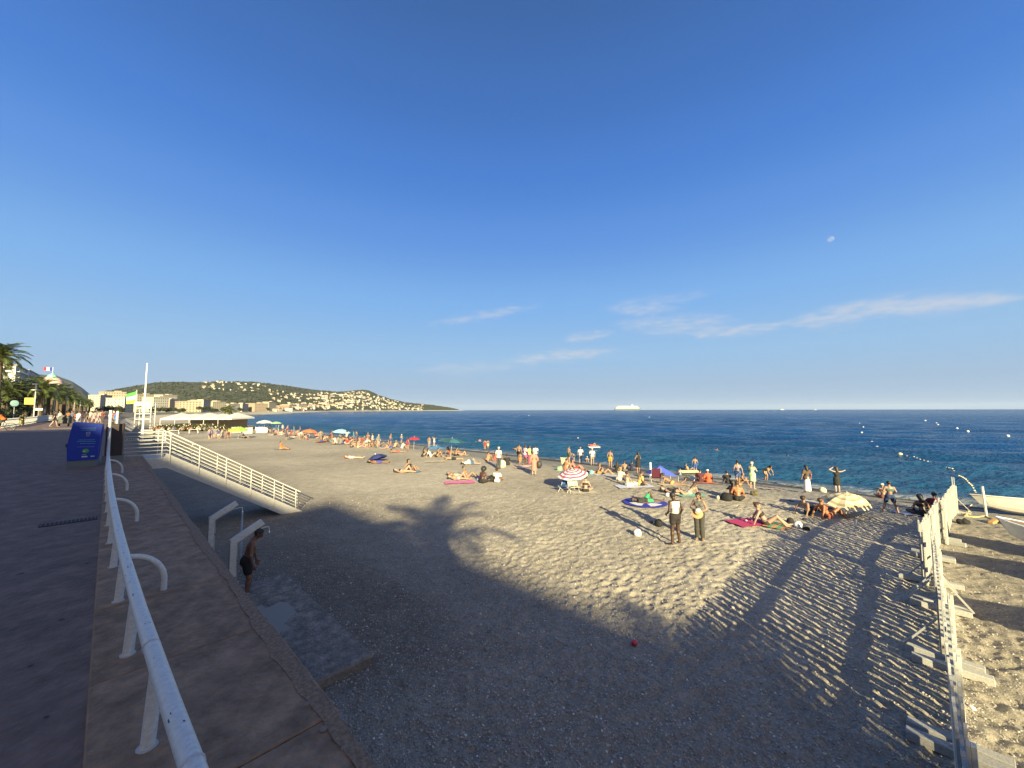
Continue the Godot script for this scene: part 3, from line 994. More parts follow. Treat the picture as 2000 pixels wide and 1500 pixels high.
func make_promenade() -> void:
	var asphalt := worn("asphalt", Color(0.225, 0.155, 0.130), 0.85, 0.19, 0.62, 4.0, 0.012)
	strip(-7.4, 0.06, 4.0, [-60, 900], "promenade", asphalt)
	strip(-30.0, -7.5, 3.88, [-160, 900], "avenue_road", worn("road", Color(0.06, 0.06, 0.062), 0.85, 0.5, 0.7, 2.0))
	strip(-60.0, -30.05, 4.0, [-160, 900], "far_pavement", worn("pave", Color(0.22, 0.20, 0.18), 0.9, 0.5, 0.7, 2.0))
	# sunlight across the promenade far ahead, painted in as paler strips
	var band := MB.new()
	for p in [[50.0, 51.2], [57.0, 57.5]]:
		band.bx(W(-3.7, (p[0] + p[1]) * 0.5, 4.0), Vector3(7.2, 0.012, p[1] - p[0]), TH)
	struct("painted_sun_band", band.done(), mat(Color(0.32, 0.28, 0.25), 0.9))
	# sea wall: face, and coping slabs each with its own joints
	var wall := thing("sea_wall", "stone sea wall with a broad brownish concrete coping along the promenade", "wall", Vector3.ZERO, 0)
	var f := MB.new()
	f.bx(W(0.30, 410, 1.7), Vector3(1.1, 4.2, 860), TH)
	f.bx(W(0.30, -25, 1.7), Vector3(1.1, 4.2, 70), TH)
	part("wall_face", f.done(), worn("wallface", Color(0.24, 0.21, 0.18), 0.9, 0.4, 0.5, 5.0), wall)
	var p := -9.5
	var i := 0
	var tones := [Color(0.385, 0.255, 0.165), Color(0.41, 0.275, 0.18), Color(0.36, 0.235, 0.15)]
	var copm := []
	for c in 3: copm.append(worn("coping%d" % c, tones[c], 0.88, 0.24 + 0.03 * c, 0.60, 6.0, 0.014))
	while p < 46.0:
		var L := 1.31 if p < 19.0 else 3.2
		if p >= 17.9 and p < 19.0: L = 1.3
		var b := MB.new()
		var wdt := 0.975 + rng.randf_range(-0.012, 0.012)
		b.bbox(Transform3D(Basis(Vector3.UP, TH), W(wdt * 0.5 - 0.005, p + L * 0.5, 3.9 + rng.randf_range(-0.003, 0.003))), Vector3(wdt, 0.22, L - 0.006), 0.009)
		part("coping_slab", b.done(), copm[(i * 2 + int(i / 3.0)) % 3], wall)
		p += L
		i += 1
	var b2 := MB.new()
	b2.bx(W(0.45, 460, 3.9), Vector3(0.9, 0.2, 820), TH)
	part("coping_slab", b2.done(), copm[0], wall)
	# darker, rougher band along the edge, where the facing has worn away
	var eb := MB.new()
	var last_s := 0.85
	for k in 300:
		var q0 := -8.0 + k * 0.1
		var ns := 0.872 + 0.014 * sin(k * 0.21) + 0.008 * sin(k * 1.3) + rng.randf_range(-0.006, 0.006)
		eb.quad(W(last_s, q0, 4.0165), W(0.958, q0, 4.0165), W(0.958, q0 + 0.1, 4.0165), W(ns, q0 + 0.1, 4.0165), Vector3.UP)
		last_s = ns
	part("worn_edge", eb.done(), worn("edge", Color(0.36, 0.25, 0.17), 0.95, 0.5, 0.55, 3.0, 0.05), wall)
	# worn lip of gravelly concrete along the edge
	var lip := MB.new()
	for k in 420:
		var q := rng.randf_range(-6.0, 18.0)
		var sz := rng.randf_range(0.006, 0.018)
		lip.ell(W(0.935 + rng.randf_range(-0.07, 0.035), q, 4.008 + rng.randf_range(-0.012, 0.004)), Vector3(sz * 1.5, sz * 0.7, sz * 1.2), 6, 4)
	var lp := part("edge_aggregate", lip.done(), mat(Color(0.20, 0.165, 0.14), 0.9), wall)
	lp.set_meta("kind", "stuff")
	# drain
	var a := on_level(76, 1028, 4.0)
	var bq := on_level(190, 1012, 4.0)
	var d := thing("drain_grate", "narrow dark drain grating let into the promenade asphalt", "drain", (a + bq) * 0.5, atan2(-(bq - a).z, (bq - a).x))
	var L2 := (bq - a).length()
	var g := MB.new()
	g.bx(Vector3(0, 0.004, 0), Vector3(L2, 0.008, 0.24))
	part("tray", g.done(), mat(Color(0.035, 0.03, 0.03), 0.9), d)
	for k in 14:
		var gb := MB.new()
		gb.bx(Vector3(-L2 * 0.5 + (k + 0.5) * L2 / 14, 0.011, 0), Vector3(L2 / 14 - 0.03, 0.008, 0.20))
		part("bar", gb.done(), mat(Color(0.085, 0.072, 0.07), 0.7), d)
	# small dark stains: old gum and tar
	var st := MB.new()
	for q in [[195, 1455, 0.04], [60, 1300, 0.015], [120, 1210, 0.02], [170, 1100, 0.02], [90, 1400, 0.012], [230, 1330, 0.012], [40, 1120, 0.03]]:
		var c := on_level(q[0], q[1], 4.004)
		var pr := []
		for k in 9: pr.append(c + Vector3(cos(k * TAU / 9), 0, sin(k * TAU / 9)) * q[2] * rng.randf_range(0.7, 1.3))
		for k in 9: st.tri(c, pr[k], pr[(k + 1) % 9], Vector3.UP, Vector3.UP, Vector3.UP)
	struct("asphalt_stains", st.done(), mat(Color(0.03, 0.025, 0.025), 0.8))

# ------------------------------------------------------------------ palms
func frond_mesh(seed_: int) -> ArrayMesh:
	var r := RandomNumberGenerator.new()
	r.seed = seed_
	var b := MB.new()
	var L := 3.6
	var pts := []
	for i in 9:
		var t := i / 8.0
		pts.append(Vector3(L * (t - 0.18 * t * t * t), 0.9 * t - 1.9 * t * t, 0.25 * sin(t * 2.0 + seed_) * t))
	b.tint = Color(0.10, 0.115, 0.035)
	b.tube(pts, [0.055, 0.05, 0.045, 0.04, 0.034, 0.028, 0.022, 0.016, 0.01], 4, false)
	for i in 30:
		var t := 0.10 + 0.90 * i / 29.0
		var k := mini(int(t * 8), 7)
		var base: Vector3 = (pts[k] as Vector3).lerp(pts[k + 1], t * 8 - k)
		var dir: Vector3 = ((pts[k + 1] as Vector3) - pts[k]).normalized()
		var len_ := 0.85 * (0.45 + 0.75 * sin(PI * minf(t * 0.9 + 0.08, 1.0)))
		for sg: float in [-1.0, 1.0]:
			var side := dir.cross(Vector3.UP).normalized() * sg
			var out := (side * 0.8 + dir * 0.62 + Vector3(0, 0.30 - 0.75 * t + r.randf_range(-0.2, 0.2), 0)).normalized()
			var tip := base + out * len_ + Vector3(0, -0.10, 0)
			var wv := dir * 0.042
			var v := r.randf_range(0.75, 1.25)
			b.tint = Color(0.075 * v, 0.098 * v, 0.024 * v)
			var nn := out.cross(dir).normalized()
			if nn.y < 0: nn = -nn
			var midp := base.lerp(tip, 0.5) + Vector3(0, 0.05, 0)
			b.tri(base - wv, base + wv, midp + wv, nn, nn, nn)
			b.tri(base - wv, midp + wv, midp - wv, nn, nn, nn)
			b.tri(midp - wv, midp + wv, tip, nn, nn, nn)
	return b.done(true)

var frond_bank := []
var trunk_m: ArrayMesh
func palm(at: Vector3, h: float, crown: float, label: String, group: String, n := 34, fall := 1.75) -> void:
	if frond_bank.is_empty():
		for i in 4: frond_bank.append(frond_mesh(i + 3))
		var t := MB.new()
		var pr := []
		for i in 25:
			var y := i / 24.0
			pr.append(Vector2((0.34 - 0.10 * y + 0.10 * exp(-y * 14.0)) * (1.0 + (0.07 if i % 2 == 0 else -0.03)), y))
		t.lathe(pr, 10)
		trunk_m = t.done()
	var o := thing("palm_tree", label, "palm tree", at, rng.randf() * TAU, group)
	part("trunk", trunk_m, worn("bark", Color(0.17, 0.125, 0.085), 0.95, 1.2, 0.5, 6.0), o, Transform3D(Basis.IDENTITY.scaled(Vector3(1, h, 1)), Vector3.ZERO))
	var heart := MB.new()
	heart.ell(Vector3(0, h - 0.1, 0), Vector3(0.42, 0.7, 0.42), 8, 6)
	part("crown_heart", heart.done(), mat(Color(0.12, 0.09, 0.05), 0.95), o)
	if not mats.has("frond"):
		var m: StandardMaterial3D = vmat("frond", 0.55)
		m.backlight_enabled = true
		m.backlight = Color(0.5, 0.5, 0.5)
		m.cull_mode = BaseMaterial3D.CULL_DISABLED
	for i in n:
		var up := 1.15 - fall * (float(i) / n) + rng.randf_range(-0.12, 0.12)
		var b := Basis.from_euler(Vector3(rng.randf_range(-0.25, 0.25), i * 2.39996, 0)) * Basis(Vector3(0, 0, 1), up)
		part("frond", frond_bank[i % 4], mats["frond"], o, Transform3D(b.scaled(Vector3.ONE * crown * rng.randf_range(0.85, 1.1)), Vector3(0, h + 0.1, 0)))

func make_palms() -> void:
	# the big one at the left edge of the view, then the row along the avenue
	palm(W(-11.2, 92, 4), 9.6, 0.9, "largest palm, nearest on the left, cut by the picture's edge", "", 40)
	palm(W(-13.8, 102, 4), 9.0, 0.95, "tall dense palm just behind the nearest one, its crown dark", "", 38)
	palm(W(-14.8, 114, 4), 7.6, 0.95, "shorter palm in the shade between the two big ones and the banner", "", 36)
	var p := 120.0
	var i := 0
	while p < 430.0:
		palm(W(-9.8 + rng.randf_range(-0.5, 0.5), p, 4), rng.randf_range(5.6, 7.2), rng.randf_range(0.82, 0.98), "feather palm in the sunlit row along the avenue", "palms in the row along the avenue", 26)
		if i % 3 != 1: palm(W(-15.5 + rng.randf_range(-1, 1), p + 7, 4), rng.randf_range(5.4, 7.2), rng.randf_range(0.82, 0.98), "feather palm in the second, shadier row along the avenue", "palms in the second row along the avenue", 24)
		p += 7.5 + i * 0.35
		i += 1
	# out of the frame beside the camera: their crowns throw the soft shadows on the beach
	for q in [[-10.0, -19.0, 8.5, 0.85], [-10.2, -14.0, 6.6, 0.8], [-10.4, -27.0, 7.0, 0.85], [-10.0, -35.0, 6.4, 0.85]]:
		palm(W(q[0], q[1], 4), q[2], q[3], "palm behind the viewer whose crown shades the beach", "palms behind the viewer", 17, 1.0)
	palm(on_beach(456, 838) + PD * 6, 4.6, 0.62, "small palm beside the right end of the restaurant awnings", "", 26)

# ------------------------------------------------------------------ the white rail
func rail_s(p: float) -> float:
	if p < 1.9: return 0.266 + (1.9 - p) * 0.045
	return 0.03 + 0.236 * exp(-(p - 1.9) / 4.6)

func make_railing() -> void:
	var o := thing("railing", "low white tubular handrail on short posts along the promenade edge", "railing")
	var paint := worn("railpaint", Color(0.70, 0.71, 0.70), 0.42, 2.5, 0.80, 1.0, 0.01)
	var top := MB.new()
	var pts := []
	for k in 20: pts.append(W(rail_s(-6.0 + k * 1.2) + 0.012, -6.0 + k * 1.2, 4.385))
	pts.append(W(0.05, 17.4, 4.40))
	pts.append(W(0.05, 17.8, 4.55))
	pts.append(W(0.05, 17.95, 4.85))
	pts.append(W(0.05, 18.0, 5.25))
	pts.append(W(0.05, 18.0, 5.72))
	top.tube(pts, 0.038, 14)
	part("top_tube", top.done(), paint, o)
	for k in 19:
		var p := 2.75 + 1.115 * (k - 6)
		if p > 17.4: break
		var b := MB.new()
		b.tube([W(rail_s(p) - 0.012, p, 3.99), W(rail_s(p) + 0.010, p, 4.37)], 0.031, 12)
		part("post", b.done(), paint, o)
		if p > 0:
			var fl := MB.new()
			fl.tube([W(rail_s(p) - 0.012, p, 3.995), W(rail_s(p) - 0.012, p, 4.016)], 0.044, 12)
			part("foot_ring", fl.done(), mat(Color(0.42, 0.42, 0.42), 0.6), o)
	for k in 6:
		var p := 4.98 + 3.345 * (k - 1)
		if p > 17: break
		var b := MB.new()
		var q := []
		for i in 11:
			var a := PI * 0.5 * i / 10.0
			q.append(W(rail_s(p) + 0.02 + 0.27 * sin(a), p, 4.10 + 0.28 * cos(a)))
		q.append(W(rail_s(p) + 0.29, p, 3.995))
		b.tube(q, 0.024, 10)
		part("curved_brace", b.done(), paint, o)
	for p in [1.9, 3.0, 7.4, 12.2]:
		var c := MB.new()
		c.tube([W(rail_s(p) + 0.012, p, 4.386), W(rail_s(p + 0.012) + 0.012, p + 0.012, 4.386)], 0.0405, 14)
		part("joint_collar", c.done(), mat(Color(0.45, 0.46, 0.48), 0.5), o)
	var chips := MB.new()
	for k in 46:
		var p := 1.4 + pow(rng.randf(), 1.3) * 9.0
		var a := rng.randf_range(-0.9, 0.9)
		var nn := Basis(PD, a) * Vector3.UP
		var c := W(rail_s(p) + 0.012, p, 4.385) + nn * 0.0383
		var t := PD * rng.randf_range(0.003, 0.018)
		var u := nn.cross(PD).normalized() * rng.randf_range(0.002, 0.005)
		chips.quad(c - t - u, c + t - u * 0.4, c + t * 0.8 + u, c - t * 0.6 + u, nn)
	part("paint_chips", chips.done(), mat(Color(0.07, 0.08, 0.10), 0.8), o).set_meta("kind", "stuff")
	# the second tall white post at the head of the stairs
	var o2 := thing("gate_post", "second tall white post, right of the rail's upturned end at the stair head", "post", W(0.22, 19.1, 4.0))
	var b := MB.new()
	b.tube([Vector3(0, 0, 0), Vector3(0, 1.66, 0)], 0.034, 12)
	b.ell(Vector3(0, 1.67, 0), Vector3(0.036, 0.03, 0.036), 10, 6)
	part("tube", b.done(), paint, o2)
	var sg := thing("warning_sign", "small red and white notice on a white foot between the two tall posts", "sign", W(0.16, 18.7, 4.0), 0.25)
	var s := MB.new()
	s.bbox(Transform3D(Basis.IDENTITY, Vector3(0, 0.72, 0)), Vector3(0.17, 0.24, 0.05), 0.015)
	part("red_panel", s.done(), mat(Color(0.45, 0.03, 0.035), 0.5), sg)
	s = MB.new()
	s.bbox(Transform3D(Basis.IDENTITY, Vector3(0.03, 0.30, 0)), Vector3(0.11, 0.60, 0.06), 0.012)
	part("foot", s.done(), mat(Color(0.62, 0.6, 0.56), 0.6), sg)
	s = MB.new()
	s.ell(Vector3(0.03, 0.33, 0.032), Vector3(0.022, 0.022, 0.006), 10, 6)
	part("dot", s.done(), mat(Color(0.03, 0.03, 0.03), 0.5), sg)

# ------------------------------------------------------------------ the blue cabinet
func make_box() -> void:
	var a := on_level(129, 914, 4.0)
	var L := 0.60
	var o := thing("litter_cabinet", "blue slant-topped beach litter cabinet printed with lines of text and a green oval", "litter bin", a, deg_to_rad(41.0))
	var k := L / 0.93
	var body := MB.new()
	var poly := PackedVector2Array()
	for q in [[0.0, 0.2], [-0.035, 0.62], [-0.02, 0.72], [0.10, 1.33], [0.14, 1.36], [1.03, 1.275], [1.06, 1.25], [1.05, 1.20], [0.95, 0.2]]: poly.append(Vector2(q[0] * k, q[1]))
	body.prism(poly, Transform3D(Basis.IDENTITY, Vector3(0, 0, -0.27)), 0.5)
	part("body", body.done(), worn("cabinet", Color(0.001, 0.036, 0.40), 0.6, 1.5, 0.85, 0.6, 0.01), o)
	var pl := MB.new()
	pl.bx(Vector3(0.475 * k, 0.1, -0.27), Vector3(0.93 * k, 0.2, 0.46))
	pl.bx(Vector3(0.13 * k, 0.1, -0.04), Vector3(0.012, 0.2, 0.012))
	part("plinth", pl.done(), mat(Color(0.13, 0.16, 0.17), 0.7), o)
	var lipm := MB.new()
	lipm.bx(Vector3(-0.045 * k, 0.66, -0.27), Vector3(0.05, 0.10, 0.40))
	part("hatch_lip", lipm.done(), mat(Color(0.008, 0.018, 0.12), 0.5), o)
	# flat print: rows of small lettering, too worn and small to read, each word a thin raised film
	var rr := RandomNumberGenerator.new()
	rr.seed = 5
	var pale := MB.new()
	var vio := MB.new()
	var gry := MB.new()
	var put := func(mb: MB, x0: float, x1: float, y: float, hh: float) -> void:
		mb.bx(Vector3((x0 + x1) * 0.5 * k, y, -0.018), Vector3((x1 - x0) * k, hh, 0.004))
	var rows := [[0.36, 0.86, 1.17], [0.40, 0.84, 1.11], [0.32, 0.86, 0.81], [0.27, 0.89, 0.76], [0.38, 0.86, 0.70], [0.30, 0.86, 0.60]]
	for i in rows.size():
		var q: Array = rows[i]
		var xx: float = q[0]
		while xx < q[1] - 0.03:
			var wd := rr.randf_range(0.03, 0.09)
			put.call(vio if i == 5 else pale, xx, minf(xx + wd, q[1]), q[2] - (xx - 0.6) * 0.02, 0.016)
			xx += wd + 0.014
	part("lettering", pale.done(), mat(Color(0.10, 0.30, 0.42), 0.5), o)
	part("lettering", vio.done(), mat(Color(0.16, 0.16, 0.50), 0.5), o)
	put.call(gry, 0.55, 0.68, 1.045, 0.012); put.call(gry, 0.55, 0.68, 0.995, 0.012); put.call(gry, 0.55, 0.565, 1.02, 0.06); put.call(gry, 0.665, 0.68, 1.02, 0.06)
	put.call(gry, 0.46, 0.64, 0.305, 0.035); put.call(gry, 0.74, 0.87, 0.305, 0.03); put.call(gry, 0.46, 0.60, 0.365, 0.010)
	part("emblem", gry.done(), mat(Color(0.50, 0.52, 0.60), 0.5), o)
	var g2 := MB.new()
	put.call(g2, 0.55, 0.67, 0.945, 0.05)
	part("emblem", g2.done(), mat(Color(0.16, 0.17, 0.24), 0.5), o)
	var ov := MB.new()
	ov.ell(Vector3(0.57 * k, 0.475, -0.018), Vector3(0.115 * k, 0.068, 0.006), 20, 6)
	part("oval_logo", ov.done(), mat(Color(0.09, 0.30, 0.06), 0.5), o)
	var fish := MB.new()
	fish.ell(Vector3(0.53 * k, 0.47, -0.012), Vector3(0.03 * k, 0.016, 0.004), 10, 6)
	part("oval_mark", fish.done(), mat(Color(0.6, 0.66, 0.6), 0.5), o)
	var c := on_level(203, 905, 4.0)
	var o2 := thing("brown_cabinet", "plain dark brown cabinet on a grey base behind the blue litter cabinet", "cabinet", c + Vector3(-0.1, 0, -0.4), o.rotation.y)
	var bb := MB.new()
	bb.bbox(Transform3D(Basis.IDENTITY, Vector3(0, 0.74, 0)), Vector3(0.42, 1.05, 0.42), 0.02)
	part("body", bb.done(), mat(Color(0.045, 0.032, 0.028), 0.6), o2)
	bb = MB.new()
	bb.bx(Vector3(0, 0.11, 0), Vector3(0.5, 0.22, 0.5))
	part("base", bb.done(), mat(Color(0.20, 0.19, 0.18), 0.8), o2)

# ------------------------------------------------------------------ stairs
func make_stairs() -> void:
	var o := thing("beach_stairs", "white steel staircase with barred handrails going down from promenade to beach", "staircase", W(0, 0, 0), TH)
	# local x = s, local z = -p
	var white := worn("stairpaint", Color(0.64, 0.62, 0.57), 0.5, 0.8, 0.86, 1.0, 0.01)
	var z0 := -19.1
	var z1 := -20.9
	var top := Vector2(1.55, 4.0)
	var foot := Vector2(6.05, 1.16)
	var dir := (foot - top).normalized()
	var ang := atan2(dir.y, dir.x)
	var ld := MB.new()
	ld.bx(Vector3(1.22, 3.86, (z0 + z1) * 0.5), Vector3(0.66, 0.26, absf(z1 - z0)))
	part("landing", ld.done(), mat(Color(0.42, 0.40, 0.37), 0.8), o)
	for z in [z0, z1]:
		var b := MB.new()
		var mid := (top + foot) * 0.5
		b.box(Transform3D(Basis(Vector3(0, 0, 1), ang), Vector3(mid.x, mid.y - 0.12, z)), Vector3((foot - top).length() + 0.25, 0.44, 0.07))
		part("stringer", b.done(), white, o)
		b = MB.new()
		b.bx(Vector3(1.18, 3.80, z + (0.012 if z == z0 else -0.012)), Vector3(0.78, 0.38, 0.07))
		part("landing_beam", b.done(), white, o)
	for k in 16:
		var t := (k + 0.5) / 16.0
		var c := top.lerp(foot, t)
		var b := MB.new()
		b.bx(Vector3(c.x, c.y + 0.03, (z0 + z1) * 0.5), Vector3(0.28, 0.04, absf(z1 - z0) - 0.08))
		part("tread", b.done(), mat(Color(0.16, 0.16, 0.17), 0.8), o)
	for z in [z0, z1]:
		for k in 7:
			var hh := 0.93 - k * 0.135
			var r := 0.022 if k == 0 else 0.014
			var b := MB.new()
			b.tube([Vector3(0.30 if z == z0 else 0.9, 4.0 + hh, z), Vector3(1.55, 4.0 + hh, z), Vector3(foot.x + (0.1 if k == 0 else 0.0), foot.y + hh + (-0.05 if k == 0 else 0.0), z)], r, 8)
			part("rail" if k == 0 else "bar", b.done(), white, o)
		for k in 6:
			var t := 0.02 + k * 0.192
			var c := top.lerp(foot, minf(t, 0.99))
			var b := MB.new()
			b.tube([Vector3(c.x, c.y - 0.22, z + (0.05 if z == z0 else -0.05)), Vector3(c.x, c.y + 0.92, z + (0.03 if z == z0 else -0.03))], 0.018, 8)
			part("baluster", b.done(), white, o)
		var b3 := MB.new()
		b3.tube([Vector3(1.42, 3.8, z), Vector3(1.42, 4.93, z)], 0.018, 8)
		part("baluster", b3.done(), white, o)
	# end rail of the landing, with its small stickers
	var pn := MB.new()
	pn.bx(Vector3(0.62, 4.70, z0 + 0.03), Vector3(0.30, 0.06, 0.008))
	part("sticker", pn.done(), mat(Color(0.62, 0.60, 0.55), 0.6), o)
	pn = MB.new()
	for k in 5: pn.bx(Vector3(0.53 + k * 0.045, 4.70, z0 + 0.037), Vector3(0.03, 0.03, 0.004))
	part("sticker_print", pn.done(), mat(Color(0.04, 0.04, 0.05), 0.6), o)

# ------------------------------------------------------------------ showers
func make_showers() -> void:
	var white := worn("showerpaint", Color(0.80, 0.79, 0.74), 0.5, 1.0, 0.75, 1.2, 0.01)
	var gy := ground_sp(2.2, 11)
	var slab := MB.new()
	slab.bbox(Transform3D(Basis(Vector3.UP, TH), W(2.2, 9.35, gy - 0.08)), Vector3(2.62, 0.42, 5.1), 0.03)
	var so := struct("concrete_slab", slab.done(), worn("slab", Color(0.40, 0.34, 0.28), 0.8, 0.2, 0.45, 6.0, 0.014))
	so.set_meta("label", "stained concrete shower slab at the foot of the sea wall")
	var wet := MB.new()
	var wc := W(2.35, 9.4, gy + 0.134)
	var ring := []
	for k in 40:
		var a := TAU * k / 40
		var r := 0.50 + 0.20 * sin(a * 3.0 + 1.0) + 0.09 * sin(a * 7.0) + 0.05 * sin(a * 13.0 + 2.0)
		ring.append(wc + SD * cos(a) * r * 0.95 + PD * sin(a) * r * 2.6)
	for k in 40: wet.tri(wc, ring[k], ring[(k + 1) % 40], Vector3.UP, Vector3.UP, Vector3.UP)
	var pud := MB.new()
	struct("puddle", wet.done(), mat(Color(0.24, 0.205, 0.17), 0.55))
	var i := 0
	for p in [14.1, 11.3]:
		var o := thing("beach_shower", ["white bent beach shower post with water running, the farther one", "white bent beach shower post with a dark stained foot, the nearer one"][i], "shower", W(2.2, p, ground_sp(2.2, p)), TH)
		var b := MB.new()
		var poly := PackedVector2Array()
		for q in [[-0.065, -0.1], [0.065, -0.1], [0.065, 1.36], [0.625, 1.69], [0.56, 1.80], [-0.065, 1.44]]: poly.append(Vector2(q[0], q[1]))
		b.prism(poly, Transform3D.IDENTITY, 0.15)
		part("post", b.done(), white, o)
		b = MB.new()
		b.tube([Vector3(0.085, 0.1, 0.04), Vector3(0.085, 1.34, 0.04), Vector3(0.50, 1.585, 0.04), Vector3(0.66, 1.60, 0.04), Vector3(0.72, 1.59, 0.04), Vector3(0.73, 1.50, 0.04)], 0.012, 8)
		part("pipe", b.done(), mat(Color(0.62, 0.62, 0.62), 0.3, 0.6), o)
		b = MB.new()
		b.lathe([Vector2(0.012, 0), Vector2(0.02, -0.02), Vector2(0.026, -0.05), Vector2(0, -0.05)], 10, Transform3D(Basis.IDENTITY, Vector3(0.73, 1.50, 0.04)))
		part("shower_head", b.done(), mat(Color(0.65, 0.65, 0.65), 0.25, 0.7), o)
		b = MB.new()
		b.ell(Vector3(0.085, 0.95, 0.05), Vector3(0.022, 0.03, 0.022), 8, 6)
		part("push_button", b.done(), mat(Color(0.2, 0.2, 0.2), 0.4), o)
		b = MB.new()
		b.bbox(Transform3D(Basis.IDENTITY, Vector3(0, 0.06 + 0.06 * i, 0)), Vector3(0.138, 0.2 + 0.12 * i, 0.158), 0.004)
		part("stained_foot", b.done(), mat(Color(0.06, 0.06, 0.065), 0.8), o)
		i += 1
	var wt := thing("shower_water", "thin spray of water falling from the farther shower", "water", W(2.93, 14.06, ground_sp(2.2, 14.1)), TH)
	var jets := MB.new()
	var rr := RandomNumberGenerator.new()
	rr.seed = 4
	for k in 26:
		var a := rr.randf() * TAU
		var r0 := rr.randf() * 0.022
		var r1 := r0 * (2.5 + rr.randf())
		jets.tube([Vector3(cos(a) * r0, 1.44, sin(a) * r0), Vector3(cos(a) * r0 * 1.6, 1.0, sin(a) * r0 * 1.6), Vector3(cos(a) * r1, rr.randf_range(0.0, 0.7), sin(a) * r1)], [0.002, 0.0022, 0.0012], 4, false)
	var wm := StandardMaterial3D.new()
	wm.albedo_color = Color(0.85, 0.92, 1.0, 0.5)
	wm.transparency = BaseMaterial3D.TRANSPARENCY_ALPHA
	wm.roughness = 0.1
	part("jets", jets.done(), wm, wt).set_meta("kind", "stuff")

# ------------------------------------------------------------------ fence
func make_fence() -> void:
	var base := [[[1905, 1760], [1872, 1480]], [[1873, 1478], [1858, 1312]], [[1845, 1302], [1836, 1192]], [[1835, 1190], [1829, 1142]], [[1804, 1142], [1821, 1092]], [[1822, 1090], [1838, 1054]], [[1845, 1064], [1867, 1003]]]
	var white := [worn("fence0", Color(0.62, 0.61, 0.57), 0.65, 1.5, 0.72, 2.0), worn("fence1", Color(0.56, 0.55, 0.52), 0.7, 1.5, 0.65, 2.0), worn("fence2", Color(0.65, 0.64, 0.60), 0.6, 1.5, 0.78, 2.0)]
	var say := ["white picket beach fence panel nearest the viewer, cut by the picture's foot", "second white picket fence panel from the foot of the picture", "white picket fence panel with two braces on its beach side", "white picket fence panel just short of the step sideways", "white picket fence panel that steps out to the left", "white picket fence panel behind the stepped one", "white picket fence panel at the water end with a tall gate post"]
	for i in base.size():
		var a := on_beach(base[i][0][0], base[i][0][1])
		var b := on_beach(base[i][1][0], base[i][1][1])
		var d := b - a
		var slope := d.y
		d.y = 0
		var L := d.length()
		var o := thing("fence_panel", say[i], "fence panel", a, atan2(-d.z, d.x), "white picket fence panels down the beach")
		var hgt := 1.36
		var n := int(L / 0.128)
		for k in n:
			var x := (k + 0.5) * L / n
			var h := hgt + rng.randf_range(-0.05, 0.05) + (0.30 if i == 6 and k > n - 4 else 0.0)
			if i == 4 and k < 3: h += 0.15
			var mb := MB.new()
			var w := 0.084
			var poly := PackedVector2Array()
			for q in [[-w * 0.5, -0.04], [w * 0.5, -0.04], [w * 0.5, h - 0.035], [w * 0.15, h], [-w * 0.15, h], [-w * 0.5, h - 0.035]]: poly.append(Vector2(q[0], q[1]))
			mb.prism(poly, Transform3D(Basis(Vector3.UP, rng.randf_range(-0.05, 0.05)) * Basis(Vector3(0, 0, 1), rng.randf_range(-0.012, 0.012)), Vector3(x, slope * x / L + 0.06, (0.030 if k % 2 == 0 else -0.030))), 0.024)
			part("picket", mb.done(), white[k % 3], o)
		for y in [0.38, 1.02]:
			var r := MB.new()
			r.box(Transform3D(Basis(Vector3(0, 0, 1), atan2(slope, L)), Vector3(L * 0.5, y + slope * 0.5 + 0.06, 0.0)), Vector3(L, 0.115, 0.034))
			part("rail", r.done(), white[0], o)
		for e in [0.10, L - 0.10]:
			var pz := MB.new()
			pz.bbox(Transform3D(Basis.IDENTITY, Vector3(e, slope * e / L + 0.66, 0.066)), Vector3(0.085, 1.36, 0.042), 0.004)
			part("post", pz.done(), white[2], o)
			var gx := ground(a + d * (e / L)) - a.y
			var ft := MB.new()
			ft.bbox(Transform3D(Basis(Vector3.UP, rng.randf_range(-0.12, 0.12)), Vector3(e + 0.06, gx + 0.075, 0.0)), Vector3(0.15, 0.12, 0.95), 0.008)
			part("foot_beam", ft.done(), white[1], o)
			for sg: float in [-1.0, 1.0]:
				if not i in [2, 3, 6] or ((i + int(e > 1.0)) % 2 == 0 and sg > 0): continue
				var br := MB.new()
				var p0 := Vector3(e + 0.06, gx + 0.13, sg * 0.5)
				var p1 := Vector3(e + 0.06, gx + 0.72, sg * 0.07)
				br.box(Transform3D(Basis(Vector3(1, 0, 0), atan2(-(p1.y - p0.y), p1.z - p0.z)), (p0 + p1) * 0.5), Vector3(0.05, 0.03, (p1 - p0).length()))
				part("brace", br.done(), white[1], o)

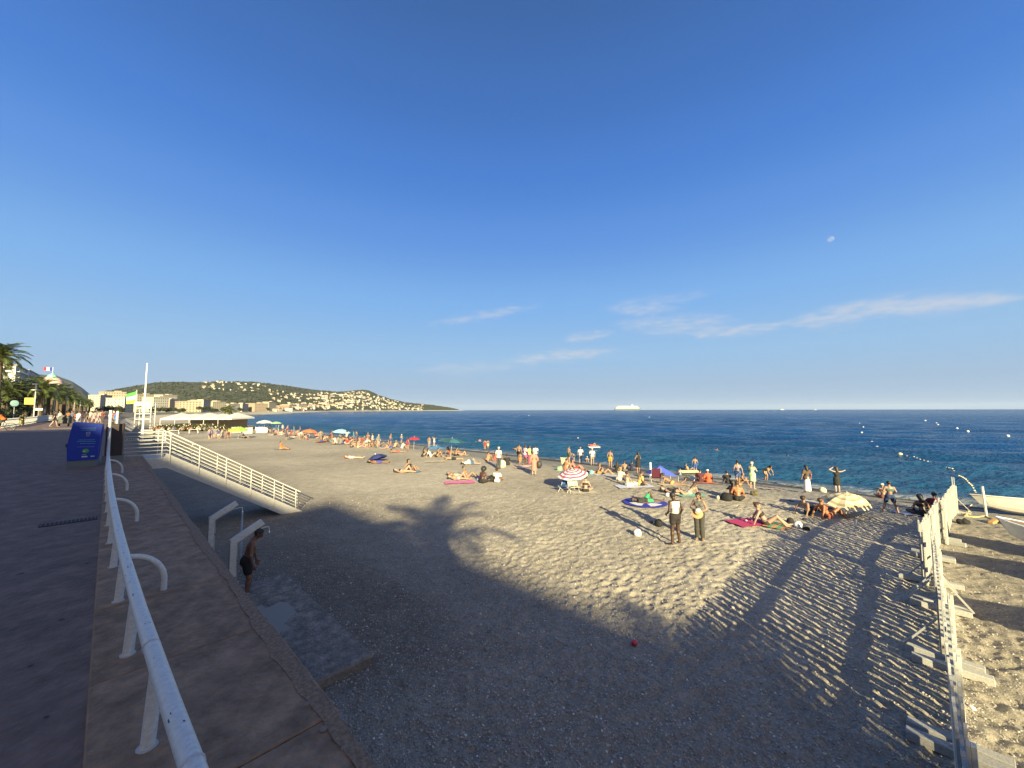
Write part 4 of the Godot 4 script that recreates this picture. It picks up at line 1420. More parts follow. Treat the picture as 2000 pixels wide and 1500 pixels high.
# ------------------------------------------------------------------ boats
func hull(L: float, B: float, H: float, called: String, label: String, at: Vector3, turn: float, col: Color, inner: Color, tilt: float) -> Node3D:
	var o := thing(called, label, "boat", at, turn)
	o.rotation.z = tilt
	var out := MB.new()
	var inn := MB.new()
	var rim := MB.new()
	var n := 16
	var mm := 8
	var P := func(i: int, j: int, k: float) -> Vector3:
		var t := float(i) / n
		var half := B * 0.5 * pow(sin(PI * minf(0.5, 0.5 * pow(1.0 - t, 0.75) * 1.15)), 0.8) * (1.0 - 0.12 * (1 - t)) if t < 1.0 else 0.004
		var deck := H * (0.80 + 0.30 * t * t * t + 0.06 * (1 - t))
		var keel := H * 0.55 * pow(t, 5.0)
		var a := (float(j) / mm * 2.0 - 1.0)
		var q := absf(a)
		var yy := lerpf(keel, deck, pow(q, 1.9))
		var zz := half * signf(a) * pow(q, 0.62)
		return Vector3(-L * 0.5 + L * t + 0.12 * L * pow(t, 3.0) * (yy - keel) / H, yy, zz) + Vector3(0, (1.0 - q) * k * 1.2, -signf(a) * k * q)
	for i in n:
		for j in mm:
			for s in 2:
				var k := 0.0 if s == 0 else 0.04
				var q := [P.call(i, j, k), P.call(i + 1, j, k), P.call(i + 1, j + 1, k), P.call(i, j + 1, k)]
				var nn: Vector3 = (q[2] - q[0]).cross(q[3] - q[1]).normalized()
				var want: Vector3 = ((q[0] + q[2]) * 0.5) - Vector3(((q[0] + q[2]) * 0.5).x, H * 0.9, 0)
				if (nn.dot(want) < 0) != (s == 1): nn = -nn
				(out if s == 0 else inn).quad(q[0], q[1], q[2], q[3], nn)
		for j in [0, mm]:
			var q := [P.call(i, j, -0.02), P.call(i + 1, j, -0.02)]
			rim.tube([q[0], q[1]], 0.03, 6)
	var tr := []
	for j in mm + 1: tr.append(P.call(0, j, 0.0))
	for j in mm: out.flat(tr[0].lerp(tr[mm], 0.5), tr[j], tr[j + 1], Vector3(0, H * 0.5, 0))
	part("hull", out.done(), worn("hull%s" % col, col, 0.42, 0.7, 0.82, 0.8, 0.01), o)
	part("inside", inn.done(), mat(inner, 0.7), o)
	part("gunwale", rim.done(), mat(col * 0.95, 0.5), o)
	for x in [-0.22, 0.12]:
		var th := MB.new()
		th.bx(Vector3(x * L, H * 0.62, 0), Vector3(0.22, 0.03, B * 0.86))
		part("thwart", th.done(), mat(inner * 1.3, 0.7), o)
	return o

func make_boats() -> void:
	var white := Color(0.50, 0.48, 0.44)
	var a := on_beach(1915, 1003) + Vector3(2.55, 0, 0.5)
	var b1 := hull(5.0, 1.7, 0.85, "rowing_boat", "large white beached dinghy at the water's edge, side on", Vector3(a.x, ground(a) + 0.12, a.z), 2.95, white, Color(0.42, 0.36, 0.28), 0.0)
	b1.rotation.x = 0.22
	var b2p := on_beach(1948, 1076) + Vector3(1.29, 0, 1.96)
	hull(4.2, 1.6, 0.85, "rowing_boat", "nearer white boat with a dark interior, cut by the right edge", Vector3(b2p.x, ground(b2p) + 0.03, b2p.z), 2.15, Color(0.62, 0.63, 0.66), Color(0.10, 0.07, 0.06), 0.05)
	for q in [[12.9, -5.3, 2.6], [15.6, -8.4, 2.4]]:
		var w := Vector3(q[0], 0, q[1])
		w.y = ground(w) + 0.02
		hull(4.6, 1.7, 1.05, "rowing_boat", ["white beached boat out of the frame at the right, nearest the fence", "white beached boat out of the frame at the right, next to the dark one"][0 if q[0] < 14 else 1], w, q[2], white, Color(0.3, 0.26, 0.2), 0.0)
	# the white plank that leans on the big dinghy
	var pb := on_beach(1927, 1010)
	var pk := thing("white_plank", "upright white plank leaning against the bow of the large dinghy", "plank", pb, 0.4)
	var m := MB.new()
	m.bbox(Transform3D(Basis(Vector3(0, 0, 1), 0.14), Vector3(-0.09, 0.70, 0)), Vector3(0.15, 1.45, 0.05), 0.006)
	part("board", m.done(), mat(Color(0.5, 0.48, 0.44), 0.6), pk)
	var lg := on_beach(1950, 1022)
	for k in 3:
		var w := lg + Vector3(k * 0.55 - 0.5, 0.08, 0.25 - k * 0.05)
		w.y = ground(w) + 0.08
		var o := thing("timber_skid", ["orange timber skid under the dinghy, the leftmost", "middle orange timber skid under the dinghy", "orange timber skid under the dinghy, nearest the second boat"][k], "timber", w, 0.5 + k * 0.1)
		m = MB.new()
		m.bbox(Transform3D(Basis.IDENTITY, Vector3.ZERO), Vector3(0.9, 0.14, 0.16), 0.02)
		part("beam", m.done(), mat(Color(0.42, 0.24, 0.09), 0.8), o)
	var rp := MB.new()
	var pts := []
	for q in [[1868, 996], [1880, 1005], [1892, 1000], [1886, 1010], [1904, 1012], [1925, 1010], [1942, 1016], [1960, 1017]]:
		pts.append(on_beach(q[0], q[1]) + Vector3(0, 0.05, 0))
	rp.tube(pts, 0.035, 6)
	var ro := part("mooring_rope", rp.done(), mat(Color(0.58, 0.46, 0.16), 0.9), self)
	tag(ro, "yellowish rope lying loose on the shingle before the dinghy", "rope")
	rp = MB.new()
	pts = []
	for q in [[1877, 991], [1884, 994], [1892, 990], [1899, 984], [1906, 976]]:
		pts.append(on_beach(q[0], q[1] + 2) + Vector3(0, 0.05, 0))
	pts[-1].y += 0.25
	rp.tube(pts, 0.03, 6)
	ro = part("mooring_rope", rp.done(), mat(Color(0.60, 0.52, 0.34), 0.9), self)
	tag(ro, "short pale rope from the dinghy's bow to the water's edge", "rope")
	heap(on_beach(1882, 1023), 1.3, 0.26, 0.8, Color(0.012, 0.012, 0.014), "black heap of netting beside the last fence panel", "netting")

func heap(at: Vector3, lx: float, h: float, lz: float, col: Color, label: String, cat: String, turn := 0.0) -> Node3D:
	var o := thing(cat.replace(" ", "_"), label, cat, at, turn)
	lx *= 0.62
	lz *= 0.62
	var bones := []
	var r := RandomNumberGenerator.new()
	r.seed = label.hash()
	for k in 7:
		var c := Vector3(r.randf_range(-0.26, 0.26) * lx, h * r.randf_range(0.1, 0.35), r.randf_range(-0.26, 0.26) * lz)
		bones.append([c, c + Vector3(r.randf_range(-0.12, 0.12) * lx, h * 0.2, r.randf_range(-0.12, 0.12) * lz), h * r.randf_range(0.24, 0.40), h * r.randf_range(0.2, 0.34)])
	part("cover", net(bones, [[Vector3.DOWN, 0.03]], maxf(0.018, h * 0.12), h * 0.25), mat(col, 0.85), o)
	return o
# ------------------------------------------------------------------ people: bones, a smooth field, surface nets
func net(bones: Array, planes: Array, cell: float, k := 0.03) -> ArrayMesh:
	var lo := Vector3.ONE * 99
	var hi := Vector3.ONE * -99
	for b in bones:
		var r: float = maxf(b[2], b[3]) + cell * 2
		lo = lo.min(b[0] - Vector3.ONE * r).min(b[1] - Vector3.ONE * r)
		hi = hi.max(b[0] + Vector3.ONE * r).max(b[1] + Vector3.ONE * r)
	var nx := int((hi.x - lo.x) / cell) + 2
	var ny := int((hi.y - lo.y) / cell) + 2
	var nz := int((hi.z - lo.z) / cell) + 2
	var f := PackedFloat32Array()
	f.resize(nx * ny * nz)
	f.fill(1.0)
	var sy := nx
	var sz := nx * ny
	for b in bones:
		var a: Vector3 = b[0]
		var ra: float = b[2]
		var rb: float = b[3]
		var ab: Vector3 = b[1] - a
		var l2 := maxf(ab.length_squared(), 1e-8)
		var m := maxf(ra, rb) + maxf(k, cell * 1.8)
		var l: Vector3 = a.min(b[1]) - Vector3.ONE * m - lo
		var h: Vector3 = a.max(b[1]) + Vector3.ONE * m - lo
		var x0 := maxi(0, int(l.x / cell)); var x1 := mini(nx - 1, int(h.x / cell) + 1)
		var y0 := maxi(0, int(l.y / cell)); var y1 := mini(ny - 1, int(h.y / cell) + 1)
		var z0 := maxi(0, int(l.z / cell)); var z1 := mini(nz - 1, int(h.z / cell) + 1)
		for z in range(z0, z1 + 1):
			for y in range(y0, y1 + 1):
				var i := x0 + y * sy + z * sz
				var q := lo + Vector3(x0, y, z) * cell - a
				for x in range(x0, x1 + 1):
					var t := clampf(q.dot(ab) / l2, 0.0, 1.0)
					var d := (q - ab * t).length() - ra - (rb - ra) * t
					var old := f[i]
					var w := k - absf(old - d)
					f[i] = minf(old, d) - (w * w * 0.25 / k if w > 0.0 else 0.0)
					i += 1
					q.x += cell
	for pl in planes:
		var i := 0
		for z in nz:
			for y in ny:
				for x in nx:
					if f[i] < 0.9:
						f[i] = maxf(f[i], (lo + Vector3(x, y, z) * cell).dot(pl[0]) - pl[1])
					i += 1
	var at := PackedInt32Array()
	at.resize(nx * ny * nz)
	at.fill(-1)
	var vs := PackedVector3Array()
	var off := [0, 1, sy, sy + 1, sz, sz + 1, sz + sy, sz + sy + 1]
	var o1 := sy + 1
	var o2 := sz + 1
	var o3 := sz + sy
	var o4 := sz + sy + 1
	var cor := [Vector3(0, 0, 0), Vector3(1, 0, 0), Vector3(0, 1, 0), Vector3(1, 1, 0), Vector3(0, 0, 1), Vector3(1, 0, 1), Vector3(0, 1, 1), Vector3(1, 1, 1)]
	var edges := [[0, 1], [2, 3], [4, 5], [6, 7], [0, 2], [1, 3], [4, 6], [5, 7], [0, 4], [1, 5], [2, 6], [3, 7]]
	for z in nz - 1:
		for y in ny - 1:
			var i := y * sy + z * sz
			for x in nx - 1:
				var c := int(f[i] < 0) + int(f[i + 1] < 0) + int(f[i + sy] < 0) + int(f[i + o1] < 0) + int(f[i + sz] < 0) + int(f[i + o2] < 0) + int(f[i + o3] < 0) + int(f[i + o4] < 0)
				if c > 0 and c < 8:
					var sum := Vector3.ZERO
					var cnt := 0
					for e in edges:
						var fa := f[i + off[e[0]]]
						var fb := f[i + off[e[1]]]
						if (fa < 0) != (fb < 0):
							sum += (cor[e[0]] as Vector3).lerp(cor[e[1]], fa / (fa - fb))
							cnt += 1
					at[i] = vs.size()
					vs.append(lo + (Vector3(x, y, z) + sum / cnt) * cell)
				i += 1
	var ix := PackedInt32Array()
	for z in range(1, nz - 1):
		for y in range(1, ny - 1):
			var i := 1 + y * sy + z * sz
			for x in range(1, nx - 1):
				var s0 := f[i] < 0
				if s0 != (f[i + 1] < 0):
					_quad(ix, at[i], at[i - sy], at[i - sy - sz], at[i - sz], s0)
				if s0 != (f[i + sy] < 0):
					_quad(ix, at[i], at[i - sz], at[i - 1 - sz], at[i - 1], s0)
				if s0 != (f[i + sz] < 0):
					_quad(ix, at[i], at[i - 1], at[i - 1 - sy], at[i - sy], s0)
				i += 1
	var nn := PackedVector3Array()
	nn.resize(vs.size())
	for q in range(0, ix.size(), 3):
		var g := (vs[ix[q + 2]] - vs[ix[q]]).cross(vs[ix[q + 1]] - vs[ix[q]])
		nn[ix[q]] += g; nn[ix[q + 1]] += g; nn[ix[q + 2]] += g
	for q in nn.size(): nn[q] = nn[q].normalized()
	var arr := []
	arr.resize(Mesh.ARRAY_MAX)
	arr[Mesh.ARRAY_VERTEX] = vs
	arr[Mesh.ARRAY_NORMAL] = nn
	arr[Mesh.ARRAY_INDEX] = ix
	var mesh := ArrayMesh.new()
	mesh.add_surface_from_arrays(Mesh.PRIMITIVE_TRIANGLES, arr)
	return mesh

func _quad(ix: PackedInt32Array, a: int, b: int, c: int, d: int, flip: bool) -> void:
	if a < 0 or b < 0 or c < 0 or d < 0: return
	if flip:
		ix.append_array([a, c, b, a, d, c])
	else:
		ix.append_array([a, b, c, a, c, d])

# joints of a pose: front is +z, ground is y = 0
func skel(pose: String, fem: bool) -> Dictionary:
	var O := Vector3(0, 0.93, 0)
	var U := Vector3.UP
	var F := Vector3(0, 0, 1)
	var HF := Vector3(0, 0, 1)      # where the head looks
	var HU := Vector3.UP
	var kn := [Vector3(-0.10, 0.50, 0.02), Vector3(0.10, 0.50, 0.02)]
	var an := [Vector3(-0.11, 0.075, -0.02), Vector3(0.11, 0.075, -0.02)]
	var to := [Vector3(-0.14, 0.03, 0.14), Vector3(0.14, 0.03, 0.14)]
	var el := [Vector3(-0.25, 1.13, -0.04), Vector3(0.25, 1.13, -0.04)]
	var wr := [Vector3(-0.27, 0.88, 0.05), Vector3(0.27, 0.88, 0.05)]
	match pose:
		"stand": pass
		"walk":
			kn = [Vector3(-0.10, 0.52, 0.14), Vector3(0.10, 0.50, -0.06)]
			an = [Vector3(-0.10, 0.08, 0.22), Vector3(0.10, 0.12, -0.28)]
			to = [Vector3(-0.11, 0.04, 0.38), Vector3(0.10, 0.03, -0.14)]
			wr = [Vector3(-0.26, 0.90, -0.14), Vector3(0.26, 0.92, 0.18)]
		"straddle":
			O = Vector3(0, 0.88, 0)
			kn = [Vector3(-0.20, 0.48, 0.04), Vector3(0.20, 0.48, 0.04)]
			an = [Vector3(-0.30, 0.075, 0), Vector3(0.30, 0.075, 0)]
			to = [Vector3(-0.36, 0.03, 0.14), Vector3(0.36, 0.03, 0.14)]
			wr = [Vector3(-0.20, 0.98, 0.20), Vector3(0.36, 1.18, 0.20)]
		"look_down":      # man with bowed head, one hand at his side, the other before him
			HF = Vector3(-0.25, -0.62, 0.74); HU = Vector3(-0.1, 0.76, 0.64)
			U = Vector3(-0.02, 0.99, 0.06)
			el = [Vector3(-0.29, 1.13, -0.02), Vector3(0.27, 1.13, -0.05)]
			wr = [Vector3(-0.31, 0.88, 0.12), Vector3(0.20, 0.97, 0.16)]
			kn = [Vector3(-0.13, 0.50, 0.03), Vector3(0.13, 0.50, 0.0)]
			an = [Vector3(-0.16, 0.075, 0.0), Vector3(0.17, 0.075, -0.04)]
			to = [Vector3(-0.20, 0.03, 0.15), Vector3(0.22, 0.03, 0.11)]
		"hold":           # both forearms brought in front of the belly
			HF = Vector3(-0.1, -0.25, 0.96); HU = Vector3(0, 0.96, 0.25)
			el = [Vector3(-0.26, 1.12, 0.0), Vector3(0.26, 1.12, 0.0)]
			wr = [Vector3(-0.10, 1.06, 0.25), Vector3(0.06, 1.03, 0.26)]
			kn = [Vector3(-0.08, 0.50, 0.03), Vector3(0.08, 0.50, 0.01)]
			an = [Vector3(-0.08, 0.075, 0.0), Vector3(0.09, 0.075, -0.03)]
			to = [Vector3(-0.10, 0.03, 0.16), Vector3(0.12, 0.03, 0.13)]
		"bowed":          # under a shower, head and shoulders bent forward
			U = Vector3(0, 0.97, 0.24); HF = Vector3(0, -0.6, 0.8); HU = Vector3(0, 0.8, 0.6)
			O = Vector3(0, 0.92, -0.04)
			el = [Vector3(-0.25, 1.07, 0.06), Vector3(0.25, 1.07, 0.06)]
			wr = [Vector3(-0.23, 0.82, 0.12), Vector3(0.23, 0.82, 0.12)]
		"bend":
			U = Vector3(0, 0.55, 0.83); F = Vector3(0, -0.83, 0.55); HF = Vector3(0, -0.5, 0.86); HU = Vector3(0, 0.86, 0.5)
			O = Vector3(0, 0.86, -0.12)
			el = [Vector3(-0.24, 0.88, 0.36), Vector3(0.24, 0.88, 0.36)]
			wr = [Vector3(-0.16, 0.66, 0.46), Vector3(0.16, 0.66, 0.46)]
		"arms_up":
			el = [Vector3(-0.40, 1.38, 0.08), Vector3(0.36, 1.50, 0.10)]
			wr = [Vector3(-0.60, 1.44, 0.16), Vector3(0.14, 1.62, 0.14)]
		"chest_hands":
			el = [Vector3(-0.27, 1.16, 0.04), Vector3(0.27, 1.16, 0.04)]
			wr = [Vector3(-0.12, 1.26, 0.22), Vector3(0.12, 1.26, 0.22)]
		"sit_knees":
			O = Vector3(0, 0.12, -0.2); U = Vector3(0, 0.96, 0.28); F = Vector3(0, -0.28, 0.96)
			kn = [Vector3(-0.12, 0.50, 0.14), Vector3(0.12, 0.50, 0.14)]
			an = [Vector3(-0.11, 0.08, 0.32), Vector3(0.11, 0.08, 0.32)]
			to = [Vector3(-0.13, 0.03, 0.48), Vector3(0.13, 0.03, 0.48)]
			el = [Vector3(-0.27, 0.40, 0.06), Vector3(0.27, 0.40, 0.06)]
			wr = [Vector3(-0.12, 0.38, 0.28), Vector3(0.12, 0.38, 0.28)]
		"sit_cross":
			O = Vector3(0, 0.12, -0.1); U = Vector3(0, 0.98, 0.18); F = Vector3(0, -0.18, 0.98); HF = Vector3(0, -0.3, 0.95); HU = Vector3(0, 0.95, 0.3)
			kn = [Vector3(-0.34, 0.18, 0.16), Vector3(0.34, 0.18, 0.16)]
			an = [Vector3(0.05, 0.07, 0.26), Vector3(-0.05, 0.07, 0.30)]
			to = [Vector3(0.18, 0.05, 0.28), Vector3(-0.18, 0.05, 0.32)]
			el = [Vector3(-0.26, 0.34, 0.0), Vector3(0.26, 0.34, 0.0)]
			wr = [Vector3(-0.14, 0.24, 0.20), Vector3(0.14, 0.24, 0.20)]
		"sit_back":       # leaning back on straight arms, knees a little bent
			O = Vector3(0, 0.12, 0); U = Vector3(0, 0.86, -0.5); F = Vector3(0, 0.5, 0.86)
			kn = [Vector3(-0.10, 0.40, 0.34), Vector3(0.10, 0.34, 0.38)]
			an = [Vector3(-0.10, 0.08, 0.62), Vector3(0.12, 0.07, 0.70)]
			to = [Vector3(-0.11, 0.08, 0.78), Vector3(0.14, 0.10, 0.84)]
			el = [Vector3(-0.27, 0.30, -0.33), Vector3(0.27, 0.30, -0.33)]
			wr = [Vector3(-0.28, 0.06, -0.42), Vector3(0.28, 0.06, -0.42)]
		"sit_legs":
			O = Vector3(0, 0.12, -0.1); U = Vector3(0, 0.99, -0.1); F = Vector3(0, 0.1, 0.99)
			kn = [Vector3(-0.10, 0.17, 0.34), Vector3(0.10, 0.17, 0.34)]
			an = [Vector3(-0.09, 0.06, 0.74), Vector3(0.09, 0.06, 0.74)]
			to = [Vector3(-0.10, 0.18, 0.82), Vector3(0.10, 0.18, 0.82)]
			el = [Vector3(-0.27, 0.36, -0.04), Vector3(0.27, 0.36, -0.04)]
			wr = [Vector3(-0.16, 0.24, 0.18), Vector3(0.16, 0.24, 0.18)]
		"lie_back", "lie_knee":
			O = Vector3(0, 0.11, 0); U = Vector3(0, 0.05, -1).normalized(); F = Vector3(0, 1, 0.05).normalized(); HF = F; HU = U
			kn = [Vector3(-0.10, 0.10, 0.43), Vector3(0.10, 0.10, 0.43)]
			an = [Vector3(-0.11, 0.06, 0.85), Vector3(0.11, 0.06, 0.85)]
			to = [Vector3(-0.14, 0.19, 0.92), Vector3(0.14, 0.19, 0.92)]
			if pose == "lie_knee":
				kn[1] = Vector3(0.10, 0.44, 0.28); an[1] = Vector3(0.10, 0.07, 0.46); to[1] = Vector3(0.11, 0.03, 0.60)
			el = [Vector3(-0.27, 0.06, -0.22), Vector3(0.27, 0.06, -0.22)]
			wr = [Vector3(-0.26, 0.06, 0.03), Vector3(0.26, 0.06, 0.03)]
		"lie_front":
			O = Vector3(0, 0.11, 0); U = Vector3(0, 0.12, -1).normalized(); F = Vector3(0, -1, -0.12).normalized(); HF = Vector3(0, -0.2, -1).normalized(); HU = Vector3(0, 1, -0.2).normalized()
			kn = [Vector3(-0.10, 0.07, 0.43), Vector3(0.10, 0.07, 0.43)]
			an = [Vector3(-0.11, 0.07, 0.85), Vector3(0.11, 0.07, 0.85)]
			to = [Vector3(-0.11, 0.03, 0.98), Vector3(0.11, 0.03, 0.98)]
			el = [Vector3(-0.26, 0.05, -0.52), Vector3(0.26, 0.05, -0.52)]
			wr = [Vector3(-0.08, 0.05, -0.70), Vector3(0.08, 0.05, -0.70)]
		"prop_front":     # on the belly, propped on the elbows
			O = Vector3(0, 0.11, 0); U = Vector3(0, 0.55, -0.83); F = Vector3(0, -0.83, -0.55); HF = Vector3(0, -0.1, -1).normalized(); HU = Vector3(0, 1, -0.1).normalized()
			kn = [Vector3(-0.10, 0.07, 0.43), Vector3(0.10, 0.07, 0.43)]
			an = [Vector3(-0.11, 0.07, 0.85), Vector3(0.11, 0.30, 0.72)]
			to = [Vector3(-0.11, 0.03, 0.98), Vector3(0.11, 0.42, 0.76)]
			el = [Vector3(-0.20, 0.05, -0.44), Vector3(0.20, 0.05, -0.44)]
			wr = [Vector3(-0.06, 0.05, -0.66), Vector3(0.06, 0.05, -0.66)]
		"swim":
			O = Vector3(0, -0.12, 0); U = Vector3(0, 0.25, 0.97); F = Vector3(0, -0.97, 0.25); HF = Vector3(0, 0.1, 1).normalized(); HU = Vector3(0, 1, -0.1).normalized()
			kn = [Vector3(-0.10, -0.2, -0.42), Vector3(0.10, -0.22, -0.42)]
			an = [Vector3(-0.10, -0.3, -0.82), Vector3(0.10, -0.3, -0.82)]
			to = [Vector3(-0.10, -0.3, -0.96), Vector3(0.10, -0.3, -0.96)]
			el = [Vector3(-0.40, -0.02, 0.48), Vector3(0.40, -0.02, 0.48)]
			wr = [Vector3(-0.42, -0.02, 0.70), Vector3(0.30, -0.02, 0.72)]
		"cycle":          # bent over a handlebar
			O = Vector3(0, 0.98, -0.1); U = Vector3(0, 0.8, 0.6); F = Vector3(0, -0.6, 0.8); HF = Vector3(0, 0, 1)
			kn = [Vector3(-0.11, 0.78, 0.28), Vector3(0.11, 0.60, 0.14)]
			an = [Vector3(-0.11, 0.40, 0.16), Vector3(0.11, 0.22, -0.02)]
			to = [Vector3(-0.11, 0.36, 0.30), Vector3(0.11, 0.16, 0.12)]
			el = [Vector3(-0.25, 1.15, 0.38), Vector3(0.25, 1.15, 0.38)]
			wr = [Vector3(-0.24, 1.05, 0.58), Vector3(0.24, 1.05, 0.58)]
	U = U.normalized(); F = (F - U * F.dot(U)).normalized()
	HU = HU.normalized(); HF = (HF - HU * HF.dot(HU)).normalized()
	var R := F.cross(U)
	if R.x > 0: R = -R
	return {"O": O, "U": U, "F": F, "R": -R, "HF": HF, "HU": HU, "kn": kn, "an": an, "to": to, "el": el, "wr": wr, "fem": fem,
		"neck": O + U * 0.50, "head": O + U * 0.56 + HU * 0.10 + HF * 0.025}

func body_bones(k: Dictionary, hero := false) -> Array:
	var O: Vector3 = k.O; var U: Vector3 = k.U; var F: Vector3 = k.F; var R: Vector3 = k.R
	var HU: Vector3 = k.HU; var HF: Vector3 = k.HF
	var fem: bool = k.fem
	var sw := 0.150 if fem else 0.172
	var b := []
	b.append([O - R * 0.075, O + R * 0.075, 0.105, 0.105])
	b.append([O, O + U * 0.16, 0.105, 0.088 if fem else 0.10])
	b.append([O + U * 0.16, O + U * 0.33, 0.088 if fem else 0.10, 0.10])
	b.append([O + U * 0.33 - R * 0.07, O + U * 0.33 + R * 0.07, 0.088 if fem else 0.102, 0.088 if fem else 0.102])
	b.append([O + U * 0.44 - R * (sw - 0.03), O + U * 0.44 + R * (sw - 0.03), 0.06, 0.06])
	b.append([O + U * 0.40, O + U * 0.47, 0.085, 0.06])
	if fem:
		for q: float in [-1.0, 1.0]: b.append([O + U * 0.33 + R * 0.07 * q + F * 0.04, O + U * 0.32 + R * 0.075 * q + F * 0.07, 0.055, 0.05])
	for q: float in [-1.0, 1.0]:
		b.append([O + R * 0.065 * q - F * 0.05, O - U * 0.05 + R * 0.07 * q - F * 0.05, 0.085, 0.08])
	b.append([k.neck - U * 0.03, k.head - HU * 0.06, 0.055, 0.05])
	var H: Vector3 = k.head
	b.append([H - HF * 0.015 + HU * 0.02, H + HF * 0.02 + HU * 0.025, 0.085, 0.08])
	b.append([H + HF * 0.03 - HU * 0.02, H + HF * 0.045 - HU * 0.075, 0.06, 0.04])
	if hero:
		b.append([H + HF * 0.10 + HU * 0.015, H + HF * 0.118 - HU * 0.025, 0.010, 0.015])
		var HR := HF.cross(HU)
		for q: float in [-1.0, 1.0]:
			b.append([H + HR * q * 0.083 + HU * 0.015 - HF * 0.01, H + HR * q * 0.083 - HU * 0.02, 0.016, 0.012])
		b.append([H + HF * 0.092 - HU * 0.05 - HR * 0.02, H + HF * 0.092 - HU * 0.05 + HR * 0.02, 0.011, 0.011])
	for i in 2:
		var q := -1.0 if i == 0 else 1.0
		var side: Vector3 = R * (q if R.x > 0 else -q)
		var hip := O + side * 0.085 - U * 0.02
		b.append([hip, k.kn[i], 0.092 if fem else 0.088, 0.056])
		b.append([k.kn[i], (k.kn[i] as Vector3).lerp(k.an[i], 0.3), 0.054, 0.056])
		b.append([(k.kn[i] as Vector3).lerp(k.an[i], 0.3), k.an[i], 0.056, 0.036])
		b.append([k.an[i], k.to[i], 0.038, 0.028])
		var sh := O + U * 0.445 + side * sw
		b.append([sh, k.el[i], 0.050 if fem else 0.056, 0.038])
		b.append([k.el[i], k.wr[i], 0.040, 0.027])
		var hd: Vector3 = ((k.wr[i] as Vector3) - (k.el[i] as Vector3)).normalized()
		if not hero:
			b.append([k.wr[i], k.wr[i] + hd * 0.10, 0.032, 0.024])
			var th := hd.cross(Vector3.UP if absf(hd.y) < 0.9 else Vector3.RIGHT).normalized()
			b.append([k.wr[i] + hd * 0.02, k.wr[i] + hd * 0.06 + th * 0.04, 0.02, 0.02])
	return b

func hand_bones(w: Vector3, d: Vector3, palm: Vector3, side: float) -> Array:
	# palm, four fingers of different length with a bend, and a thumb that leaves the side of the palm
	var x := d.cross(palm).normalized() * side
	var b := []
	b.append([w, w + d * 0.03, 0.024, 0.024])
	for i in 4:
		var o := (i - 1.5) * 0.019
		var L: float = [0.072, 0.082, 0.076, 0.058][i]
		var a := w + d * 0.03 + x * o * 0.8
		var kn := w + d * 0.088 + x * o
		b.append([a, kn, 0.014, 0.0115])
		var m := kn + (d * 0.85 + palm * 0.5).normalized() * L * 0.55
		b.append([kn, m, 0.0095, 0.0085])
		b.append([m, m + (d * 0.5 + palm * 0.86).normalized() * L * 0.45, 0.0085, 0.0075])
	var t0 := w + d * 0.03 - x * 0.026
	var t1 := t0 + (d * 0.6 - x * 0.7 + palm * 0.3).normalized() * 0.04
	b.append([t0, t1, 0.014, 0.011])
	b.append([t1, t1 + (d * 0.85 - x * 0.2 + palm * 0.4).normalized() * 0.032, 0.010, 0.008])
	return b

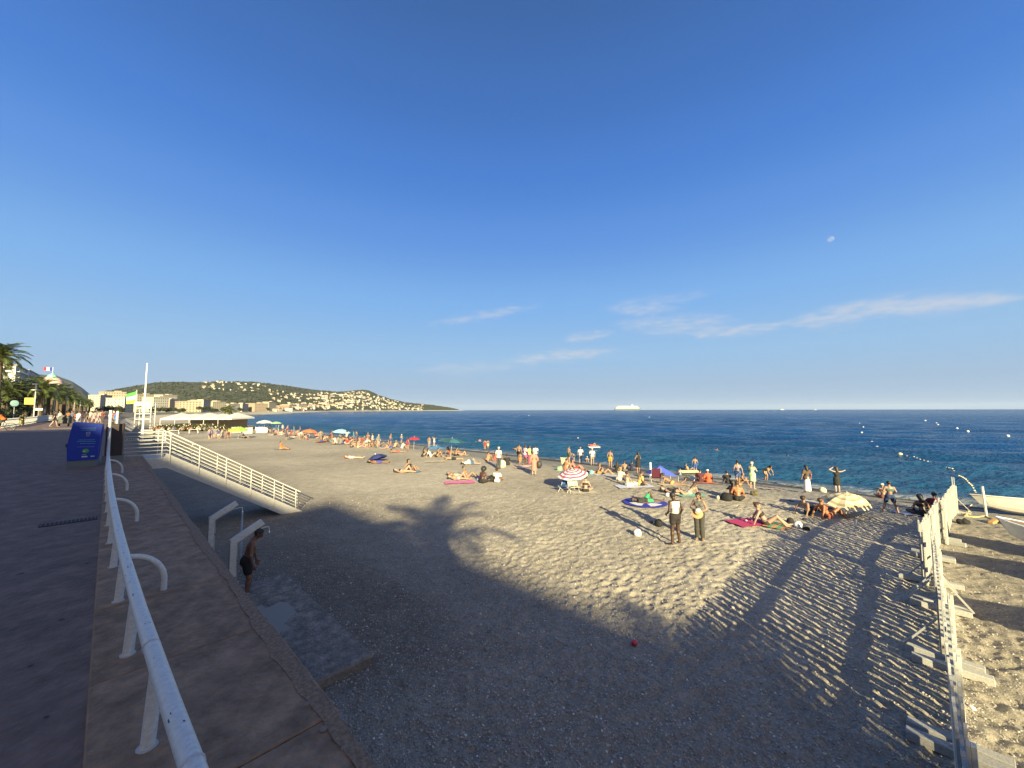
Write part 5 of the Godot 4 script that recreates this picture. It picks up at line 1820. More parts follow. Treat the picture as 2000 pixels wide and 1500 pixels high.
func garment_mesh(k: Dictionary, kind: String, cell: float) -> ArrayMesh:
	var O: Vector3 = k.O; var U: Vector3 = k.U; var F: Vector3 = k.F; var R: Vector3 = k.R
	var src := body_bones(k)
	var fem: bool = k.fem
	var nt := 10 if fem else 8      # torso bones before the neck
	var e := 0.012
	var b := []
	var pl := []
	var torso := []
	for i in nt:
		torso.append([src[i][0], src[i][1], src[i][2] + e, src[i][3] + e])
	var legs := nt + 3
	var grow := func(q: Array, part_: float, add: float) -> Array: return [q[0], (q[0] as Vector3).lerp(q[1], part_), q[2] + add, lerpf(q[2], q[3], part_) + add]
	match kind:
		"trunks", "shorts":
			b = [torso[0], torso[1], torso[nt - 1], torso[nt - 2]]
			for i in 2: b.append(grow.call(src[legs + i * 8], 0.62 if kind == "trunks" else 0.42, 0.028))
			pl.append([U, (O + U * 0.10).dot(U)])
		"briefs":
			b = [torso[0], torso[nt - 1], torso[nt - 2]]
			for i in 2: b.append(grow.call(src[legs + i * 8], 0.08, 0.010))
			pl.append([U, (O + U * 0.06).dot(U)])
		"bikini_top":
			b = torso.slice(2, nt - 2)
			pl.append([U, (O + U * 0.385).dot(U)]); pl.append([-U, -(O + U * 0.265).dot(U)])
		"swimsuit":
			b = torso.duplicate()
			pl.append([U, (O + U * 0.40).dot(U)])
		"tank":
			b = torso.slice(0, nt - 2)
			pl.append([U, (O + U * 0.47).dot(U)]); pl.append([-U, -(O - U * 0.03).dot(U)])
			var RR := R
			pl.append([RR, O.dot(RR) + 0.165]); pl.append([-RR, -O.dot(RR) + 0.165])
		"shirt":
			for q in torso: b.append([q[0], q[1], q[2] + 0.012, q[3] + 0.012])
			for i in 2: b.append(grow.call(src[legs + 4 + i * 8], 0.7, 0.028))
			pl.append([U, (O + U * 0.495).dot(U)]); pl.append([-U, -(O - U * 0.08).dot(U)])
		"dress":
			for q in torso: b.append([q[0], q[1], q[2] + 0.012, q[3] + 0.012])
			b.append([O, O.lerp(((k.kn[0] as Vector3) + (k.kn[1] as Vector3)) * 0.5, 1.0), 0.16, 0.20])
			for i in 2: b.append(grow.call(src[legs + i * 8], 0.9, 0.035))
			pl.append([U, (O + U * 0.44).dot(U)]); pl.append([-U, -(O - U * 0.42).dot(U)])
		"robe":
			for q in torso: b.append([q[0], q[1], q[2] + 0.02, q[3] + 0.02])
			b.append([O, ((k.an[0] as Vector3) + (k.an[1] as Vector3)) * 0.5, 0.17, 0.22])
			for i in 2:
				b.append(grow.call(src[legs + 4 + i * 8], 1.0, 0.03)); b.append(grow.call(src[legs + 5 + i * 8], 0.5, 0.035))
			pl.append([U, (O + U * 0.49).dot(U)]); pl.append([-U, -(O - U * 0.62).dot(U)])
		"skirt":
			b.append([O, ((k.an[0] as Vector3) + (k.an[1] as Vector3)) * 0.5 + U * 0.1, 0.15, 0.20])
			pl.append([U, (O + U * 0.10).dot(U)]); pl.append([-U, -(O - U * 0.80).dot(U)])
		"trousers":
			b = [torso[0], torso[1], torso[nt - 1], torso[nt - 2]]
			for i in 2:
				b.append(grow.call(src[legs + i * 8], 1.0, 0.022)); b.append(grow.call(src[legs + 1 + i * 8], 1.0, 0.026)); b.append(grow.call(src[legs + 2 + i * 8], 0.92, 0.034))
			pl.append([U, (O + U * 0.14).dot(U)])
	return net(b, pl, cell, 0.025)

func hair_mesh(k: Dictionary, kind: String, cell: float) -> ArrayMesh:
	var H: Vector3 = k.head; var HF: Vector3 = k.HF; var HU: Vector3 = k.HU; var U: Vector3 = k.U; var F: Vector3 = k.F
	var b := [[H - HF * 0.025 + HU * 0.028, H + HF * 0.018 + HU * 0.035, 0.096, 0.090]]
	var pl := []
	var nn := (HF * 0.80 - HU * 0.60).normalized()
	match kind:
		"short":
			pl.append([nn, H.dot(nn) + 0.012])
		"long":
			b.append([H - HF * 0.05, k.neck - F * 0.07, 0.085, 0.075])
			b.append([k.neck - F * 0.07, (k.O as Vector3) + U * 0.30 - F * 0.09, 0.08, 0.055])
			pl.append([nn, H.dot(nn) + 0.030])
		"bun":
			b.append([H - HF * 0.09 + HU * 0.07, H - HF * 0.10 + HU * 0.08, 0.045, 0.045])
			pl.append([nn, H.dot(nn) + 0.010])
		"afro":
			b = [[H - HF * 0.04 + HU * 0.05, H - HF * 0.02 + HU * 0.06, 0.165, 0.165], [H - HF * 0.06 - HU * 0.04, H - HF * 0.06 - HU * 0.06, 0.12, 0.11]]
			pl.append([nn, H.dot(nn) + 0.03])
		"cap":
			b = [[H - HF * 0.015 + HU * 0.04, H + HF * 0.018 + HU * 0.04, 0.098, 0.094], [H + HF * 0.08 + HU * 0.05, H + HF * 0.15 + HU * 0.035, 0.03, 0.022]]
			pl.append([-HU, -H.dot(HU) - 0.02])
	return net(b, pl, cell, 0.02)

var mesh_bank := {}
func bank(pose: String, fem: bool, what: String, cell: float) -> ArrayMesh:
	var key := "%s|%s|%s|%.3f" % [pose, fem, what, cell]
	if not mesh_bank.has(key):
		var k := skel(pose, fem)
		var hero := cell < 0.015
		if what == "body":
			mesh_bank[key] = net(body_bones(k, hero), [], cell)
		elif what == "hands":
			var all := []
			for i in 2:
				var d: Vector3 = ((k.wr[i] as Vector3) - (k.el[i] as Vector3)).normalized()
				var q := -1.0 if i == 0 else 1.0
				var palm := Vector3(-q, 0, 0.2)
				palm = (palm - d * palm.dot(d)).normalized()
				all.append(net(hand_bones(k.wr[i], d, palm, q), [], 0.0045, 0.006))
			var st := SurfaceTool.new()
			for m in all: st.append_from(m, 0, Transform3D.IDENTITY)
			mesh_bank[key] = st.commit()
		elif what.begins_with("hair_"):
			mesh_bank[key] = hair_mesh(k, what.substr(5), cell)
		else:
			mesh_bank[key] = garment_mesh(k, what, cell)
	return mesh_bank[key]

# who: pose, woman?, skin, hair kind, hair colour, then garment, colour, garment, colour
func person(at: Vector3, deg: float, label: String, pose: String, fem: bool, skin: Color, hair: String, hc: Color, wear: Array, size := 1.0, group := "", cell := 0.022) -> Node3D:
	var o := thing("person", label, "person", at, deg_to_rad(deg), group)
	o.scale = Vector3.ONE * size
	var hero := cell < 0.015
	var sk := skin_mat(skin)
	if hero:
		var st := SurfaceTool.new()
		st.append_from(bank(pose, fem, "body", cell), 0, Transform3D.IDENTITY)
		st.append_from(bank(pose, fem, "hands", cell), 0, Transform3D.IDENTITY)
		part("body", st.commit(), sk, o)
		var k := skel(pose, fem)
		var HR: Vector3 = (k.HF as Vector3).cross(k.HU)
		for q: float in [-1.0, 1.0]:
			var e := MB.new()
			e.ell(k.head + k.HF * 0.098 + k.HU * 0.012 + HR * q * 0.032, Vector3(0.012, 0.009, 0.012), 8, 6)
			part("eye", e.done(), mat(Color(0.03, 0.02, 0.015), 0.2), o)
	else:
		part("body", bank(pose, fem, "body", cell), sk, o)
	if hair != "":
		part("cap" if hair == "cap" else "hair", bank(pose, fem, "hair_" + hair, cell), mat(hc, 0.6), o)
	for i in range(0, wear.size(), 2):
		part(wear[i], bank(pose, fem, wear[i], cell), mat(wear[i + 1], 0.85), o)
	return o

func skin_mat(c: Color) -> StandardMaterial3D:
	return mat(c * 0.66, 0.5)
# ------------------------------------------------------------------ far end of the beach
func leaf_mass(mb: MB, c: Vector3, r: Vector3, n: int, leaf: float, rr: RandomNumberGenerator, base: Color) -> void:
	for i in n:
		var d := Vector3(rr.randfn(), rr.randfn(), rr.randfn()).normalized()
		var q := c + d * r * pow(rr.randf(), 0.35)
		var a := Vector3(rr.randfn(), rr.randfn(), rr.randfn()).normalized() * leaf
		var b := a.cross(d + Vector3(0.1, 0.9, 0)).normalized() * leaf * 0.6
		var v := rr.randf_range(0.55, 1.35)
		mb.tint = Color(base.r * v, base.g * v, base.b * v)
		var nn := a.cross(b).normalized()
		if nn.dot(d) < 0: nn = -nn
		mb.tri(q - a, q + b, q + a, nn, nn, nn)
		mb.tri(q - a, q + a, q - b, nn, nn, nn)

func make_far_beach() -> void:
	var a := on_beach(303, 842)
	var b := on_beach(446, 842)
	var d := b - a
	d.y = 0
	var L := d.length()
	var o := thing("beach_restaurant", "beach restaurant under a row of low white awnings beyond the stairs", "restaurant", a, atan2(-d.z, d.x))
	var white := mat(Color(0.55, 0.54, 0.51), 0.8)
	for k in 5:
		var m := MB.new()
		var x0 := L * k / 5.0 + 0.1
		var x1 := L * (k + 1) / 5.0 - 0.1
		var xm := (x0 + x1) * 0.5
		var y := 2.8
		var z0 := -1.0
		var z1 := -9.0
		var pk := Vector3(xm, y + 1.25 - (k % 2) * 0.2, (z0 + z1) * 0.5)
		var q := [Vector3(x0, y, z0), Vector3(x1, y, z0), Vector3(x1, y + 0.1, z1), Vector3(x0, y + 0.1, z1)]
		for i in 4:
			m.flat(q[i], q[(i + 1) % 4], pk, Vector3(xm, 0, -5))
			m.quad(q[i], q[(i + 1) % 4], q[(i + 1) % 4] - Vector3(0, 0.32, 0), q[i] - Vector3(0, 0.32, 0), (Vector3((q[i] + q[(i + 1) % 4]) * 0.5) - Vector3(xm, y, -5)).normalized())
		part("awning", m.done(), cloth(Color(0.55, 0.54, 0.52)), o)
		m = MB.new()
		m.tube([Vector3(x0, -0.2, z0), Vector3(x0, y, z0)], 0.06, 6)
		part("awning_post", m.done(), white, o)
	var back := MB.new()
	back.bx(Vector3(L * 0.45, 1.3, -9.2), Vector3(L * 0.85, 2.8, 0.3))
	part("back_wall", back.done(), mat(Color(0.30, 0.26, 0.22), 0.9), o)
	var rr := RandomNumberGenerator.new()
	rr.seed = 12
	var h := thing("hedge", "dark flowering hedge along the front of the beach restaurant", "hedge", a, o.rotation.y)
	var hm := MB.new()
	leaf_mass(hm, Vector3(L * 0.5, 0.75, 0.4), Vector3(L * 0.52, 0.95, 0.7), 5200, 0.16, rr, Color(0.055, 0.062, 0.025))
	part("foliage", hm.done(true), vmat("leaf", 0.7), h)
	hm = MB.new()
	for k in 70:
		hm.ell(Vector3(rr.randf() * L, rr.randf_range(0.3, 1.6), 1.05), Vector3(0.09, 0.09, 0.05), 6, 4)
	part("blossoms", hm.done(), mat(Color(0.6, 0.52, 0.42), 0.8), h).set_meta("kind", "stuff")
	for k in 16:
		var x := 1.2 + k * (L - 2.0) / 16.0 + rr.randf_range(-0.4, 0.4)
		var w := a + d.normalized() * x + Vector3(0, 0.25, 0) - Vector3(-d.z, 0, d.x).normalized() * -2.2
		person(w, rr.randf_range(0, 360), "diner seated under the restaurant awnings behind the hedge", "sit_knees", k % 2 == 0, SKINS[k % 4], "short", HAIRS[k % 3], ["shirt", CLOTHS[(k * 3) % 8]], 1.0, "diners under the awnings", 0.03)
	# low white windbreaks and loungers right of it
	for q in [[452, 470, 846, "low white canvas windbreak right of the small palm"], [474, 492, 848, "white canvas windbreak in the middle of the row right of the restaurant"], [498, 522, 846, "white canvas windbreak at the right end of the row, nearest the sea"]]:
		var p0 := on_beach(q[0], q[2])
		var p1 := on_beach(q[1], q[2] - 1)
		var e := p1 - p0
		e.y = 0
		var wb := thing("windbreak", q[3], "windbreak", p0, atan2(-e.z, e.x))
		var m := MB.new()
		m.bx(Vector3(e.length() * 0.5, 0.62, 0), Vector3(e.length(), 1.15, 0.03))
		part("canvas", m.done(), cloth(Color(0.68, 0.65, 0.58)), wb)
		for k in 4:
			m = MB.new()
			m.tube([Vector3(e.length() * k / 3.0, -0.1, 0.04), Vector3(e.length() * k / 3.0, 1.3, 0.04)], 0.03, 6)
			part("pole", m.done(), white, wb)
	for q in [[340, 848, "small white crate-like table before the hedge, the left one"], [378, 846, "white lounger bench before the middle of the hedge"]]:
		var w := on_beach(q[0], q[1])
		var t := thing("white_table", q[2], "table", w, 0.6)
		var m := MB.new()
		m.bx(Vector3(0, 0.72, 0), Vector3(1.5, 0.06, 0.9))
		part("top", m.done(), white, t)
		for s in [[-1, -1], [1, -1], [1, 1], [-1, 1]]:
			m = MB.new()
			m.bx(Vector3(s[0] * 0.68, 0.35, s[1] * 0.38), Vector3(0.06, 0.72, 0.06))
			part("leg", m.done(), white, t)
	# tall mast
	var mast := thing("mast", "tall bare white mast standing by the sea wall beyond the stairs", "mast", W(3.8, 82.9, 1.15))
	var mm := MB.new()
	mm.tube([Vector3(0, -0.2, 0), Vector3(0.02, 6, 0), Vector3(0.05, 11.9, 0)], [0.15, 0.12, 0.08], 10)
	part("pole", mm.done(), mat(Color(0.72, 0.70, 0.66), 0.5), mast)
	mm = MB.new()
	mm.ell(Vector3(0.05, 11.95, 0), Vector3(0.10, 0.08, 0.10), 8, 6)
	part("cap", mm.done(), mat(Color(0.7, 0.68, 0.64), 0.5), mast)
	# flag: green over white over yellow
	var fb := at_depth(265, 800, 112)
	fb.y = 1.2
	var fl := thing("flag_pole", "pole flying a green, white and yellow flag left of the tall mast", "flag", fb, 0)
	mm = MB.new()
	mm.tube([Vector3(0, 0, 0), Vector3(0, 10.6, 0)], [0.10, 0.06], 8)
	part("pole", mm.done(), mat(Color(0.66, 0.66, 0.64), 0.5), fl)
	var cols := [Color(0.08, 0.42, 0.07), Color(0.62, 0.60, 0.68), Color(0.60, 0.50, 0.08)]
	for i in 3:
		mm = MB.new()
		for k in 7:
			var x0 := -k * 0.38
			var x1 := -(k + 1) * 0.38
			var f := func(x: float, y: float) -> Vector3: return Vector3(x, 10.4 - y * 1.22 + x * 0.42 * (1.0 - y * 0.25) , sin(x * 1.9 + y * 0.5) * 0.3)
			var y0 := float(i)
			var y1 := i + 1.0
			mm.quad(f.call(x0, y0), f.call(x1, y0), f.call(x1, y1), f.call(x0, y1), Vector3(0.2 * cos(x0 * 1.9), 0, 1).normalized())
		part("flag_band", mm.done(), cloth(cols[i]), fl)
	# white scaffold frame with a board
	var sb := at_depth(282, 838, 98)
	sb.y = 1.15
	var sc := thing("sign_frame", "white lattice frame carrying a name board behind the tall mast", "sign frame", sb, 0.15)
	var hx := 1.75
	for s in [[-1, -1], [1, -1], [1, 1], [-1, 1]]:
		mm = MB.new()
		mm.bx(Vector3(s[0] * hx, 3.2, s[1] * 0.7), Vector3(0.16, 6.6, 0.16))
		part("post", mm.done(), white, sc)
	for y in [2.4, 3.8, 5.2]:
		for z in [-0.7, 0.7]:
			mm = MB.new()
			mm.bx(Vector3(0, y, z), Vector3(hx * 2, 0.14, 0.12))
			part("crossbar", mm.done(), white, sc)
		mm = MB.new()
		mm.bx(Vector3(0.3, y + 0.1, 0), Vector3(hx * 1.2, 0.08, 1.3))
		part("shelf", mm.done(), white, sc)
	mm = MB.new()
	mm.bx(Vector3(-0.25, 6.3, 0.78), Vector3(3.6, 0.95, 0.06))
	part("name_board", mm.done(), white, sc)
	mm = MB.new()
	for k in 9:
		if k == 2: continue
		mm.bx(Vector3(-1.7 + k * 0.36, 6.3, 0.82), Vector3(0.20, 0.42, 0.02))
	part("board_lettering", mm.done(), mat(Color(0.16, 0.20, 0.28), 0.7), sc)

const SKINS := [Color(0.47, 0.31, 0.23), Color(0.37, 0.225, 0.15), Color(0.26, 0.145, 0.092), Color(0.55, 0.38, 0.30)]
const DARKSKIN := Color(0.085, 0.043, 0.028)
const HAIRS := [Color(0.02, 0.014, 0.01), Color(0.05, 0.028, 0.015), Color(0.24, 0.15, 0.06)]
const CLOTHS := [Color(0.03, 0.03, 0.035), Color(0.42, 0.41, 0.39), Color(0.03, 0.06, 0.20), Color(0.26, 0.035, 0.035), Color(0.36, 0.32, 0.26), Color(0.05, 0.22, 0.28), Color(0.34, 0.18, 0.20), Color(0.14, 0.16, 0.18)]

# ------------------------------------------------------------------ promenade things
func bicycle(at: Vector3, turn: float, label: String, col: Color) -> void:
	var o := thing("bicycle", label, "bicycle", at, turn, "bicycles by the promenade rail")
	for x in [-0.52, 0.52]:
		var m := MB.new()
		var pts := []
		for k in 17: pts.append(Vector3(x + cos(TAU * k / 16) * 0.33, 0.34 + sin(TAU * k / 16) * 0.33, 0))
		m.tube(pts, 0.022, 6, false)
		var w := part("wheel", m.done(), mat(Color(0.02, 0.02, 0.02), 0.8), o)
		m = MB.new()
		for k in 8: m.tube([Vector3(x, 0.34, 0), pts[k * 2]], 0.004, 4, false)
		part("spokes", m.done(), mat(Color(0.5, 0.5, 0.5), 0.3, 0.8), w)
	var f := MB.new()
	for q in [[-0.52, 0.34, -0.12, 0.82], [-0.52, 0.34, -0.05, 0.34], [-0.05, 0.34, -0.16, 0.92], [-0.05, 0.34, 0.38, 0.78], [-0.14, 0.80, 0.38, 0.82], [0.52, 0.34, 0.36, 0.98]]:
		f.tube([Vector3(q[0], q[1], 0), Vector3(q[2], q[3], 0)], 0.02, 6)
	part("frame", f.done(), mat(col, 0.4), o)
	f = MB.new()
	f.ell(Vector3(-0.18, 0.95, 0), Vector3(0.14, 0.035, 0.07), 8, 6)
	part("saddle", f.done(), mat(Color(0.02, 0.02, 0.02), 0.6), o)
	f = MB.new()
	f.tube([Vector3(0.30, 1.02, -0.27), Vector3(0.37, 1.0, 0), Vector3(0.30, 1.02, 0.27)], 0.014, 6)
	part("handlebar", f.done(), mat(Color(0.1, 0.1, 0.1), 0.4), o)

func make_promenade_things() -> void:
	var white := mat(Color(0.42, 0.42, 0.41), 0.6)
	# street lamps with two globes
	var i := 0
	for p in [98.0, 130.0, 164.0, 200.0, 240.0]:
		var o := thing("street_lamp", ["white street lamp with a yellow banner, the nearest in the row", "white street lamp second from the banner one, among the palm trunks", "third white street lamp along the palm row", "fourth white street lamp along the palm row", "farthest white street lamp along the palm row"][i], "street lamp", W(-8.25, p, 3.9), TH, "lamps along the promenade")
		var m := MB.new()
		m.lathe([Vector2(0.16, 0), Vector2(0.13, 0.5), Vector2(0.085, 0.7), Vector2(0.07, 5.6), Vector2(0, 5.6)], 10)
		part("pole", m.done(), white, o)
		m = MB.new()
		m.lathe([Vector2(0, 6.25), Vector2(0.42, 6.12), Vector2(0.45, 6.05), Vector2(0.1, 5.95), Vector2(0.06, 5.6)], 12)
		part("lamp_hood", m.done(), white, o)
		m = MB.new()
		m.lathe([Vector2(0, 5.35), Vector2(0.50, 5.22), Vector2(0.52, 5.12), Vector2(0.30, 5.0), Vector2(0, 4.98)], 12)
		part("lamp_ring", m.done(), white, o)
		if i == 0:
			m = MB.new()
			for k in 4:
				var x0 := -0.1 - k * 0.24
				m.quad(Vector3(x0, 3.9, sin(k * 0.9) * 0.05), Vector3(x0 - 0.24, 3.9, sin((k + 1) * 0.9) * 0.05), Vector3(x0 - 0.24, 2.85, sin((k + 1) * 0.9) * 0.05), Vector3(x0, 2.85, sin(k * 0.9) * 0.05), Vector3(0, 0, 1))
			part("banner", m.done(), cloth(Color(0.62, 0.50, 0.10)), o)
		i += 1
	# white barrier between the promenade and the avenue
	for k in 30:
		var p := 64.0 + k * 2.25
		var solid := k >= 12 and k < 19
		var o := thing("white_barrier", "solid white barrier panel beside the street lamp" if solid else "white railed barrier panel along the avenue side of the promenade", "barrier", W(-7.25, p, 4.0), TH, "solid white barriers" if solid else "railed white barriers")
		if solid:
			var m := MB.new()
			m.bx(Vector3(0, 0.5, 0), Vector3(0.06, 0.95, 2.2))
			part("board", m.done(), white, o)
		else:
			for j in 4:
				var m := MB.new()
				m.bx(Vector3(0, 0.46, -0.82 + j * 0.55), Vector3(0.05, 0.92, 0.24))
				part("slat", m.done(), white, o)
			var m2 := MB.new()
			m2.bx(Vector3(-0.05, 0.8, 0), Vector3(0.04, 0.08, 2.2))
			m2.bx(Vector3(-0.05, 0.2, 0), Vector3(0.04, 0.08, 2.2))
			part("bar", m2.done(), white, o)
	# teal round sign and small white street sign
	var so := thing("road_sign", "pale teal round sign in the shade under the largest palm", "sign", W(-9.4, 90, 3.9), TH)
	var m3 := MB.new()
	m3.tube([Vector3.ZERO, Vector3(0, 2.4, 0)], 0.04, 6)
	part("pole", m3.done(), mat(Color(0.3, 0.3, 0.3)), so)
	m3 = MB.new()
	m3.ell(Vector3(0, 2.9, 0.05), Vector3(0.42, 0.46, 0.03), 14, 6)
	part("disc", m3.done(), mat(Color(0.12, 0.22, 0.24), 0.5), so)
	so = thing("road_sign", "small white rectangular sign between the palm trunks", "sign", W(-8.9, 112, 3.9), TH)
	m3 = MB.new()
	m3.tube([Vector3.ZERO, Vector3(0, 2.0, 0)], 0.04, 6)
	part("pole", m3.done(), mat(Color(0.3, 0.3, 0.3)), so)
	m3 = MB.new()
	m3.bx(Vector3(0, 2.1, 0.05), Vector3(0.9, 0.4, 0.03))
	part("plate", m3.done(), mat(Color(0.6, 0.6, 0.58), 0.5), so)
	# hedge of dark shrubs under the near palms
	var rr := RandomNumberGenerator.new()
	rr.seed = 3
	for q in [[-12.0, 84.0, 2.6, "dark shrub mass under the largest palm at the left edge"], [-13.0, 95.0, 2.3, "dark shrub mass behind the round sign"], [-12.6, 107.0, 2.0, "dark shrub mass left of the yellow banner"]]:
		var hm := MB.new()
		leaf_mass(hm, Vector3(0, q[2] * 0.5, 0), Vector3(2.2, q[2] * 0.62, 5.0), 2400, 0.2, rr, Color(0.040, 0.050, 0.020))
		var o := thing("shrub", q[3], "shrub", W(q[0], q[1], 4.0), TH)
		part("foliage", hm.done(true), vmat("leaf", 0.7), o)
	# leafy trees that close the view at the left edge
	for q in [[-15.0, 130.0, 9.5, "dense dark leafy tree at the left edge behind the largest palm"], [-18.0, 165.0, 9.5, "dense dark leafy tree behind the round sign"], [-17.0, 182.0, 8.0, "dark leafy tree behind the yellow banner"], [-19.0, 215.0, 8.5, "dark leafy tree filling the gap between the palm trunks"], [-16.0, 148.0, 7.5, "lower dark leafy tree between the two biggest at the left edge"]]:
		var o := thing("broadleaf_tree", q[3], "tree", W(q[0], q[1], 4.0), TH)
		var tm := MB.new()
		tm.tube([Vector3.ZERO, Vector3(0.1, q[2] * 0.35, 0), Vector3(0.3, q[2] * 0.7, 0.2)], [0.3, 0.24, 0.12], 8)
		tm.tube([Vector3(0.1, q[2] * 0.35, 0), Vector3(-0.8, q[2] * 0.65, -0.6)], [0.16, 0.07], 6)
		part("trunk", tm.done(), mat(Color(0.10, 0.075, 0.055), 0.95), o)
		var cm := MB.new()
		for k in 7:
			leaf_mass(cm, Vector3(rr.randf_range(-2.6, 2.6), q[2] * rr.randf_range(0.22, 0.86), rr.randf_range(-4.5, 4.5)), Vector3(2.2, 1.7, 2.6), 520, 0.22, rr, Color(0.040, 0.052, 0.020))
		part("crown", cm.done(true), vmat("leaf", 0.7), o)
	# trees of the waterfront town, dark before the pale blocks
	var k2 := 0
	for q in [[206, 300, 7.0], [216, 330, 6.5], [228, 360, 6.0], [238, 300, 5.5], [300, 420, 7.0], [312, 380, 6.0], [326, 360, 5.0], [340, 420, 6.5], [352, 400, 5.0], [396, 460, 8.0], [408, 480, 7.5], [420, 470, 5.5], [436, 500, 6.0], [470, 560, 6.5], [486, 620, 7.0], [524, 800, 8.5]]:
		var w := at_az(az_of(q[0]), q[1], 3.2)
		var o := thing("town_tree", "rounded dark tree before the pale waterfront blocks of the town", "tree", w, k2 * 0.8, "trees of the waterfront town")
		var tm := MB.new()
		tm.tube([Vector3.ZERO, Vector3(0.1, q[2] * 0.5, 0)], [0.3, 0.18], 6)
		part("trunk", tm.done(), mat(Color(0.10, 0.075, 0.055), 0.95), o)
		var cm := MB.new()
		for k in 5: leaf_mass(cm, Vector3(rr.randf_range(-3.5, 3.5), q[2] * rr.randf_range(0.5, 0.85), rr.randf_range(-2, 2)), Vector3(2.6, 1.9, 2.4), 160, 0.5, rr, Color(0.030, 0.038, 0.018))
		part("crown", cm.done(true), vmat("leaf", 0.7), o)
		k2 += 1
	# promenaders
	var P := [
		[105, 834, 150.0, "woman walking away in a black top and black shorts, left of the blue cabinet", "walk", true, 0, "long", 0, ["shirt", Color(0.02, 0.02, 0.022), "shorts", Color(0.02, 0.02, 0.022)], 1.0],
		[42, 831, 60.0, "person in dark top and yellow leggings bending by the white barrier", "bend", false, 2, "short", 0, ["shirt", Color(0.04, 0.045, 0.04), "trousers", Color(0.30, 0.27, 0.08)], 1.0],
		[152, 838, 160.0, "person in a bright white shirt just above the blue cabinet", "walk", false, 0, "short", 1, ["shirt", Color(0.72, 0.70, 0.66), "shorts", Color(0.2, 0.2, 0.22)], 1.0],
		[167, 832, 170.0, "person in a black shirt right of the one in bright white", "walk", false, 1, "short", 0, ["shirt", Color(0.025, 0.025, 0.03), "shorts", Color(0.1, 0.1, 0.12)], 1.0],
		[116, 826, 0.0, "person in pale grey between the woman in black and the cart", "stand", true, 0, "long", 1, ["dress", Color(0.40, 0.42, 0.46)], 1.0],
		[132, 825, 180.0, "person in a dull orange top behind the dark cart", "walk", true, 1, "long", 0, ["shirt", Color(0.30, 0.10, 0.03), "trousers", Color(0.02, 0.02, 0.02)], 1.0],
		[140, 826, 0.0, "person in slate blue walking behind the cart", "walk", false, 1, "short", 0, ["shirt", Color(0.08, 0.10, 0.14), "trousers", Color(0.03, 0.03, 0.04)], 1.0],
		[176, 824, 0.0, "woman in a cream top among the walkers over the cabinet", "walk", true, 0, "long", 2, ["shirt", Color(0.5, 0.42, 0.34), "shorts", Color(0.25, 0.2, 0.2)], 1.0],
		[183, 825, 180.0, "person in a dusty pink dress among the walkers over the cabinet", "walk", true, 3, "long", 1, ["dress", Color(0.36, 0.22, 0.24)], 1.0],
		[192, 827, 160.0, "person in a grey vest and rose shorts left of the tall post", "walk", false, 0, "short", 1, ["tank", Color(0.25, 0.24, 0.25), "shorts", Color(0.34, 0.16, 0.16)], 1.0],
		[200, 826, 0.0, "person in a dark maroon top close to the tall post", "stand", false, 2, "short", 0, ["shirt", Color(0.12, 0.03, 0.03), "trousers", Color(0.05, 0.05, 0.06)], 1.0],
		[216, 834, 180.0, "person in light blue between the two tall posts", "stand", true, 0, "bun", 0, ["shirt", Color(0.22, 0.30, 0.42), "shorts", Color(0.05, 0.05, 0.06)], 1.0],
		[234, 836, 90.0, "person in a red shirt right of the tall posts", "stand", false, 1, "short", 0, ["shirt", Color(0.42, 0.06, 0.05), "shorts", Color(0.05, 0.05, 0.06)], 1.0],
		[241, 834, 60.0, "second person in a brick red shirt, close behind the first", "stand", true, 2, "long", 0, ["shirt", Color(0.30, 0.05, 0.04), "trousers", Color(0.03, 0.03, 0.03)], 1.0],
		[255, 836, 150.0, "person in a bright blue shirt by the bicycles", "stand", false, 0, "short", 0, ["shirt", Color(0.03, 0.17, 0.50), "shorts", Color(0.1, 0.1, 0.12)], 1.0],
		[266, 834, 200.0, "person in black sitting on the wall right of the bright blue shirt", "sit_knees", false, 0, "short", 0, ["shirt", Color(0.02, 0.02, 0.02), "trunks", Color(0.2, 0.22, 0.25)], 1.0],
		[273, 832, 120.0, "person with a pale top sitting on the wall nearest the mast", "sit_knees", true, 0, "long", 0, ["shirt", Color(0.5, 0.42, 0.36), "shorts", Color(0.05, 0.05, 0.05)], 1.0],
		[146, 822, 180.0, "child in red beside the one in bright white", "walk", false, 0, "short", 0, ["shirt", Color(0.36, 0.04, 0.03), "shorts", Color(0.05, 0.05, 0.06)], 0.75],
	]
	for q in P:
		var w := on_level(q[0], q[1], 4.01)
		var s := sp(w)
		if s.x > 0.7: w = W(0.55, s.y, 4.01)
		person(w, q[2], q[3], q[4], q[5], SKINS[q[6]], q[7], HAIRS[q[8]], q[9], q[10], "", 0.026)
	var far_n := 0
	for k in 34:
		var p := rng.randf_range(75, 260)
		var s := rng.randf_range(-6.2, -0.6)
		far_n += 1
		person(W(s, p, 4.01), rng.randf() * 360, "distant walker in the crowd far along the promenade", "walk" if k % 3 else "stand", k % 2 == 0, SKINS[k % 4], ["short", "long"][k % 2], HAIRS[k % 3], ["shirt", CLOTHS[(k * 5) % 8], "shorts" if k % 4 else "trousers", CLOTHS[(k * 3 + 1) % 8]], rng.randf_range(0.93, 1.05), "distant walkers on the promenade", 0.03)
	# cyclist in orange at the left edge
	var cw := on_level(2, 842, 4.01)
	person(cw, -60, "cyclist in a bright orange shirt at the left edge of the picture", "cycle", false, SKINS[1], "short", HAIRS[0], ["shirt", Color(0.62, 0.12, 0.02), "shorts", Color(0.03, 0.03, 0.03)], 1.0, "", 0.026)
	bicycle(cw, deg_to_rad(-60 - 90), "bicycle ridden by the cyclist in orange", Color(0.05, 0.05, 0.05))
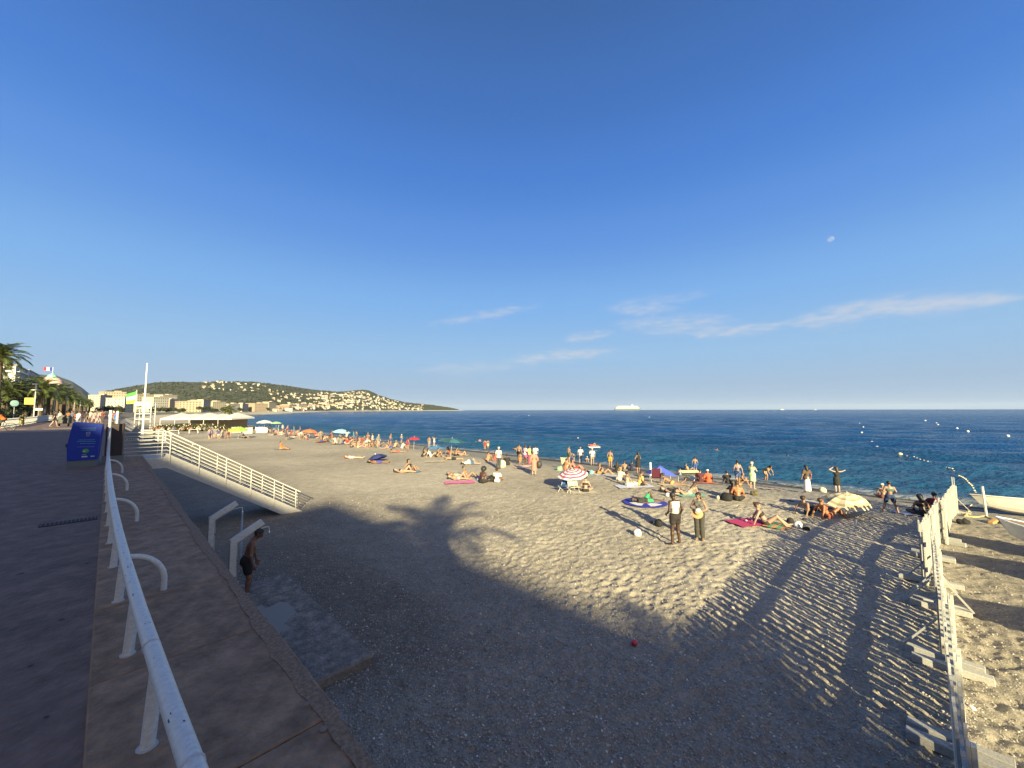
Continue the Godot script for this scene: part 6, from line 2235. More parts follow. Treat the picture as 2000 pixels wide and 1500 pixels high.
	bicycle(W(0.35, 27.5, 4.01), TH + 1.3, "dark bicycle leaning by the wall, the nearest of three beyond the stairs", Color(0.05, 0.05, 0.06))
	bicycle(W(0.45, 30.0, 4.01), TH + 1.7, "dark bicycle between two others beyond the stairs", Color(0.2, 0.05, 0.05))
	bicycle(W(0.40, 33.0, 4.01), TH + 1.5, "pale grey bicycle, the farthest of three beyond the stairs", Color(0.35, 0.35, 0.38))
	# dark three wheeled cart
	var ct := thing("cart", "dark street cart beside the woman in black", "cart", on_level(126, 833, 4.0), 0.5)
	var m := MB.new()
	m.bbox(Transform3D(Basis.IDENTITY, Vector3(0, 0.72, 0)), Vector3(0.85, 0.8, 0.7), 0.05)
	part("box", m.done(), mat(Color(0.03, 0.032, 0.03), 0.5), ct)
	m = MB.new()
	m.bbox(Transform3D(Basis.IDENTITY, Vector3(0, 1.15, 0)), Vector3(0.7, 0.1, 0.6), 0.02)
	part("lid", m.done(), mat(Color(0.12, 0.12, 0.11), 0.5), ct)
	for x in [-0.36, 0.36]:
		m = MB.new()
		m.tube([Vector3(x - 0.03, 0.2, 0.2), Vector3(x + 0.03, 0.2, 0.2)], 0.2, 12)
		part("wheel", m.done(), mat(Color(0.015, 0.015, 0.015), 0.8), ct)

# ------------------------------------------------------------------ things on the shingle
func towel(px: float, py: float, lx: float, lz: float, deg: float, col: Color, label: String, stripe = null, group := "") -> void:
	var at := on_beach(px, py)
	var o := thing("towel", label, "towel", at, deg_to_rad(deg), group)
	var b := Basis(Vector3.UP, deg_to_rad(deg))
	var m := MB.new()
	var m2 := MB.new()
	var nx := 8
	var nz := 5
	var P := func(i: int, j: int) -> Vector3:
		var q := Vector3((float(i) / nx - 0.5) * lx, 0, (float(j) / nz - 0.5) * lz)
		q.y = ground(at + b * q) - at.y + 0.05 + 0.012 * sin(i * 1.9 + j * 2.3) + 0.01 * sin(j * 3.1)
		return q
	for i in nx:
		for j in nz:
			var t: MB = m2 if stripe != null and j % 2 == 1 else m
			t.quad(P.call(i, j), P.call(i + 1, j), P.call(i + 1, j + 1), P.call(i, j + 1), Vector3.UP)
	part("cloth", m.done(), cloth(col), o)
	if stripe != null: part("stripes", m2.done(), cloth(stripe), o)

func round_towel(px: float, py: float, r: float, label: String) -> void:
	var at := on_beach(px, py)
	var o := thing("towel", label, "towel", at)
	var m := MB.new()
	var m2 := MB.new()
	for ring in 4:
		var r0 := r * ring / 4.0
		var r1 := r * (ring + 1) / 4.0
		for k in 24:
			var a0 := TAU * k / 24
			var a1 := TAU * (k + 1) / 24
			var t: MB = m if ring == 3 or ring == 0 or (k % 6 < 2) else m2
			var Q := func(rr: float, a: float) -> Vector3: return Vector3(cos(a) * rr, 0.05 + 0.01 * sin(a * 7.0 + rr * 9.0), sin(a) * rr)
			t.quad(Q.call(r0, a0), Q.call(r1, a0), Q.call(r1, a1), Q.call(r0, a1), Vector3.UP)
	part("blue_print", m.done(), cloth(Color(0.02, 0.03, 0.33)), o)
	part("white_print", m2.done(), cloth(Color(0.62, 0.62, 0.68)), o)

func parasol(at: Vector3, r: float, hgt: float, lean: Vector3, cols: Array, rings: bool, label: String, sag := 0.36, group := "") -> void:
	var o := thing("parasol", label, "parasol", at, 0, group)
	var up := (Vector3.UP + lean).normalized()
	var xb := up.cross(Vector3(0, 0, 1)).normalized()
	var b := Basis(xb, up, xb.cross(up))
	var t := Transform3D(b, Vector3(0, 0, 0))
	var pole := MB.new()
	pole.tube([t * Vector3(0, -0.1, 0), t * Vector3(0, hgt + 0.12, 0)], 0.018, 8)
	part("pole", pole.done(), mat(Color(0.6, 0.6, 0.6), 0.35, 0.4), o)
	var n := 8
	var parts := []
	for c in cols: parts.append(MB.new())
	var nr := 9 if rings else 5
	for k in n:
		for i in nr:
			for h in 2:
				var P := func(ii: float, kk: float) -> Vector3:
					var a := TAU * (k + kk) / n
					var q := ii / nr
					var dip := sin(PI * kk) * 0.05 * q
					return t * Vector3(cos(a) * r * q * (1.0 - 0.06 * sin(PI * kk)), hgt - sag * r * q * q - dip + 0.0, sin(a) * r * q * (1.0 - 0.06 * sin(PI * kk)))
				var q0: Vector3 = P.call(i, h * 0.5)
				var q1: Vector3 = P.call(i + 1.0, h * 0.5)
				var q2: Vector3 = P.call(i + 1.0, h * 0.5 + 0.5)
				var q3: Vector3 = P.call(i, h * 0.5 + 0.5)
				var mb: MB = parts[(i if rings else k) % cols.size()]
				var nn := (q2 - q0).cross(q3 - q1).normalized()
				if nn.dot(up) < 0: nn = -nn
				mb.quad(q0, q1, q2, q3, nn)
	for c in cols.size(): part("canopy" if c == 0 else "canopy_stripe", parts[c].done(), cloth(cols[c]), o)
	var rib := MB.new()
	for k in n:
		var a := TAU * k / n
		rib.tube([t * Vector3(0, hgt - 0.02, 0), t * Vector3(cos(a) * r * 0.5, hgt - sag * r * 0.25 - 0.02, sin(a) * r * 0.5), t * Vector3(cos(a) * r, hgt - sag * r - 0.02, sin(a) * r)], 0.006, 4)
	part("ribs", rib.done(), mat(Color(0.5, 0.5, 0.5), 0.4), o)

func bag(px: float, py: float, w: float, h: float, col: Color, label: String, cat := "bag") -> void:
	var g := on_beach(px, py)
	heap(g + Vector3(0, 0.01, 0), w, h, w * 0.75, col, label, cat, px)

func make_beach_things() -> void:
	towel(898, 943, 1.9, 0.9, 12, Color(0.62, 0.16, 0.34), "bright pink towel before the reclining pair and the seated bather with big round hair")
	towel(1024, 912, 2.2, 1.0, 60, Color(0.55, 0.28, 0.24), "red and white striped towel left of the person in the coral robe", Color(0.62, 0.58, 0.52))
	towel(1462, 1022, 1.5, 1.0, 15, Color(0.42, 0.03, 0.12), "crimson towel under the woman leaning back on her arms")
	towel(1518, 1028, 1.1, 0.7, 40, Color(0.50, 0.24, 0.12), "orange and green towel at the feet of the woman leaning back", Color(0.08, 0.30, 0.16))
	towel(1350, 968, 1.4, 0.8, 8, Color(0.18, 0.42, 0.34), "mint green towel beside the propped up sunbather")
	towel(1318, 948, 1.9, 0.8, 10, Color(0.52, 0.44, 0.32), "sand coloured towel under the tanned sunbather lying prone")
	towel(1240, 951, 2.2, 1.0, 6, Color(0.48, 0.50, 0.62), "pale lilac towel under the group left of the dark beach chair")
	towel(1184, 929, 1.6, 0.8, 4, Color(0.50, 0.54, 0.60), "pale blue towel right of the red striped parasol")
	towel(1378, 944, 1.7, 0.9, 4, Color(0.45, 0.13, 0.10), "faded red towel under the pair with the red beach wrap")
	towel(1584, 982, 1.8, 0.8, -8, Color(0.55, 0.53, 0.58), "white towel with a dark edge left of the low beige parasol", Color(0.05, 0.05, 0.06))
	towel(1604, 990, 1.0, 0.8, -8, Color(0.50, 0.27, 0.14), "orange towel left of the low beige parasol")
	towel(1790, 1006, 1.5, 0.8, -5, Color(0.30, 0.35, 0.52), "pale blue towel left of the pair sitting in the fence's shade")
	towel(1140, 963, 1.4, 0.8, 5, Color(0.45, 0.42, 0.36), "cream towel under the woman sitting by the red striped parasol")
	towel(1506, 956, 1.4, 0.7, 0, Color(0.55, 0.52, 0.50), "white and maroon towel near the women at the water's edge", Color(0.22, 0.04, 0.06))
	towel(850, 902, 1.8, 0.8, 10, Color(0.50, 0.44, 0.32), "straw coloured mat under the group left of the teal parasol")
	towel(720, 873, 2.2, 1.0, 5, Color(0.55, 0.52, 0.50), "white towel left of the red parasol", null)
	towel(548, 878, 1.4, 0.9, 5, Color(0.22, 0.28, 0.38), "grey blue towel beside the lone sunbather in orange")
	round_towel(1260, 983, 1.05, "round navy blue and white beach towel with a man lying on it")
	parasol(on_beach(1122, 957), 0.88, 1.22, Vector3(-0.12, 0, 0.16), [Color(0.58, 0.55, 0.55), Color(0.34, 0.07, 0.15)], true, "red and white striped parasol shading a blue chair")
	parasol(on_beach(738, 903), 0.95, 0.72, Vector3(-0.35, 0, -0.1), [Color(0.012, 0.018, 0.10), Color(0.02, 0.03, 0.16)], false, "navy parasol with white trim tilted low over a sunbather", 0.45)
	parasol(on_beach(880, 892), 1.4, 1.8, Vector3(0.08, 0, 0), [Color(0.015, 0.07, 0.09), Color(0.03, 0.13, 0.17)], false, "large flat teal parasol near the waterline", 0.2)
	parasol(on_beach(808, 878), 0.7, 1.5, Vector3(0.05, 0, 0.05), [Color(0.30, 0.02, 0.04)], false, "bright red parasol near the waterline", 0.35)
	parasol(on_beach(852, 890), 1.1, 0.95, Vector3(0, 0, 0), [Color(0.05, 0.20, 0.42)], false, "low blue sunshade left of the teal parasol", 0.15)
	parasol(on_beach(465, 857), 1.4, 1.9, Vector3(0.05, 0, 0.1), [Color(0.25, 0.58, 0.06), Color(0.30, 0.66, 0.08)], false, "lime green parasol before the white windbreaks", 0.38)
	parasol(on_beach(539, 840), 1.4, 2.3, Vector3(0, 0, 0), [Color(0.28, 0.50, 0.22)], false, "pale green parasol over the crowd at the bend of the shore", 0.35)
	parasol(on_beach(516, 846), 1.5, 2.6, Vector3(0, 0, 0), [Color(0.62, 0.60, 0.52)], false, "white parasol left of the pale green one in the far crowd", 0.35)
	parasol(on_beach(665, 862), 1.3, 1.8, Vector3(0.1, 0, 0), [Color(0.25, 0.50, 0.60)], false, "pale blue parasol in the crowd left of the red parasol", 0.35)
	parasol(on_beach(603, 858), 1.2, 1.6, Vector3(0.1, 0, 0), [Color(0.45, 0.14, 0.05)], false, "burnt orange sunshade in the middle of the far crowd", 0.35)
	# beige striped parasol fallen on its side
	var fp := on_beach(1660, 1008)
	parasol(fp + Vector3(0.1, 0.10, -0.3), 0.86, 0.84, Vector3(-0.10, 0, 0.22), [Color(0.58, 0.48, 0.30), Color(0.36, 0.28, 0.17), Color(0.62, 0.55, 0.38)], true, "beige striped parasol set low and tilted on the shingle by the fence's shadow", 0.42)
	# small blue beach tent
	var t := thing("beach_tent", "small blue pyramid beach tent behind the dark beach chair", "tent", on_beach(1290, 936))
	var m := MB.new()
	var pk := Vector3(0.0, 0.95, 0)
	var q := [Vector3(-0.95, 0.45, 0.6), Vector3(1.0, 0.3, 0.6), Vector3(1.0, 0.35, -0.7), Vector3(-0.9, 0.4, -0.7)]
	for i in 4: m.flat(q[i], q[(i + 1) % 4], pk, Vector3(0, -1, 0))
	part("canopy", m.done(), cloth(Color(0.05, 0.085, 0.42)), t)
	for i in 4:
		m = MB.new()
		m.tube([Vector3(q[i].x, -0.1, q[i].z), q[i]], 0.015, 6)
		part("pole", m.done(), mat(Color(0.5, 0.5, 0.5), 0.4), t)
	# folding chairs
	chair(on_beach(1103, 961), -0.6, Color(0.03, 0.10, 0.28), "blue folding beach chair under the red striped parasol")
	chair(on_beach(1281, 943), 2.9, Color(0.08, 0.012, 0.03), "dark maroon folding chair before the blue tent")
	chair(on_beach(1105, 916), 2.6, Color(0.58, 0.52, 0.36), "cream backed folding chair above the red striped parasol")
	chair(on_beach(1121, 963), 0.2, Color(0.55, 0.48, 0.34), "low cream folding stool right of the blue chair")
	bag(1245, 1046, 0.42, 0.27, Color(0.62, 0.62, 0.60), "crumpled white plastic bag lying nearest the viewer on the sunlit shingle")
	bag(1286, 1027, 0.40, 0.30, Color(0.012, 0.012, 0.014), "black backpack left of the man in the white vest", "backpack")
	bag(1272, 1022, 0.22, 0.12, Color(0.16, 0.09, 0.06), "small brown pouch beside the black backpack")
	bag(981, 912, 0.50, 0.62, Color(0.58, 0.54, 0.36), "tall cream cooler bag beside the man in the white shirt", "cooler bag")
	bag(961, 940, 0.36, 0.45, Color(0.012, 0.012, 0.016), "black backpack left of the seated bather in white", "backpack")
	bag(935, 938, 0.45, 0.30, Color(0.30, 0.29, 0.50), "lilac bag beside the bather with big round hair")
	bag(1093, 919, 0.5, 0.42, Color(0.20, 0.34, 0.22), "pale green bag left of the cream backed chair")
	bag(1155, 926, 0.5, 0.35, Color(0.16, 0.40, 0.42), "turquoise bag right of the red striped parasol's top")
	bag(1198, 926, 0.65, 0.32, Color(0.012, 0.012, 0.015), "black bag left of the seated trio by the water")
	bag(1264, 924, 0.45, 0.2, Color(0.03, 0.03, 0.03), "flat dark bag right of the woman in the black dress")
	bag(1342, 939, 0.5, 0.32, Color(0.014, 0.014, 0.016), "black sack left of the folded white clothes")
	bag(1354, 938, 0.55, 0.36, Color(0.62, 0.62, 0.62), "pile of white clothes left of the red beach wrap", "clothes")
	bag(1420, 977, 0.55, 0.48, Color(0.010, 0.010, 0.012), "bulky black rucksack beside the bather with the orange back", "rucksack")
	bag(1405, 975, 0.4, 0.22, Color(0.48, 0.46, 0.36), "small cream bag left of the bulky black rucksack")
	bag(1474, 967, 0.8, 0.28, Color(0.11, 0.09, 0.04), "khaki heap of clothes right of the bather with the orange back", "clothes")
	bag(1607, 961, 0.55, 0.36, Color(0.58, 0.52, 0.36), "cream straw bag between the two women standing by the water", "straw bag")
	bag(1560, 1031, 0.5, 0.28, Color(0.60, 0.60, 0.60), "white and grey bag at the feet of the woman leaning back")
	bag(1576, 1036, 0.5, 0.16, Color(0.014, 0.014, 0.016), "dark clothes right of the white and grey bag", "clothes")
	bag(1543, 1021, 0.35, 0.24, Color(0.014, 0.014, 0.016), "dark little bag behind the feet of the woman leaning back")
	bag(1571, 1016, 0.35, 0.10, Color(0.02, 0.02, 0.02), "pair of dark sandals left of the tanned pair", "sandals")
	bag(1458, 1019, 0.34, 0.10, Color(0.60, 0.58, 0.58), "white folded cloth on the crimson towel", "cloth")
	bag(817, 923, 0.5, 0.25, Color(0.03, 0.08, 0.16), "dark blue bag right of the dark haired pair")
	bag(569, 1268, 0.26, 0.09, Color(0.05, 0.06, 0.08), "pair of dark sandals on the shower slab", "sandals")
	bag(1303, 969, 0.3, 0.2, Color(0.6, 0.6, 0.6), "small white bag left of the bather lying in black")
	bag(915, 906, 0.5, 0.4, Color(0.5, 0.5, 0.52), "grey white beach bag beside the sunbather left of the man in white")
	# red ball and pole stub
	var rb := thing("ball", "small red ball in the shaded shingle", "ball", on_beach(1239, 1262) + Vector3(0, 0.06, 0))
	m = MB.new()
	m.ell(Vector3.ZERO, Vector3.ONE * 0.055, 12, 8)
	part("shell", m.done(), mat(Color(0.45, 0.02, 0.05), 0.5), rb)
	var ps := thing("white_peg", "short white peg stuck in the shingle below the low beige parasol", "peg", on_beach(1671, 1028))
	m = MB.new()
	m.tube([Vector3(0, -0.05, 0), Vector3(0.03, 0.26, 0)], 0.03, 8)
	part("stake", m.done(), mat(Color(0.7, 0.7, 0.68), 0.5), ps)
	var ws := thing("white_post", "thin white post left of the blue beach tent", "post", on_beach(1271, 929))
	m = MB.new()
	m.bbox(Transform3D(Basis.IDENTITY, Vector3(0, 0.5, 0)), Vector3(0.12, 1.05, 0.05), 0.01)
	part("stake", m.done(), mat(Color(0.62, 0.66, 0.72), 0.5), ws)
	# black round bag carried by the robe wearer
	var hb := thing("shoulder_bag", "big round black bag hanging at the side of the coral robe", "bag", on_beach(1043, 928) + Vector3(0.36, 0.72, -0.02))
	m = MB.new()
	m.ell(Vector3.ZERO, Vector3(0.21, 0.27, 0.12), 12, 8)
	part("pouch", m.done(), mat(Color(0.02, 0.022, 0.025), 0.6), hb)
	m = MB.new()
	m.tube([Vector3(-0.15, 0.18, 0), Vector3(-0.10, 0.42, 0), Vector3(0.02, 0.44, 0), Vector3(0.15, 0.18, 0)], 0.018, 6)
	part("strap", m.done(), mat(Color(0.02, 0.02, 0.02), 0.6), hb)

func chair(at: Vector3, turn: float, col: Color, label: String) -> void:
	var o := thing("beach_chair", label, "chair", at, turn)
	var m := MB.new()
	m.box(Transform3D(Basis(Vector3(1, 0, 0), -0.12), Vector3(0, 0.34, 0.05)), Vector3(0.52, 0.02, 0.46))
	part("seat", m.done(), cloth(col), o)
	m = MB.new()
	m.box(Transform3D(Basis(Vector3(1, 0, 0), -0.38), Vector3(0, 0.66, -0.30)), Vector3(0.52, 0.62, 0.02))
	part("backrest", m.done(), cloth(col), o)
	for x in [-0.27, 0.27]:
		m = MB.new()
		m.tube([Vector3(x, 0, 0.28), Vector3(x, 0.36, -0.16), Vector3(x, 0.98, -0.42)], 0.013, 6)
		part("leg", m.done(), mat(Color(0.6, 0.6, 0.58), 0.4), o)
		m = MB.new()
		m.tube([Vector3(x, 0, -0.34), Vector3(x, 0.36, 0.28)], 0.013, 6)
		part("leg", m.done(), mat(Color(0.6, 0.6, 0.58), 0.4), o)
# ------------------------------------------------------------------ people on the beach
const BK := Color(0.016, 0.016, 0.018)
const WH := Color(0.50, 0.49, 0.47)
func make_people() -> void:
	var S := SKINS
	var H := HAIRS
	# the four nearest, in finer detail
	person(on_beach(1320, 1064), 200, "man in a white vest and black shorts standing with bowed head, seen from behind", "look_down", false, DARKSKIN, "short", BK, ["tank", Color(0.52, 0.51, 0.47), "shorts", Color(0.022, 0.018, 0.018)], 1.03, "", 0.012)
	person(on_beach(1367, 1054), -35, "woman with long dark hair in grey top and wide dark trousers holding a straw hat", "hold", true, S[1], "long", Color(0.03, 0.016, 0.01), ["tank", Color(0.10, 0.10, 0.10), "trousers", Color(0.045, 0.042, 0.038)], 0.97, "", 0.012)
	var hw := on_beach(1367, 1054)
	var fwd := Vector3(sin(deg_to_rad(-35)), 0, cos(deg_to_rad(-35)))
	var ht := thing("straw_hat", "straw hat with a pale scarf held by the woman in wide trousers", "hat", hw + fwd * 0.34 + Vector3(0, 0.98, 0))
	var hm := MB.new()
	hm.lathe([Vector2(0, 0.10), Vector2(0.07, 0.095), Vector2(0.09, 0.02), Vector2(0.19, -0.01), Vector2(0.185, -0.02), Vector2(0, 0.0)], 14, Transform3D(Basis(Vector3(1, 0, 0.4).normalized(), 0.9), Vector3.ZERO))
	part("brim_and_crown", hm.done(), mat(Color(0.36, 0.24, 0.13), 0.9), ht)
	hm = MB.new()
	hm.ell(Vector3(0.02, 0.10, 0.02), Vector3(0.11, 0.08, 0.10), 10, 6)
	part("scarf", hm.done(), mat(Color(0.5, 0.46, 0.44), 0.9), ht)
	person(on_beach(484, 1166), 115, "man in black shorts standing with bent head under the nearer shower", "bowed", false, Color(0.26, 0.13, 0.085), "short", BK, ["trunks", BK], 0.97, "", 0.012)
	person(on_beach(1496, 1026), 65, "woman in a dark bikini and sunglasses leaning back on her arms on a crimson towel", "sit_back", true, S[0], "bun", H[1], ["briefs", Color(0.03, 0.02, 0.02), "bikini_top", Color(0.03, 0.02, 0.02)], 1.05, "", 0.014)
	# [column, row, facing, label, pose, woman, skin, hair, hair colour, garments, size, lift]
	var L := [
		[1043, 928, 190, "person in a long coral patterned robe and straw coloured hat, seen from behind", "stand", true, S[3], "cap", Color(0.55, 0.45, 0.16), ["robe", Color(0.48, 0.18, 0.14)], 1.0],
		[974, 916, 150, "man in a white shirt and dark trousers standing beside the cream cooler bag", "stand", false, S[0], "short", Color(0.4, 0.36, 0.3), ["shirt", WH, "trousers", Color(0.05, 0.05, 0.055)], 1.0],
		[1014, 904, 150, "man in dark trunks with a child before him, left of the woman in pink", "stand", false, S[1], "short", H[0], ["trunks", BK], 1.0],
		[1016, 908, 150, "child in orange beside the man in dark trunks", "stand", false, S[1], "short", H[0], ["trunks", Color(0.5, 0.2, 0.05)], 0.6],
		[1026, 909, 120, "woman in a pink skirt and white top left of the coral robe", "stand", true, Color(0.16, 0.08, 0.05), "bun", H[0], ["shirt", Color(0.62, 0.40, 0.46), "shorts", Color(0.60, 0.10, 0.26)], 1.0],
		[1034, 907, 60, "person in a yellow patterned top behind the coral robe", "stand", true, S[2], "long", H[0], ["shirt", Color(0.52, 0.46, 0.16), "trousers", Color(0.24, 0.05, 0.12)], 0.95],
		[1046, 903, 180, "person in a white top standing at the waterline behind the coral robe", "stand", false, S[2], "short", H[0], ["shirt", WH, "shorts", Color(0.03, 0.1, 0.2)], 0.95],
		[944, 943, 150, "dark skinned bather with big round hair in black trunks sitting with back turned", "sit_cross", false, Color(0.10, 0.045, 0.03), "afro", BK, ["trunks", BK], 1.05],
		[972, 942, 160, "bather in a loose white shirt sitting with back turned beside the black backpack", "sit_legs", false, S[1], "short", H[0], ["shirt", Color(0.52, 0.51, 0.49)], 1.0],
		[896, 937, 80, "reclining woman in pale shorts with one knee raised on the pink towel", "lie_knee", true, S[0], "bun", H[1], ["briefs", Color(0.35, 0.34, 0.5), "bikini_top", Color(0.5, 0.2, 0.1)], 1.0],
		[913, 934, 95, "reclining bather with raised knees behind the pink towel", "sit_back", true, S[1], "short", H[1], ["briefs", Color(0.45, 0.16, 0.08), "bikini_top", Color(0.45, 0.16, 0.08)], 1.0],
		[890, 931, 60, "bather in olive shade lying left of the reclining pair", "lie_back", false, S[1], "short", H[0], ["trunks", Color(0.3, 0.32, 0.25)], 1.0],
		[968, 899, 160, "seated bather in red left of the standing man in white", "sit_knees", true, S[1], "long", H[0], ["swimsuit", Color(0.45, 0.08, 0.06)], 1.0],
		[955, 900, 140, "tanned bather sitting sideways left of the one in red", "sit_knees", true, S[1], "bun", H[1], ["swimsuit", Color(0.4, 0.2, 0.1)], 1.0],
		[990, 908, 200, "bather in dark clothes sitting right of the cream cooler bag", "sit_knees", false, S[2], "short", H[0], ["shirt", BK, "trunks", BK], 1.0],
		[1144, 961, 165, "woman sitting with back turned beside the red striped parasol", "sit_cross", true, S[0], "bun", H[0], ["briefs", BK, "bikini_top", BK], 1.0],
		[1108, 917, 120, "tanned woman sitting on the cream backed chair side", "sit_knees", true, S[0], "short", H[1], ["swimsuit", Color(0.45, 0.12, 0.06)], 1.0],
		[1124, 918, 60, "reddish bather lying left of the turquoise bag", "sit_back", false, Color(0.46, 0.22, 0.16), "short", H[1], ["trunks", Color(0.3, 0.05, 0.05)], 1.0],
		[1111, 903, 120, "man in dark olive trunks standing at the waterline left of the child", "stand", false, S[0], "short", H[1], ["trunks", Color(0.05, 0.06, 0.03)], 1.0],
		[1121, 901, -60, "child standing at the waterline facing the man in olive trunks", "bend", false, S[0], "short", H[1], ["trunks", Color(0.05, 0.06, 0.08)], 0.75],
		[1134, 905, 170, "person in a white shirt with bare legs standing at the waterline", "stand", false, S[0], "short", H[2], ["shirt", WH, "briefs", Color(0.5, 0.5, 0.5)], 1.0],
		[1147, 903, 0, "toddler crouching at the waterline between two people in white", "sit_knees", false, S[0], "cap", Color(0.6, 0.6, 0.62), ["trunks", Color(0.03, 0.1, 0.2)], 0.75],
		[1157, 909, 165, "man in a white shirt and tan shorts walking into the water", "walk", false, S[0], "short", Color(0.4, 0.36, 0.3), ["shirt", WH, "trunks", Color(0.30, 0.22, 0.14)], 1.0],
		[1168, 926, 70, "tanned sunbather with raised knees right of the red striped parasol", "lie_knee", false, S[1], "short", H[0], ["trunks", Color(0.4, 0.2, 0.08)], 1.0],
		[1178, 927, 80, "second tanned sunbather with raised knees, nearer the black bag", "sit_back", true, S[1], "bun", H[1], ["briefs", BK, "bikini_top", BK], 1.0],
		[1192, 914, 150, "man in orange shorts standing above the black bag, dark trousers at his feet", "stand", false, S[1], "short", H[1], ["trunks", Color(0.60, 0.26, 0.04)], 1.0],
		[1206, 923, 150, "bather in black sitting left of the seated man with a tanned back", "sit_knees", true, S[1], "long", H[0], ["shirt", BK, "shorts", BK], 1.0],
		[1220, 921, 165, "man with a tanned bare back sitting in the seated trio", "sit_cross", false, S[1], "short", H[1], ["trunks", Color(0.1, 0.1, 0.12)], 1.0],
		[1235, 919, 160, "bather in dark navy sitting right of the man with a tanned back", "sit_knees", false, S[1], "short", H[0], ["shirt", Color(0.02, 0.02, 0.05), "trunks", BK], 1.0],
		[1247, 925, 200, "woman in a black dress standing beside the seated trio", "chest_hands", true, S[1], "long", H[0], ["dress", Color(0.018, 0.014, 0.014)], 1.02],
		[1213, 939, 120, "pale bather in white sitting at the left end of the lilac towel", "sit_knees", true, S[3], "bun", H[2], ["shirt", Color(0.60, 0.54, 0.42)], 1.0],
		[1229, 950, 110, "bather in white trousers sitting in the middle of the lilac towel", "sit_legs", true, S[1], "short", H[0], ["tank", Color(0.5, 0.4, 0.28), "trousers", Color(0.60, 0.56, 0.46)], 1.0],
		[1252, 949, 100, "man in an ochre shirt leaning over on the lilac towel", "sit_cross", false, S[1], "short", H[1], ["shirt", Color(0.52, 0.33, 0.12), "trunks", BK], 1.0],
		[1312, 947, 60, "tanned sunbather lying prone on the sand coloured towel", "prop_front", true, S[1], "bun", H[0], ["briefs", Color(0.5, 0.3, 0.12)], 1.05],
		[1345, 921, 80, "person on an inflatable at the waterline, the left one of two", "sit_back", true, S[1], "bun", H[0], ["swimsuit", Color(0.5, 0.3, 0.1)], 1.0],
		[1358, 924, 160, "person in blue shorts standing in the wash beside the inflatable", "stand", false, S[1], "short", H[0], ["trunks", Color(0.03, 0.08, 0.3)], 0.9],
		[1328, 928, 180, "small child sitting at the water's edge right of the blue tent", "sit_legs", false, S[3], "short", H[2], ["trunks", Color(0.1, 0.2, 0.3)], 0.6],
		[1367, 941, 170, "bather in a dark maroon top sitting left of the red beach wrap", "sit_knees", true, S[0], "short", H[0], ["shirt", Color(0.07, 0.015, 0.02), "shorts", BK], 1.0],
		[1383, 942, 175, "bather with a white cap wrapped in a bright red towel", "sit_cross", true, S[1], "cap", Color(0.62, 0.58, 0.52), ["robe", Color(0.62, 0.10, 0.04)], 1.0],
		[1420, 944, 175, "bather in black sitting alone right of the red beach wrap", "sit_knees", false, S[3], "short", H[0], ["shirt", BK, "trunks", BK], 1.0],
		[1345, 966, -70, "sunbather with brown hair propped on the elbows on the mint green towel", "prop_front", true, S[0], "long", H[1], ["briefs", Color(0.3, 0.3, 0.3)], 1.0],
		[1318, 963, 70, "bather lying in black left of the mint green towel", "lie_back", true, S[0], "long", H[0], ["swimsuit", BK], 1.0],
		[1261, 982, 100, "man in green shorts lying on the round navy and white towel", "lie_knee", false, Color(0.12, 0.06, 0.04), "short", BK, ["shirt", Color(0.03, 0.03, 0.03), "trunks", Color(0.03, 0.30, 0.12)], 1.0],
		[1441, 977, 160, "bather with an orange tanned back sitting beside the black rucksack", "sit_cross", false, Color(0.52, 0.22, 0.10), "short", H[1], ["trunks", BK], 1.05],
		[1432, 972, 150, "brown haired bather half hidden behind the orange tanned back", "sit_knees", true, S[1], "long", H[1], ["swimsuit", Color(0.3, 0.14, 0.06)], 1.0],
		[1442, 950, 165, "woman in blue swim shorts bending over near the water", "walk", true, S[1], "bun", H[0], ["trunks", Color(0.05, 0.09, 0.22), "bikini_top", Color(0.2, 0.2, 0.3)], 1.0],
		[1452, 949, 60, "tanned bather sitting behind the woman in blue swim shorts", "sit_knees", true, S[1], "short", H[1], ["swimsuit", Color(0.5, 0.28, 0.1)], 1.0],
		[1470, 956, 120, "blonde woman in a pale green cover-up standing near the water", "chest_hands", true, S[3], "short", Color(0.5, 0.45, 0.34), ["dress", Color(0.38, 0.55, 0.32)], 1.0],
		[1497, 941, 20, "woman in a yellow bikini bending forward in the shallows", "bend", true, S[1], "long", H[0], ["briefs", Color(0.6, 0.42, 0.06), "bikini_top", Color(0.6, 0.42, 0.06)], 1.0],
		[1577, 963, 175, "woman in a brown top and long white skirt facing the sea", "stand", true, S[1], "long", H[0], ["shirt", Color(0.09, 0.055, 0.04), "skirt", Color(0.68, 0.66, 0.66)], 1.0],
		[1636, 963, 175, "woman in a short black dress with arms raised, facing the sea", "arms_up", true, S[3], "long", H[1], ["dress", BK], 1.0],
		[1580, 1006, 100, "tanned bather in dark shorts lying left of the low beige parasol", "sit_back", false, S[1], "short", H[0], ["trunks", BK], 1.0],
		[1617, 1012, 85, "orange tanned bather reclining close to the low beige parasol", "sit_back", true, Color(0.50, 0.20, 0.09), "short", H[1], ["briefs", Color(0.3, 0.08, 0.04), "bikini_top", Color(0.3, 0.08, 0.04)], 1.0],
		[1725, 973, 150, "person in a white cap sitting beside the boy in navy shorts", "sit_cross", false, S[1], "cap", Color(0.62, 0.60, 0.58), ["trunks", Color(0.15, 0.05, 0.04)], 1.0],
		[1740, 1003, 155, "boy in navy shorts standing with legs apart, seen from behind", "straddle", false, S[1], "short", BK, ["trunks", Color(0.015, 0.035, 0.09), "bikini_top", Color(0.06, 0.12, 0.12)], 0.85],
		[1800, 1008, 160, "dark haired woman in black sitting in the fence's shade on a pale blue towel", "sit_cross", true, S[2], "long", BK, ["trousers", BK, "bikini_top", BK], 1.05],
